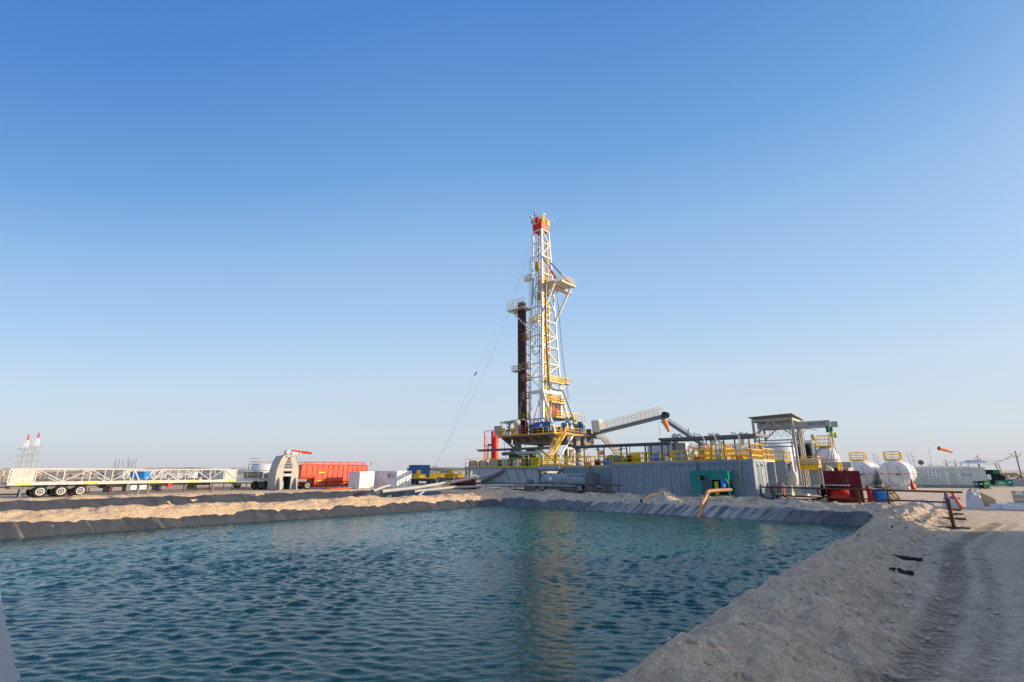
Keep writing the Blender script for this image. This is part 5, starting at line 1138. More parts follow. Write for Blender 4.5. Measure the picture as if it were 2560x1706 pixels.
q = thing('leaning_board', 'bright red panel leaning at the right edge of the maroon container', 'panel', A(2172, 40.5, 0)); MB().prism([(0, 0, 0), (0, -.35, 0), (0, -.15, 1.3), (0, .05, 1.3)], (.06, 0, 0)).build('panel', RED, q)
# horizontal white storage tanks
def htank(label, px, py, D, r, L, full=True):
    c = A(px, D, ZP(py, D)); t = thing('storage_tank', label, 'storage tank', Vector((c.x, c.y, 0)), TH, 'white horizontal storage tanks'); zc = c.z
    b = MB(); b.lathe([(.02, -.42), (r*.35, -.38), (r*.65, -.27), (r*.87, -.13), (r*.97, -.03), (r, .1), (r, L-.1), (r*.97, L+.03), (r*.87, L+.13), (r*.5, L+.3), (.02, L+.4)], (0, 0, zc), 'X', 36); b.build('barrel', TANKW, t)
    b = MB(); b.lathe([(r+.012, .1), (r+.012, L-.1)], (0, 0, zc), 'X', 36) if False else None
    b.box((L/2, -r-.005, zc), (L-.4, .02, .09)); b.box((-.40, 0, zc), (.06, r*1.0, .08)); b.box((-.27, r*.65, zc), (.04, r*.5, .08)); b.box((-.27, -r*.65, zc), (.04, r*.5, .08)); b.build('red_stripe', RED, t)
    b = MB(); b.bx(-.6, L+.3, -r*.75, r*.75, 0.05, .32)
    for x in (.8, L/2, L-.8): b.prism([(x, -r*.8, .3), (x, r*.8, .3), (x, r*.95, zc-r*.2), (x, r*.6, zc-r*.75), (x, -r*.6, zc-r*.75), (x, -r*.95, zc-r*.2)], (.12, 0, 0))
    b.build('saddle', TANKW, t)
    b = MB(); zt = zc+r; b.bx(.6, 3.0, -.9, .9, zt+.02, zt+.1); q_ = b.build('top_platform', YEL, t)
    b = MB(); b.rail([(.6, -.9, zt+.1), (.6, .9, zt+.1), (3.0, .9, zt+.1), (3.0, -.9, zt+.1)], 1.15, .85, .036, 2, close=True); b.build('handrail', YEL, q_)
    b = MB()
    for y in (-r-.15, -r-.6): b.bar((3.3, y, .1), (3.3, y+.35, zt+1.3), .05)
    for i in range(16): b.bar((3.3, -r-.15+.35*i/16, .3+i*(zt+.8)/16), (3.3, -r-.6+.35*i/16, .3+i*(zt+.8)/16), .035)
    for i in range(5): b.path([(3.3+.4*math.sin(a), -r-.25-.5*math.cos(a), 2.2+i*.55) for a in (-1.3, -.6, 0, .6, 1.3)], .03, 4)
    b.build('ladder', GREYL, t)
    b = MB(); b.path([(-.5, r*.35, zc+r*.7), (-.55, r*.35, zc), (-.5, r*.35, .4)], .05, 6); b.path([(-.5, -r*.25, zc+r*.7), (-.55, -.4*r, zc), (-.6, -.55*r, .7)], .07, 6); b.path([(-.55, r*.3, .9), (-.8, 0, .6), (-.8, -.4, .55)], .05, 6); b.build('gauge_pipe', GREYL, t)
    b = MB(); b.box((-.6, -r*.2, zc-.1), (.2, .18, .2)); b.build('valve', DARK, t)
    return t
tkA = htank('right white horizontal tank with red stripe and yellow roof rails', 2236, 1185, 70, 1.8, 10)
tkB = htank('left white horizontal tank partly behind the maroon container', 2147, 1185, 74, 1.85, 10)
qx = q = thing('wheeled_extinguisher', 'red wheeled fire extinguisher with yellow drum before the white tank', 'fire extinguisher', A(2283, 66, 0)); b = MB(); b.lathe([(.3, .1), (.36, .3), (.36, 1.2), (.15, 1.5), (.1, 1.6)], (0, 0, 0), 'Z', 14); b.build('body', RED, q)
b = MB(); b.lathe([(.25, .1), (.28, .2), (.28, 1.1), (.1, 1.25)], (.55, -.2, 0), 'Z', 12); b.build('bottle', YEL, q); b = MB(); b.lathe([(.1, 1.3), (.2, 1.7), (.16, 2.3), (.05, 2.4)], (0, 0, 0), 'Z', 10); b.tube((-.4, 0, 1.2), (0, 0, 1.4), .05); b.build('hose_cover', RED, q); add_wheel(q, (0, -.45, .2), .2, .1, 'y', RED); qx.scale = (.6, .6, .6)
# silo and batch structure
si = thing('cement_silo', 'white domed silo with orange striped band and railed top behind the red container', 'silo', A(2080, 66, 0))
zt = ZP(1118, 66); b = MB(); b.lathe([(.7, zt-3.9), (1.35, zt-3.3), (1.5, zt-2.6), (1.5, zt-1.6), (1.35, zt-.95), (1.0, zt-.35), (.5, zt), (.02, zt+.03)], (0, 0, 0), 'Z', 30); b.build('barrel', TANKW, si)
b = MB(); b.lathe([(1.52, zt-1.75), (1.52, zt-1.65)], (0, 0, 0), 'Z', 30); b.build('red_stripe', RED, si)
b = MB(); b.rail([(-.9, -.9, zt+.05), (-.9, .9, zt+.05), (.9, .9, zt+.05), (.9, -.9, zt+.05)], 1.4, .6, .035, 2, close=True); b.bx(-.95, .95, -.95, .95, zt-.02, zt+.04); b.build('top_basket', PALEY, si)
b = MB(); b.rail([(-1.8, -1.8, zt-3.6), (-1.8, 1.8, zt-3.6), (1.8, 1.8, zt-3.6), (1.8, -1.8, zt-3.6)], 1.1, .8, .036, close=True); b.bx(-1.8, 1.8, -1.8, 1.8, zt-3.75, zt-3.6); b.bx(-1.7, -1.6, -.6, .4, zt-3.6, zt-2.6); b.build('side_walkway', YEL, si)
for x in (-1.6, 1.6):
    for y in (-1.6, 1.6): MB().bar((x, y, 0), (x, y, zt-3.74), .3).build('leg', TANKW, si)
b = MB(); b.bx(-2.6, -2.2, -3, 2.2, 2.8, 3.5); b.bx(-2.5, 1, -2.6, -2.3, .4, 2.9); b.bx(-2.2, 2.0, -2.0, 2.0, 0.1, 2.7); b.build('hopper_housing', GREYW, si)
b = MB(); b.bx(-2.28, -2.2, -1.4, -.2, 1.5, 3.2); b.build('dark_opening', DARK, si)
b = MB(); b.path([(.9, -.9, zt+1.3), (1.3, -1.3, zt-.6), (1.5, -1.6, zt-2.5)], .05); b.build('vent_line', WHITE, si)
sb = thing('batch_tower', 'white open frame housing with dark interior between gantry and silo', 'machine housing', A(2048, 66, 0))
b = MB()
for x in (0, 1.8):
    for y in (0, 2.4): b.bar((x, y, 0), (x, y, 6.1), .22)
b.bx(-.1, 1.9, -.1, 2.5, 6.0, 6.4); b.bar((0, 0, 3.6), (0, 2.4, 3.6), .2); b.bx(1.7, 1.9, .2, 2.2, 2, 6); b.build('frame', TANKW, sb)
b = MB(); b.bx(.5, 1.4, .5, 1.9, 1.0, 5.8); b.build('interior', DARK, sb)
b = MB(); b.lathe([(.2, 0), (.55, .3), (.6, .8), (.3, 1.2)], (.6, 1.8, 6.4), 'Z', 14); b.lathe([(.1, 0), (.25, .3), (.25, .7), (.1, .8)], (.6, -.1, 6.4), 'Z', 10); b.build('vent_cap', CREAM, sb)
b = MB(); b.tube((1.2, 1.4, 6.4), (1.2, 1.4, 8.0), .04); b.tube((1.5, 1.1, 6.4), (1.5, 1.1, 8.0), .04); b.tube((1.2, 1.4, 8.0), (1.5, 1.1, 8.0), .04); b.build('antenna', GREYL, sb)
# big white vessels behind roofs
for i, (px_, py_, D_, r_, L_, lb) in enumerate(((1946, 1127, 76, 3.2, 6, 'large white round topped tank behind the lifting gantry'), (1858, 1134, 78, 2.6, 7, 'white tank under the right half of the dark roof'), (1785, 1135, 80, 2.5, 7, 'white tank under the middle of the dark roof'), (1690, 1136, 80, 2.3, 5, 'white tank seen under the left end of the dark roof'))):
    c = A(px_, D_, 0); t = thing('bulk_tank', lb, 'storage tank', c, TH, 'white bulk tanks behind the mud tanks'); zt = ZP(py_-22, D_)
    b = MB(); r = r_; b.lathe([(r, .3), (r, zt-1.0), (r*.93, zt-.6), (r*.7, zt-.2), (r*.3, zt), (.02, zt+.03)], (0, 0, 0), 'Z', 36); b.build('barrel', mat('tank_pale_blue', (.62, .66, .70), .4, dirt=.15), t)
    b = MB()
    for zz in (zt*.5, zt*.75): b.lathe([(r+.01, zz-.03), (r+.03, zz-.03), (r+.03, zz+.03), (r+.01, zz+.03)], (0, 0, 0), 'Z', 36)
    b.build('weld_ring', GREYL, t)
    if i: b = MB(); b.lathe([(.3, zt-.2), (.35, zt+.7), (.6, zt+.8), (.65, zt+1.5), (.3, zt+1.8)], (-.8, -1.0, 0), 'Z', 14); b.path([(-.8, -1, zt+1.4), (-.8, -1.8, zt+1.6), (-.8, -2.3, zt+1.0)], .2, 8); b.build('dust_filter', CREAM, t)
for i, (px_, py_, D_) in enumerate(((1700, 1132, 70), (1790, 1129, 68), (1740, 1131, 69))):
    q = thing('service_frame', ('orange and cream railed platform seen left under the dark roof', 'orange and cream railed platform seen right under the dark roof', 'orange railed platform between its neighbours under the dark roof')[i], 'platform', A(px_, D_, 0))
    z = ZP(py_, D_)-1.2
    b = MB(); b.bx(-1, 1.2, -2.2, 2.2, z-.2, z); b.build('deck', CREAM, q)
    b = MB(); b.rail([(-1, 2.2, z), (-1, -2.2, z), (1.2, -2.2, z)], 2.0, .55, .05, 2); b.build('handrail', mat('amber', (.75, .38, .08)), q)
    MB().bx(-.2, .9, -1.8, 1.4, 0.05, z-.2).build('base_block', CREAM if i else GREYL, q)
    MB().bx(-.5, .6, -1.2, 1.6, z, z+1.3).build('machine_box', mat('peach', (.62, .42, .28)), q)
q = thing('white_bin', 'bright white upright box under the dark roof', 'cabinet', A(1722, 63, 0)); MB().bx(0, 1.6, -.9, .9, .1, ZP(1124, 63)).build('body', SIGNW, q)
q = thing('dark_riser', 'dark vertical pipe mass beside the white box under the roof', 'pipework', A(1745, 64, 0)); b = MB()
for k in range(4): b.path([(0+.3*k, .2*k, 0), (.3*k, .2*k, 5.0), (.3*k-.1, .2*k+.3, 5.6-.2*k), (.3*k-.1, .2*k+.9, 5.8)], .16, 8)
b.build('pipes', STEEL, q)
# wind socks
def sock(label, px, pytop, pybot, D, pts, r0, r1, m=ORANGE, bend=None):
    t = thing('wind_sock', label, 'wind sock', A(px, D, 0), 0); zt = ZP(pytop, D)
    b = MB(); b.tube((0, 0, max(0, ZP(pybot, D))), (0, 0, zt), .035, 6, .02); b.build('pole', WHITE, t); o0 = A(px, D, 0)
    P_ = [Vector(p)-o0 for p in pts]; b = MB(); n = 14; rings = []
    L = len(P_)
    for i, p in enumerate(P_):
        r = r0+(r1-r0)*i/(L-1); r *= 1+.06*math.sin(i*2.1); d = (P_[min(i+1, L-1)]-P_[max(i-1, 0)]).normalized(); a = d.cross(Vector((0, 1, 0))).normalized(); c = a.cross(d)
        rings += [p+a*math.cos(2*math.pi*k/n)*r+c*math.sin(2*math.pi*k/n)*r for k in range(n)]
    fs = [(i*n+k, (i+1)*n+k, (i+1)*n+(k+1) % n, i*n+(k+1) % n) for i in range(L-1) for k in range(n)]
    b.add(rings, fs, True); o = b.build('sleeve', m, t)
    b = MB(); b.path([Vector(rings[k % n]) for k in range(n+1)], .025, 4); b.build('hoop', GREYL, o); return t
def lerpP(pa, pb, n, D, sag=0): return [P(pa[0]+(pb[0]-pa[0])*i/(n-1), pa[1]+(pb[1]-pa[1])*i/(n-1)-sag*math.sin(math.pi*i/(n-1)), D) for i in range(n)]
sock('drooping orange wind sock on a white pole before the pipe conveyor', 1661, 1052, 1160, 62, lerpP((1659, 1051), (1673, 1080), 8, 62, 2), .42, .17)
sock('orange wind sock streaming right above the white site cabin', 2344, 1117, 1170, 64, lerpP((2347, 1121), (2380, 1131), 8, 64, .5), .25, .13)
sock('short red orange wind sock behind the yellow rails right of the rig', 1512, 1131, 1150, 74, lerpP((1510, 1131), (1495, 1134), 6, 74), .35, .28)
q = thing('yard_lamp', 'curved lamp post behind the tank rails right of the rig stair', 'lamp post', A(1573, 74, 0)); zt = ZP(1122, 74); b = MB(); b.path([(0, 0, 0), (0, 0, zt-.3), (0, .2, zt), (0, .9, zt+.05)], .06, 6); b.build('post', STEEL, q); MB().box((0, 1.1, zt-.1), (.3, .6, .2)).build('lamp_head', STEEL, q)
q = thing('crusher_roof', 'dark sloping roof behind the yellow rails right of the rig', 'shelter', A(1545, 72, 0)); b = MB(); z = ZP(1148, 72); b.prism([(0, -3.2, z-.8), (0, -1.0, z+.4), (0, 1.2, z+.6), (0, 3.0, z-.6)], (2, 0, 0)); b.build('roof', STEEL, q); b = MB(); b.bx(.2, 1.8, -2.6, 2.5, .1, z-.7); b.build('body', GREYL, q)
# site cabin on the right
cbn = thing('site_cabin', 'pale grey site cabin with two doors, safety poster and roof silencer', 'cabin', A(2474, 73, 0))
b = MB(); LC = 9.0; WC = 3.0; HC = 2.95
b.bx(.02, WC-.02, .02, LC-.02, .35, HC-.08); n = 34
for i in range(n): b.bx(-.005, .02, .1+i*LC/n, .1+i*LC/n+.16, .4, HC-.15)
b.build('wall', mat('cabin_grey', (.58, .60, .58), .55, dirt=.25), cbn)
b = MB(); b.add([(-.06, -.06, HC-.1), (WC+.06, -.06, HC-.1), (WC+.06, LC+.06, HC-.1), (-.06, LC+.06, HC-.1), (-.06, -.06, HC), (-.06, LC*.55, HC+.28), (-.06, LC+.06, HC), (WC+.06, -.06, HC), (WC+.06, LC*.55, HC+.28), (WC+.06, LC+.06, HC)],
    [(0, 3, 2, 1), (0, 4, 5, 6, 3), (1, 2, 9, 8, 7), (4, 7, 8, 5), (5, 8, 9, 6), (0, 1, 7, 4), (2, 3, 6, 9)]); b.build('roof', CWHITE, cbn)
b = MB(); b.bx(-.03, WC, -.03, LC+.03, .05, .33); b.build('skid', GREY, cbn)
for y, w_ in ((LC-1.85, 1.35), (LC-5.6, 1.0)):
    b = MB(); b.bx(-.045, -.006, y, y+w_, .42, 2.35); d = b.build('door', mat('door_green_grey', (.52, .56, .50), .5), cbn)
    b = MB(); b.bx(-.055, -.046, y+w_*.35, y+w_*.55, 1.75, 1.85)
    for k in range(3): b.bx(-.055, -.046, y+w_*.75, y+w_*.88, 1.2+.2*k, 1.3+.2*k)
    b.build('notice', INK, d); MB().box((-.08, y+.1, 1.25), (.06, .05, .25)).build('handle', STEEL, d)
    MB().bx(-.055, -.045, y+w_*.8, y+w_, .45, 2.3).build('frame', CWHITE, d)
b = MB(); b.bx(-.03, -.006, LC-3.9, LC-2.5, 1.45, 2.65); po = b.build('safety_poster', SIGNW, cbn)
b = MB()
for i in range(3):
    for j in range(3): b.box((-.035, LC-3.65+.44*i, 1.65+.38*j), (.008, .17, .15)); b.box((-.035, LC-3.65+.44*i, 1.52+.38*j), (.006, .3, .03))
b.box((-.035, LC-3.2, 2.58), (.006, 1.0, .04)); b.build('icon', INKB, po)
b = MB(); b.bx(-.03, -.006, 1.3, 2.9, 1.45, 2.25); wf = b.build('window_frame', CWHITE, cbn); MB().bx(-.04, -.031, 1.4, 2.8, 1.53, 2.17).build('pane', LGLASS, wf)
for y in (4.9, .15): MB().box((-.12, y, 2.85), (.2, .35, .14)).build('wall_lamp', SIGNW, cbn)
b = MB(); zs_ = HC+.75; b.tube((.8, 1.9, zs_), (.8, .4, zs_), .30, 16); b.tube((.8, .4, zs_), (.8, -.1, zs_+.05), .18, 12); b.path([(.8, 1.9, zs_), (.8, 2.3, zs_-.05), (.8, 2.5, zs_-.3), (.8, 2.55, HC)], .13, 10); b.bx(.6, 1.0, -.4, -.1, zs_-.2, zs_+.2); b.build('silencer', CHROME, cbn)
b = MB()
for y in (.6, 1.7): b.bar((.8, y, HC+.05), (.8, y, zs_-.3), .08)
b.build('silencer_bracket', STEEL, cbn)
b = MB(); b.lathe([(.38, 0), (.3, -.1), (.05, -.2)], (.3, LC-1.9, HC+.75), 'X', 18); b.tube((.4, LC-1.9, HC), (.4, LC-1.9, HC+.7), .05); b.build('satellite_dish', STEEL, cbn)
b = MB(); b.bx(.3, 2.0, -.5, -.02, 2.0, 2.6) if False else b.bx(.4, 1.2, -.45, -.02, 1.2, 1.9); b.build('air_conditioner', CWHITE, cbn)
# bins
def wbin(px, py, D, m, label, s=1.0):
    q = thing('wheelie_bin', label, 'bin', A(px, D, 0), TH, 'rubbish bins by the site cabin')
    b = MB(); b.prism([(-.26*s, -.24*s, .08), (.26*s, -.24*s, .08), (.26*s, .24*s, .08), (-.26*s, .24*s, .08)], (0, 0, .01))
    b.add([(-.24*s, -.22*s, .08), (.24*s, -.22*s, .08), (.24*s, .22*s, .08), (-.24*s, .22*s, .08), (-.33*s, -.3*s, 1.0*s), (.33*s, -.3*s, 1.0*s), (.33*s, .3*s, 1.0*s), (-.33*s, .3*s, 1.0*s)], [(0, 3, 2, 1), (4, 5, 6, 7), (0, 1, 5, 4), (1, 2, 6, 5), (2, 3, 7, 6), (3, 0, 4, 7)]); b.build('body', m, q)
    b = MB(); b.prism([(-.38*s, -.34*s, 1.0*s), (-.38*s, -.34*s, 1.05*s), (.1*s, -.34*s, 1.14*s), (.4*s, -.34*s, 1.08*s), (.4*s, -.34*s, 1.0*s)], (0, .68*s, 0)); b.build('lid', m, q)
    MB().box((-.315*s, 0, .72*s), (.02, .3*s, .16*s)).build('label', SIGNW, q)
    add_wheel(q, (.25*s, -.3*s, .1), .1, .05, 'y', BLACK); add_wheel(q, (.25*s, .3*s, .1), .1, .05, 'y', BLACK)
wbin(2444, 0, 70, mat('teal_bin', (.0, .20, .19)), 'teal wheelie bin at the right end of the site cabin front', .95)
wbin(2456, 0, 69.5, BLACK, 'black wheelie bin between teal and green bins', .95)
wbin(2470, 0, 69, mat('bin_leaf_green', (.04, .30, .06)), 'leaf green wheelie bin at the corner of the site cabin', 1.05)
wbin(2528, 0, 78, mat('teal_bin', (.0, .20, .19)), 'far green bin standing before the low wall at right edge', 1.0)
qs = q = thing('green_sign', 'low green sign board with white lines by the far wall', 'sign', A(2503, 76, 0)); MB().bx(-.05, 0, -1.6, 1.0, .6, 1.7).build('board', GREENB, q); b = MB(); b.bx(-.06, -.052, -1.2, .6, 1.0, 1.12); b.bx(-.06, -.052, -.9, .3, .8, .86); b.prism([(-.06, -.6, 1.3), (-.06, -.3, 1.2), (-.06, .2, 1.55), (-.06, .15, 1.45)], (.006, 0, 0)); b.build('mark', SIGNW, q); MB().bar((0, -1.2, 0), (0, -1.2, .62), .06).build('post', STEEL, q); MB().bar((0, .7, 0), (0, .7, .62), .06).build('post', STEEL, q); qs.scale = (.5, .5, .6)
q = thing('low_wall', 'low pale grey barrier wall running to the right edge', 'wall', A(2512, 84, 0)); MB().bx(0, .4, -34, 2, 0, 1.15).build('wall', mat('wall_grey', (.42, .44, .43)), q)
q = thing('generator_set', 'dark generator with green cowl right of the site cabin', 'generator', A(2483, 80, 0)); b = MB(); b.bx(-.3, 1.8, -1.6, 1.6, .3, 1.7); b.prism([(-.2, -1.4, 1.7), (-.2, -.6, 2.6), (-.2, .9, 2.6), (-.2, 1.4, 1.7)], (1.6, 0, 0)); b.build('body', DARK, q); b = MB(); b.bx(-.35, 1.6, -1.2, -.4, 2.0, 2.6); b.build('cowl', GREENB, q); MB().bx(-.5, -.35, .2, 2.2, .2, .9).build('radiator', GREYL, q)
# debris
def tarp(label, px, py, D, w_, h_, l_, m=TARP, seed=1):
    c = A(px, D, 0); q = thing('tarp_bundle', label, 'tarp bundle', c, TH); n = 40; xs = np.linspace(-1, 1, n); X_, Y_ = np.meshgrid(xs, xs)
    e = np.clip(1-np.maximum(np.abs(X_), np.abs(Y_))**4, 0, 1); Z_ = h_*e**.5*(.8+.55*fbm(X_*2+seed, Y_*2, 5, seed)+.45*np.abs(fbm(X_*6+seed, Y_*6, 3, seed+9)))+.02
    bx_ = w_/2*X_*(1+.15*fbm(Y_*2, X_*2+seed, 3, seed+2)); by_ = l_/2*Y_*(1+.15*fbm(Y_*2+5, X_*2, 3, seed+4))
    o = grid_mesh('cover', bx_, by_, np.maximum(Z_, .01), m); o.parent = q; return q
tarp('low white plastic heap on the sand behind the rusty fence', 2310, 0, 35.5, 1.0, .5, 1.1, seed=2)
tarp('white and blue tarp heap just behind the corner fence post', 2378, 0, 35.0, .9, .6, .8, seed=5)
tarp('white wrapped bale beside the leaning cardboard sheet', 2440, 0, 34.3, 1.0, .95, .85, seed=8)
tarp('torn white sheeting trailing along the ground by the pallet box', 2494, 0, 33.2, .6, .3, .8, seed=11)
tarp('white wrapped bag stack left of the red container and blue drum', 2186, 0, 41.5, .9, 1.0, .7, seed=14)
q = tarp('blue sheet folded on top of the corner tarp heap', 2385, 0, 35.2, .5, .16, .9, BLUE, seed=17); q.location.z = .5
q = thing('cardboard_sheet', 'large tan cardboard sheet leaning over white bales at right', 'cardboard', A(2468, 33.6, 0)); n = 14; u_, v_ = np.meshgrid(np.linspace(0, 1, n), np.linspace(0, 1, n))
o = grid_mesh('sheet', .2+.5*v_+.25*np.sin(u_*3), 0.75-1.25*u_, .05+(1.25-.95*np.abs(u_-.15))*v_*(1)+.1*u_, CARD); o.parent = q; sm_ = o.modifiers.new('thick', 'SOLIDIFY'); sm_.thickness = .03
q = thing('pallet_box', 'cardboard pallet box half wrapped in white plastic at right edge', 'crate', A(2572, 32.6, 0)); b = MB(); b.bx(0, 1.3, -1.4, .55, .1, 1.15); b.build('box', mat('faded_card', (.46, .38, .30), .9), q)
b = MB()
for z in (.62, .9): b.bx(-.02, -.001, -1.4, .55, z, z+.04)
b.bx(-.015, -.001, .1, .4, .96, 1.12); b.build('band', SIGNW, q)
tarp('crumpled white wrap around the foot of the pallet box', 2548, 0, 32.2, .7, .45, 1.3, seed=21)
q = thing('red_bollard', 'orange red marker pipe standing beside the rusty fence end', 'bollard', A(2405, 33.2, 0)); b = MB(); b.tube((.05, 0, 0), (0, .3, 1.0), .1, 10); b.build('body', mat('faded_red', (.75, .16, .10)), q)
q = thing('blue_barrel', 'blue plastic barrel beside the pallet right of the maroon container', 'barrel', A(2206, 40.6, 0)); b = MB(); b.lathe([(.5, 0), (.55, .1), (.55, .5), (.52, .52), (.55, .56), (.55, .95), (.4, 1.0)], (0, 0, 0), 'Z', 20); b.build('body', BLUEL, q)
q = thing('wooden_pallet', 'yellow wooden pallet leaning near the blue barrel', 'pallet', A(2232, 40.2, 0)); rm = Matrix.Rotation(R(-28), 3, 'X')
b = MB()
for i in range(6): b.box(rm @ Vector((0, -.55+.22*i, .6)), (.04, .12, 1.25), rm)
for z in (.1, .6, 1.1): b.box(rm @ Vector((.06, 0, z)), (.08, 1.3, .1), rm)
b.build('slats', WOODY, q)
for i, (px, py, lb, s_) in enumerate(((2232, 1326, 'small black plastic scrap on the sand berm', .13), (2245, 1327, 'flat black plastic scrap with a long tail on the berm', .38), (2262, 1405, 'torn black plastic strip on the slope by the tyre track', .42), (2255, 1440, 'folded black plastic flap below the torn strip', .30))):
    c = on(px, py, .03); q = thing('plastic_scrap', lb, 'plastic scrap', c, R((60, 120, 118, 110)[i])); n = 12; u_, v_ = np.meshgrid(np.linspace(-1, 1, n), np.linspace(-1, 1, n))
    wv_ = (.12+.1*np.cos(u_*2+i))*s_; o = grid_mesh('sheet', u_*s_*(.9 if i > 1 else .6), v_*wv_+.15*s_*np.sin(u_*2.2+i), np.maximum(.02, .05+.10*np.abs(fbm(u_*2+i, v_*2, 3, i))+.04*np.sin(v_*5+u_*3)), mat('black_plastic', (.02, .024, .03), .3)); o.parent = q
# ================================================================ LEFT SIDE
def xrow(px, D, z=0): return A(px, D, z)
# truss trailer: local x runs along E1 (to the right and away), y across (away)
ta = A(8, 45.5, 0); tb = A(586, 62.0, 0); dv = (tb-ta); TL_ = dv.length; ang = math.atan2(dv.y, dv.x)
tt = thing('truss_trailer', 'long white truss section carried on a white trailer bed, left', 'trailer', ta, ang)
zb0 = 1.12
b = MB(); b.bx(0, TL_, 0, .25, zb0, zb0+.28); b.bx(0, TL_, 2.3, 2.5, zb0, zb0+.28); b.bx(0, TL_, .25, 2.3, zb0+.05, zb0+.12); b.build('bed', mat('bed_white', (.50, .49, .46), .5, dirt=.3), tt)
b = MB()
TRW = mat('truss_white', (.47, .46, .44), .5, dirt=.3)
z0_, z1_ = 1.42, 2.58
for y in (.1, 2.4):
    b.bar((0, y, z1_), (TL_*.47, y, z1_), .12); b.bar((TL_*.60, y, z1_), (TL_, y, z1_), .12); b.bar((TL_*.47, y, z1_-.05), (TL_*.60, y, z1_-.05), .1)
b.build('top_chord', TRW, tt)
b = MB()
secs = [0, .09, .19, .29, .38, .47]
for y in (.1, 2.4):
    for i, s in enumerate(secs): b.bar((TL_*s, y, z0_-.02), (TL_*s, y, z1_), .09)
    for i in range(1, 5):
        a, c = TL_*secs[i], TL_*secs[i+1]
        if i % 2: b.bar((a, y, z1_), (c, y, z0_), .075)
        else: b.bar((a, y, z0_), (c, y, z1_), .075)
    b.bar((TL_*.47, y, z1_), (TL_*.50, y, z0_), .13); b.bar((TL_*.60, y, z1_), (TL_*.565, y, z0_), .13)
    s2 = [.60, .68, .765, .85, .925, 1.0]
    for s in s2: b.bar((TL_*s, y, z0_-.02), (TL_*s, y, z1_), .09)
    for i in range(4):
        a, c = TL_*s2[i], TL_*s2[i+1]
        if i % 2 == 0: b.bar((a, y, z1_), (c, y, z0_), .07)
        else: b.bar((a, y, z0_), (c, y, z1_), .07)
for s in secs+s2: b.bar((TL_*s, .1, z1_), (TL_*s, 2.4, z1_), .09)
b.build('truss_web', TRW, tt)
for a, c in ((.1, .085*TL_), (TL_*.93, TL_-.1)):
    q = MB(); q.bx(a, c, .06, .09, z0_, z1_-.06); o = q.build('end_panel', TRW, tt)
    MB().bar((a, .03, z0_+.05) if a < 1 else (a, .03, z1_-.1), (c, .03, z1_-.1) if a < 1 else (c, .03, z0_+.05), .06).build('panel_brace', GREYL, o)
for s in (.025, .27, .545, .735, .94):
    q = MB(); q.bx(TL_*s, TL_*s+1.15, -.02, -.004, zb0+.06, zb0+.22); o = q.build('warning_label', SIGNY, tt)
    q = MB()
    for k in range(7): x = TL_*s+.12+k*.14; q.prism([(x, -.024, zb0+.10), (x+.04, -.024, zb0+.10), (x+.08, -.024, zb0+.14), (x+.04, -.024, zb0+.18), (x, -.024, zb0+.18), (x+.04, -.024, zb0+.14)], (0, .003, 0))
    q.build('marking', INK, o)
b = MB(); b.bx(1.2, 6.6, .4, 2.1, .75, 1.14); b.bx(.3, 1.0, .3, 2.2, .8, 1.14); b.build('axle_frame', STEEL, tt)
for x in (2.35, 3.85, 5.3):
    for y in (.2, 2.2): add_wheel(tt, (x, y, .53), .53, .42, 'y')
    q = MB(); q.prism([(x-.62, .0, 1.0), (x-.45, 0, 1.1), (x+.45, 0, 1.1), (x+.62, 0, 1.0), (x+.45, 0, 1.14), (x-.45, 0, 1.14)], (0, .5, 0)); q.build('mudguard', BLACK, tt)
b = MB(); b.lathe([(.1, -.25), (.45, -.22), (.45, .22), (.1, .25)], (7.4, .8, .95), 'Z', 14); b.build('spare_wheel', BLACK, tt)
for x, m_ in ((1.1, STEEL), (10.3, STEEL), (11.2, STEEL), (TL_*.885, STEEL)):
    q = MB(); q.bar((x, .5, .1), (x, .5, 1.14), .16); q.box((x, .5, .06), (.4, .4, .06)); q.build('support_leg', m_, tt)
MB().bx(9.1, 9.4, .2, 1.4, .35, 1.1).build('tool_box', STEEL, tt); MB().bx(9.6, 11.2, .6, 1.6, .5, .95).build('air_tank', CHROME, tt); MB().bx(12.9, 13.3, .2, .6, .65, 1.1).build('red_box', RED, tt)
# second truss behind
pr_ = thing('pipe_rack', 'dark rack of stacked casing pipes behind the truss trailer', 'pipe rack', A(70, 52.5, 0), ang)
b = MB()
for k in range(3):
    for i in range(5): b.tube((0.3*((i+k) % 2), 1+.34*i, .75+.3*k), (17.5+.3*((i*2+k) % 3), 1+.34*i, .75+.3*k), .15, 8)
b.build('casing', mat('dull_pipe', (.12, .10, .09), .7, var=.4, scale=2), pr_)
for x in (2, 7, 12, 16): MB().bx(x, x+.25, .6, 3.0, 0.0, .58).build('stand', STEEL, pr_)
# white silo, flatbed, reel frame, red tank, containers
sw = thing('frac_silo', 'white cylindrical silo with top walkway left of the grey reel frame', 'silo', A(660, 78, 0))
zt = ZP(1154, 78); b = MB(); b.lathe([(2.2, 1.2), (2.2, zt-.9), (1.9, zt-.5), (1.2, zt-.35)], (0, 0, 0), 'Z', 32); b.build('barrel', TANKW, sw)
b = MB(); b.bar((-1.5, 2.0, zt-.1), (5.8, -3.5, zt-.15), .5, .28); b.build('top_beam', CREAM, sw); b = MB(); b.rail([(-2.2, 1, zt-.5), (-1.5, -1.2, zt-.5)], .9, .5, .03); b.path([(-2.0, 1.6, 0), (-2.1, 1.6, zt)], .06); b.build('ladder', GREYL, sw)
MB().bx(2.3, 3.1, -1.6, -.3, 0, zt-.4).build('dark_column', GREY, sw)
fb = thing('flatbed_truck', 'white flatbed with railings and dark wheels left of the reel frame', 'truck', A(640, 68, 0), TH)
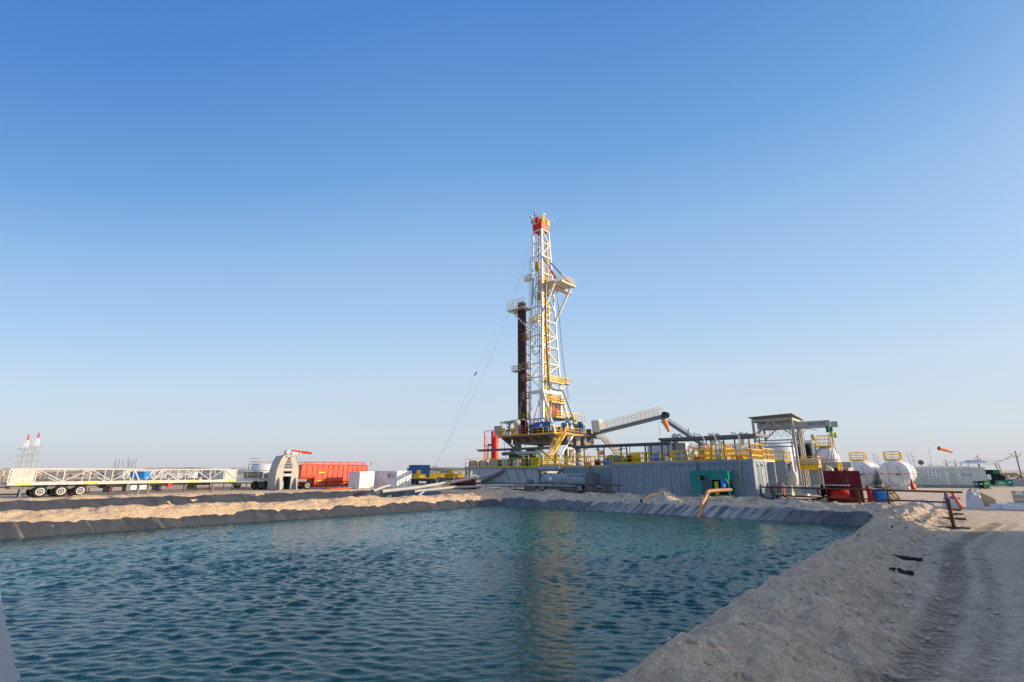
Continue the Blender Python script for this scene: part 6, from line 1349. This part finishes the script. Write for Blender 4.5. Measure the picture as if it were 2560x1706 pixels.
b = MB(); b.bx(-3.0, 2.4, -1.2, 1.2, 1.15, 1.5); b.prism([(2.4, 0, 1.5), (3.4, 0, 1.35), (4.4, 0, .6), (4.2, 0, .3), (3.0, 0, .9), (2.4, 0, 1.1)], (0, 1.0, 0)); b.build('bed', TANKW, fb)
b = MB(); b.rail([(-3, -1.15, 1.5), (2.2, -1.15, 1.5)], .95, 1.2, .035, 1, 0); b.rail([(-3, 1.15, 1.5), (2.2, 1.15, 1.5)], .95, 1.2, .03, 1, 0); b.build('handrail', WHITE, fb)
b = MB(); b.bx(-1.6, .3, -.9, .6, 1.5, 2.3); b.lathe([(.3, -.8), (.4, -.7), (.4, .7), (.3, .8)], (1.4, 0, 1.8), 'Y', 12); b.build('pump_unit', mat('khaki', (.30, .27, .16)), fb)
for x in (.2, 1.5):
    for y in (-1.0, 1.0): add_wheel(fb, (x, y, .55), .55, .4, 'y', GREYL)
tr_ = thing('grey_truck', 'grey blue truck cab with cranes left of the white silo', 'truck', A(612, 74, 0), TH)
b = MB(); b.bx(-2, 3, -1.2, 1.2, .8, 1.2); b.prism([(-2.2, -1.1, 1.2), (-2.3, -1.1, 2.0), (-1.9, -1.1, 2.8), (-.4, -1.1, 2.9), (-.4, -1.1, 1.2)], (0, 2.2, 0)); b.bx(0, 2.8, -1.1, 1.1, 1.2, 2.1); b.build('body', mat('grey_blue', (.20, .27, .31)), tr_)
b = MB(); b.bx(-1.8, -.7, -1.13, -1.1, 1.9, 2.6); b.build('window', GLASS, tr_)
for x in (-1.4, 1.4, 2.4): add_wheel(tr_, (x, -1.0, .5), .5, .35, 'y', STEEL)
mg = thing('grey_mudguard', 'loose grey curved wheel guard left of the reel frame foot', 'machine part', A(668, 66, 0), TH-R(90)); b = MB(); b.prism([(0, 0, .1), (0, 0, 1.3), (-.2, 0, 2.0), (.5, 0, 2.1), (1.4, 0, 1.7), (1.9, 0, 1.1), (2.0, 0, .2), (1.5, 0, .1), (1.4, 0, .9), (.9, 0, 1.3), (.6, 0, .1)], (0, 1.2, 0)); b.build('body', GREYL, mg)
b = MB(); b.bx(.9, 1.4, -.02, 0, .3, 1.0); b.build('opening', DARK, mg)
# reel frame (curved twin plates)
rf = thing('reel_frame', 'tall grey egg shaped machine frame with stacked slots and red arm', 'machine frame', A(684, 64, 0), TH)
ztp = ZP(1139, 64); Wf = 3.0
def halfw(z): k = z/ztp; return Wf/2*(1 if k < .45 else math.cos((k-.45)/.55*1.15)**.75*.93+.07)
REEL = mat('reel_grey', (.42, .41, .385), .6, dirt=.25)
nz = 16
for sgn in (-1, 1):
    b = MB(); P_ = []; n = nz
    outer = [(Wf/2+sgn*halfw(ztp*i/n), ztp*i/n) for i in range(n+1)]
    innerw = lambda z: .52 if z < ztp*.72 else .52*max(.35, 1-(z-ztp*.72)/(ztp*.28))
    inner = [(Wf/2+sgn*innerw(ztp*i/n), ztp*i/n) for i in range(n+1)]
    for i in range(n):
        q4 = [Vector((outer[i][0], 0, outer[i][1])), Vector((outer[i+1][0], 0, outer[i+1][1])), Vector((inner[i+1][0], 0, inner[i+1][1])), Vector((inner[i][0], 0, inner[i][1]))]
        b.prism(q4, (0, .12, 0)); b.prism([p+Vector((0, 2.1, 0)) for p in q4], (0, .1, 0))
        b.prism([q4[0], q4[1], q4[1]+Vector((-.1*sgn, 0, 0)), q4[0]+Vector((-.1*sgn, 0, 0))], (0, 2.1, 0))
    b.build('side_plate', REEL, rf)
    b = MB(); b.prism([(Wf/2+sgn*1.05, -.01, 0), (Wf/2+sgn*1.05, -.01, ztp*.38), (Wf/2+sgn*1.05, -.35, ztp*.3), (Wf/2+sgn*1.05, -.75, 0)], (.07, 0, 0)); b.build('buttress', REEL, rf)
b = MB()
for i in range(7): z = ztp*(.62+.045*i); b.bx(Wf/2-.6, Wf/2+.6, -.02, .12, z, z+.08)
for z in (ztp*.40, ztp*.55): b.bx(Wf/2-.6, Wf/2+.6, -.02, .14, z, z+.36)
b.bx(Wf/2-.5, Wf/2+.5, 0, .12, ztp-.22, ztp); b.build('cross_rung', REEL, rf)
b = MB(); b.bx(Wf/2-.5, Wf/2+.5, .9, 1.0, .1, ztp*.93); b.build('inner_panel', DARK, rf)
b = MB(); b.bx(.9, 2.7, -.05, 1.2, ztp, ztp+.1); b.lathe([(.1, -.2), (.35, -.15), (.35, .15), (.1, .2)], (1.2, .2, ztp+.4), 'Y', 14); b.box((2.2, .2, ztp+.3), (.9, .4, .35)); b.lathe([(.2, 0), (.3, .4), (.2, .7)], (2.9, .3, ztp), 'Z', 10); b.build('top_gear', GREYL, rf)
b = MB(); b.tube((2.6, .2, ztp+.55), (4.4, .0, ztp+.4), .16, 10); b.tube((1.8, .2, ztp+.7), (2.6, .2, ztp+.6), .1, 8); b.build('red_arm', RED, rf)
b = MB(); b.bx(-.1, Wf+.1, -.7, 2.4, 0, .12); b.build('skid', STEEL, rf)
# red tank
rt = thing('red_tank', 'long orange red ribbed tank trailer with rounded belly', 'tank trailer', A(748, 68, 0), TH)
LR = 10.0; zt = 3.25
prof = [(0, .0, .55), (0, -.0, 1.0), (0, -.0, zt), (0, 2.4, zt), (0, 2.4, .9), (0, 1.9, .35), (0, .5, .35)]
def seg(x0, x1, bz): return [(x0, 0, bz+.5), (x0, 0, zt), (x0, 2.4, zt), (x0, 2.4, bz+.4), (x0, 1.9, bz), (x0, .35, bz), (x0, .1, bz+.18)]
b = MB(); b.prism(seg(0, 2, 1.35), (2.0, 0, 0)); b.prism(seg(2.0, 3, .22), (1.6, 0, 0)); b.prism(seg(3.6, 3, .22), (LR-3.6, 0, 0)); b.build('shell', ORED, rt)
b = MB()
for i in range(14):
    x = .05+i*(LR-.1)/13; z0q = 1.9 if x < 2 else .75; b.box((x, -.03, (z0q+zt)/2), (.07, .06, zt-z0q))
b.bx(-.02, LR, -.06, .06, zt-.05, zt+.1); b.tube((0.4, .3, zt+.35), (LR-.3, .3, zt+.35), .06, 8)
for i in range(9): b.bar((.8+i*1.25, .3, zt+.05), (.8+i*1.25, .3, zt+.4), .09); b.box((.8+i*1.25, .3, zt+.35), (.35, .16, .12))
b.build('rib', mat('dark_orange_red', (.50, .06, .03)), rt)
b = MB(); b.bx(2.4, 3.3, -.09, -.064, 2.15, 2.27); b.bx(2.3, 3.3, -.09, -.064, 1.05, 1.15); b.build('yellow_stripe', SIGNY, rt)
b = MB(); b.bar((LR, .3, .6), (LR+.3, .3, zt-.3), .05); b.bar((LR+.3, .3, zt-.6), (LR+.3, .9, zt-.6), .05); b.build('ladder', ORED, rt)
for y in (.25, 2.1): add_wheel(rt, (1.1, y, .5), .5, .35, 'y', mat('cream_rim', (.6, .55, .4)))
b = MB(); b.bx(-.1, LR, .2, 2.2, .12, .2) if False else b.bx(-.6, .0, .4, 2.0, .5, .8); b.build('drawbar', MAROON, rt)
c1 = container('shipping_container', 'small white container with blank doors right of the red tank', 'container', A(897, 68.5, 0), 3.0, 2.25, 2.35, CWHITE)
c2 = container('shipping_container', 'white container with small red emblem right of the smaller one', 'container', A(991, 71, 0), 6.1, 2.45, 2.42, CWHITE)
MB().bx(-.06, -.05, .75, 2.35, 1.45, 2.1).build('sign_plate', mat('plate_grey', (.55, .57, .6)), c2)
b = MB(); b.bx(-.07, -.062, 1.75, 2.25, 1.7, 1.86); b.bx(-.07, -.062, 1.92, 2.08, 1.53, 2.03)
for dy in (-.12, .12):
    for dz in (-.12, .12): b.box((-.066, 2.0+dy, 1.78+dz), (.008, .1, .1))
b.build('emblem', mat('sign_red', (.60, .02, .03)), c2)
b = MB(); b.bx(-.07, -.062, 1.0, 1.6, 1.8, 1.86); b.bx(-.07, -.062, 1.0, 1.6, 1.68, 1.72); b.build('sign_line', INKB, c2)
MB().bx(2.0, 2.3, -.03, -.021, 1.75, 2.2).build('vent', CREAM, c2); MB().bx(2.0, 2.3, -.03, -.021, .3, .7).build('vent', CREAM, c2)
bc = container('shipping_container', 'blue container raised on a trailer bed behind the white container', 'container', A(1048, 96, .0), 3.6, 2.4, 3.55, BLUE, z0=1.15, doors='end')
bt = thing('trailer_bed', 'dark low trailer with yellow fittings under the blue container', 'trailer', A(1030, 95, 0)); b = MB(); b.bx(-1.5, 2.5, -9, 2.6, .65, 1.05); b.build('bed', mat('navy', (.03, .035, .08)), bt)
for y in (-8, -6.6, -3, -1.6, 0): add_wheel(bt, (-1.2, y, .5), .5, .35, 'x', STEEL)
b = MB(); b.rail([(-1.6, 2.4, 1.1), (-1.6, -.6, 1.1)], 1.1, .7, .04); b.rail([(-1.6, -3, 1.05), (-1.6, -9, 1.05)], .25, .9, .04); b.bar((-1.7, -.8, 1.1), (-1.8, .6, .1), .1); b.build('handrail', YEL, bt)
b = MB(); b.bx(-1, .4, -3.6, -1.4, 1.05, 1.9); b.box((-.4, -2.4, 2.2), (.5, .6, .8)); b.build('engine', YEL, bt)
bt2 = dup(bt, A(1110, 100, 0), TH, 'dark low trailer with yellow engine left of the grey hopper deck')
# ================================================================ BACKGROUND
def pylon(label, px, pytop, D, wbase, arms):
    t = thing('transmission_tower', label, 'transmission tower', A(px, D, 0), R(10), 'lattice transmission towers far left'); zt = ZP(pytop, D)
    def w_(z): return wbase*(1-z/zt)**1.3*.5+.9*(1-z/zt)+.25
    for z0, z1, m_, nm in ((0, zt*.66, GREYL, 'tower_body'), (zt*.66, zt*.86, mat('tower_white', (.8, .78, .78)), 'white_section'), (zt*.86, zt, mat('tower_red', (.62, .10, .10)), 'red_tip')):
        b = MB(); n = max(2, int((z1-z0)/3.5))
        for i in range(n):
            a, c = z0+(z1-z0)*i/n, z0+(z1-z0)*(i+1)/n; wa, wc = w_(a), w_(c)
            for sx_, sy_ in ((1, 1), (1, -1), (-1, -1), (-1, 1)):
                b.bar((sx_*wa, sy_*wa, a), (sx_*wc, sy_*wc, c), .32); nx, ny = (sy_, -sx_) if sx_ == sy_ else (-sy_, sx_)
            for (p, q) in (((1, 1), (1, -1)), ((1, -1), (-1, -1)), ((-1, -1), (-1, 1)), ((-1, 1), (1, 1))):
                b.bar((p[0]*wa, p[1]*wa, a), (q[0]*wc, q[1]*wc, c), .15); b.bar((p[0]*wa, p[1]*wa, a), (q[0]*wa, q[1]*wa, a), .2)
        b.build(nm, m_, t)
    b = MB()
    for k in arms: z = zt*k; b.bar((-8, 0, z), (8, 0, z), .3); b.bar((-8, 0, z), (0, 0, z+2), .2); b.bar((8, 0, z), (0, 0, z+2), .2)
    b.build('cross_arm', GREYL, t)
    return t
pylon('left red and white topped lattice transmission tower', 48, 1087, 560, 9, (.62, .44, .27))
pylon('right taller red and white topped lattice transmission tower', 73, 1082, 540, 9, (.64, .46, .28))
hs = [(300, 1150, 'leftmost'), (309, 1148, 'second'), (299+21, 1149, 'third'), (331, 1143, 'tallest middle'), (336, 1150, 'short middle'), (343, 1149, 'second from right'), (351, 1147, 'rightmost')]
for i, (px_, py_, w_) in enumerate(hs):
    D_ = 420; t = thing('lattice_mast', w_+' thin dark lattice mast in the distant cluster above the truss', 'mast', A(px_-17, D_, 0), 0, 'distant masts above the truss'); zt = ZP(py_, D_); b = MB()
    for sx_ in (-1, 1): b.bar((sx_*1.3, 0, 0), (sx_*.25, 0, zt), .22)
    for k in range(6): z = zt*k/6; z2 = zt*(k+1)/6; s_ = 1 if k % 2 else -1; b.bar((s_*(1.3-1.05*k/6), 0, z), (-s_*(1.3-1.05*(k+1)/6), 0, z2), .14)
    b.build('lattice', GREYL, t)
def pole(px, pytop, D, lab, arm=2.4, lean=0, two=False):
    t = thing('utility_pole', lab, 'utility pole', A(px, D, 0), R(25), 'utility poles on the horizon'); zt = ZP(pytop, D); w_ = max(.22, D*.0011)
    b = MB(); b.tube((0, 0, 0), (lean, 0, zt), w_*.6, 6)
    if two: b.tube((2.2, 0, 0), (2.2+lean, 0, zt*.95), w_*.6, 6)
    b.build('pole', STEEL, t)
    b = MB(); b.bar((lean-arm/2, 0, zt-.6), (lean+arm/2+(2.2 if two else 0), 0, zt-.6), w_*.8); b.bar((lean-arm/2, 0, zt-.6), (lean, 0, zt-1.7), w_*.5); b.bar((lean+arm/2, 0, zt-.6), (lean, 0, zt-1.7), w_*.5)
    if two: b.bar((0, 0, zt*.4), (2.2, 0, zt*.4), w_*.6); b.bar((0, 0, zt*.7), (2.2, 0, zt*.7), w_*.6)
    b.build('cross_arm', STEEL, t); return t
plist = [(2375, 1150, 150, 'utility pole just left of the cabin roof ridge', 4.5), (2397, 1150, 160, 'utility pole with wide arm above the cabin roof', 6), (2333, 1158, 190, 'utility pole at the left end of the cabin roof', 3.5), (2310, 1163, 230, 'small utility pole left of the cabin roof', 4), (2458, 1139, 130, 'tall dark pole just right of the silencer', 3.4), (2558, 1128, 110, 'utility pole cut by the right edge with wires', 5),
         (1072, 1177-9, 420, 'first tiny pole right of the blue container', 6), (1092, 1169, 400, 'second tiny pole right of the blue container', 6), (1120, 1170, 420, 'third tiny pole right of the blue container', 5), (1086, 1164, 380, 'tallest tiny pole right of the blue container', 5), (1133, 1168, 430, 'tiny pole nearest the grey hopper deck', 5), (1160, 1170, 410, 'tiny pole by the end leg of the grey deck', 5)]
for px_, py_, D_, lb, ar in plist: pole(px_, py_, D_, lb, ar)
pole(2502, 1157, 190, 'leaning double pole frame at far right', 1.5, -1.6, True)
b = MB()
wa, wc_ = P(2556, 1129, 110), P(2459, 1146, 130)
for dz, dx in ((0, 0), (-.3, 1.5), (-.9, 3)):
    b.path([wa.lerp(wc_, k/12)+Vector((0, dx, dz-1.2*math.sin(math.pi*k/12))) for k in range(13)], .03, 4)
b.path([P(2459, 1158, 130), P(2500, 1158, 188), P(2560, 1153, 190)], .05, 4)
tag(b.build('power_lines', CABLE), 'thin power lines sagging between poles at the right', 'power lines')
# far cabins, stores and vehicles: each its own box with roof, windows or load
bgs = [(268, 100, 5, 2.6, 2.4, GREYL, 'grey store behind the truss, left of the blue stacks', 1), (320, 110, 6, 2.2, 2.5, BLUEL, 'blue stacked drums seen through the truss gap', 0), (418, 130, 12, 3, 2.5, SIGNW, 'white long cabin seen through the right truss', 1), (470, 125, 10, 3, 2.6, CREAM, 'cream cabin seen through the right truss', 1), (505, 122, 8, 2.7, 3.0, GREYL, 'grey cabin near the right end of the truss', 1),
       (540, 120, 7, 2.4, 2.4, GREY, 'dark blue grey container by the truss end panel', 0), (590, 150, 8, 2.6, 3, CREAM, 'sand coloured cabin between truss and grey truck', 1), (602, 170, 5, 1.8, 2.2, ORED, 'small red roofed booth beyond the truss end', 1), (200, 120, 7, 2.2, 2.6, CREAM, 'cream store behind the left truss panels', 1), (150, 130, 9, 2.0, 2.2, GREYW, 'low grey brown store behind the left truss', 0), (440, 95, 5.5, 2.1, 1.6, SIGNW, 'white van sized cabin low behind the right truss', 1),
       (2297, 95, 5, 1.9, 2.4, GREY, 'dark container just left of the site cabin', 0), (2313, 110, 3, 2.6, 2.2, mat('amber', (.75, .38, .08)), 'orange cabin glimpsed left of the site cabin', 1), (2122, 120, 26, 3.0, 5, mat('shed_grey', (.50, .53, .56)), 'long pale shed behind the white storage tanks', 1), (1100, 260, 34, 4.0, 8, STEEL, 'long dark roofed shed on the horizon right of the blue container', 1),
       (1142, 240, 16, 3.2, 6, STEEL, 'dark roofed store on the horizon near the grey deck', 1), (1158, 180, 10, 2.4, 4, CREAM, 'cream cabin on the horizon near the grey deck', 1), (1065, 220, 12, 2.2, 5, CREAM, 'cream cabin on the horizon beside the blue container', 1), (1086, 150, 9, 1.7, 3, YEL, 'yellow loader frame on the horizon past the trailers', 0), (1128, 140, 7, 1.6, 3, YEL, 'yellow machine low on the horizon near the grey deck', 0)]
for i, (px_, D_, L_, h_, W_, m_, lb, rf_) in enumerate(bgs):
    t = thing('far_cabin' if rf_ else 'far_store', lb, 'cabin' if rf_ else 'store', A(px_, D_, 0), R(8))
    b = MB(); b.bx(-L_/2, L_/2, 0, W_, .15, h_); b.build('wall', m_, t)
    b = MB(); b.prism([(-L_/2-.1, -.15, h_), (L_/2+.1, -.15, h_), (L_/2+.1, -.15, h_+.08), (0, -.15, h_+.08+(.25 if rf_ else 0)), (-L_/2-.1, -.15, h_+.08)], (0, W_+.3, 0)); b.build('roof', CREAM if m_ is not CREAM and rf_ else GREYL, t)
    n = max(2, int(L_/2.2))
    for k in range(n):
        x = -L_/2+(k+.5)*L_/n
        if rf_: MB().bx(x-.4, x+.4, -.03, .0, h_*.5, h_*.8).build('window', GLASS, t)
    if not rf_:
        b = MB()
        for k in range(n*2): x = -L_/2+(k+.5)*L_/(n*2); b.bx(x-.05, x+.05, -.05, 0, .2, h_-.05)
        b.build('rib', m_, t)
# far low vegetation and scrap line on both horizons
def scatter_far():
    rs = random.Random(4); mb = MB()
    for _ in range(420):
        px_ = rs.choice((rs.uniform(0, 620), rs.uniform(1040, 1170), rs.uniform(2470, 2560))); D_ = rs.uniform(110, 330); c = A(px_, D_, 0); c.z = TZ(c)
        h_ = rs.uniform(.3, 1.1); w_ = rs.uniform(.5, 2.2)
        vs = [c+Vector((rs.uniform(-w_, w_), rs.uniform(-.6, .6), rs.uniform(0, h_))) for _ in range(7)]
        mb.add(vs, [(0, 1, 2), (2, 3, 4), (4, 5, 6), (0, 3, 6), (1, 4, 5)])
    o = mb.build('scrub', mat('scrub', (.20, .17, .12), .9, var=.4)); tag(o, 'low scrub and scrap scattered over the distant desert', 'scrub', kind='stuff')
scatter_far()
# unseen cabin-shaped stack, added outside the right edge to shade near bank and road
for k, lb in enumerate(('lowest cabin-shaped shade blocker added outside the right edge of the view', 'middle cabin-shaped shade blocker added outside the right edge of the view', 'top cabin-shaped shade blocker added outside the right edge of the view')):
    t = thing('shade_blocker', lb, 'cabin', (24.2, -14, 3.1*k), 0)
    b = MB(); b.bx(0, 3, 0, 34.8, .12, 3.0); b.build('wall', CWHITE, t)
    b = MB(); b.bx(-.08, 3.08, -.08, 34.88, 3.0, 3.09); b.bx(0.02, 2.98, .02, 34.78, 0, .12); b.build('roof', GREYL, t)
    for y in range(2, 33, 4):
        MB().bx(-.03, -.002, y, y+1.4, 1.2, 2.2).build('window', GLASS, t)
        if y % 8 == 2: MB().bx(-.03, -.002, y+2, y+2.9, .15, 2.2).build('door', GREY, t)
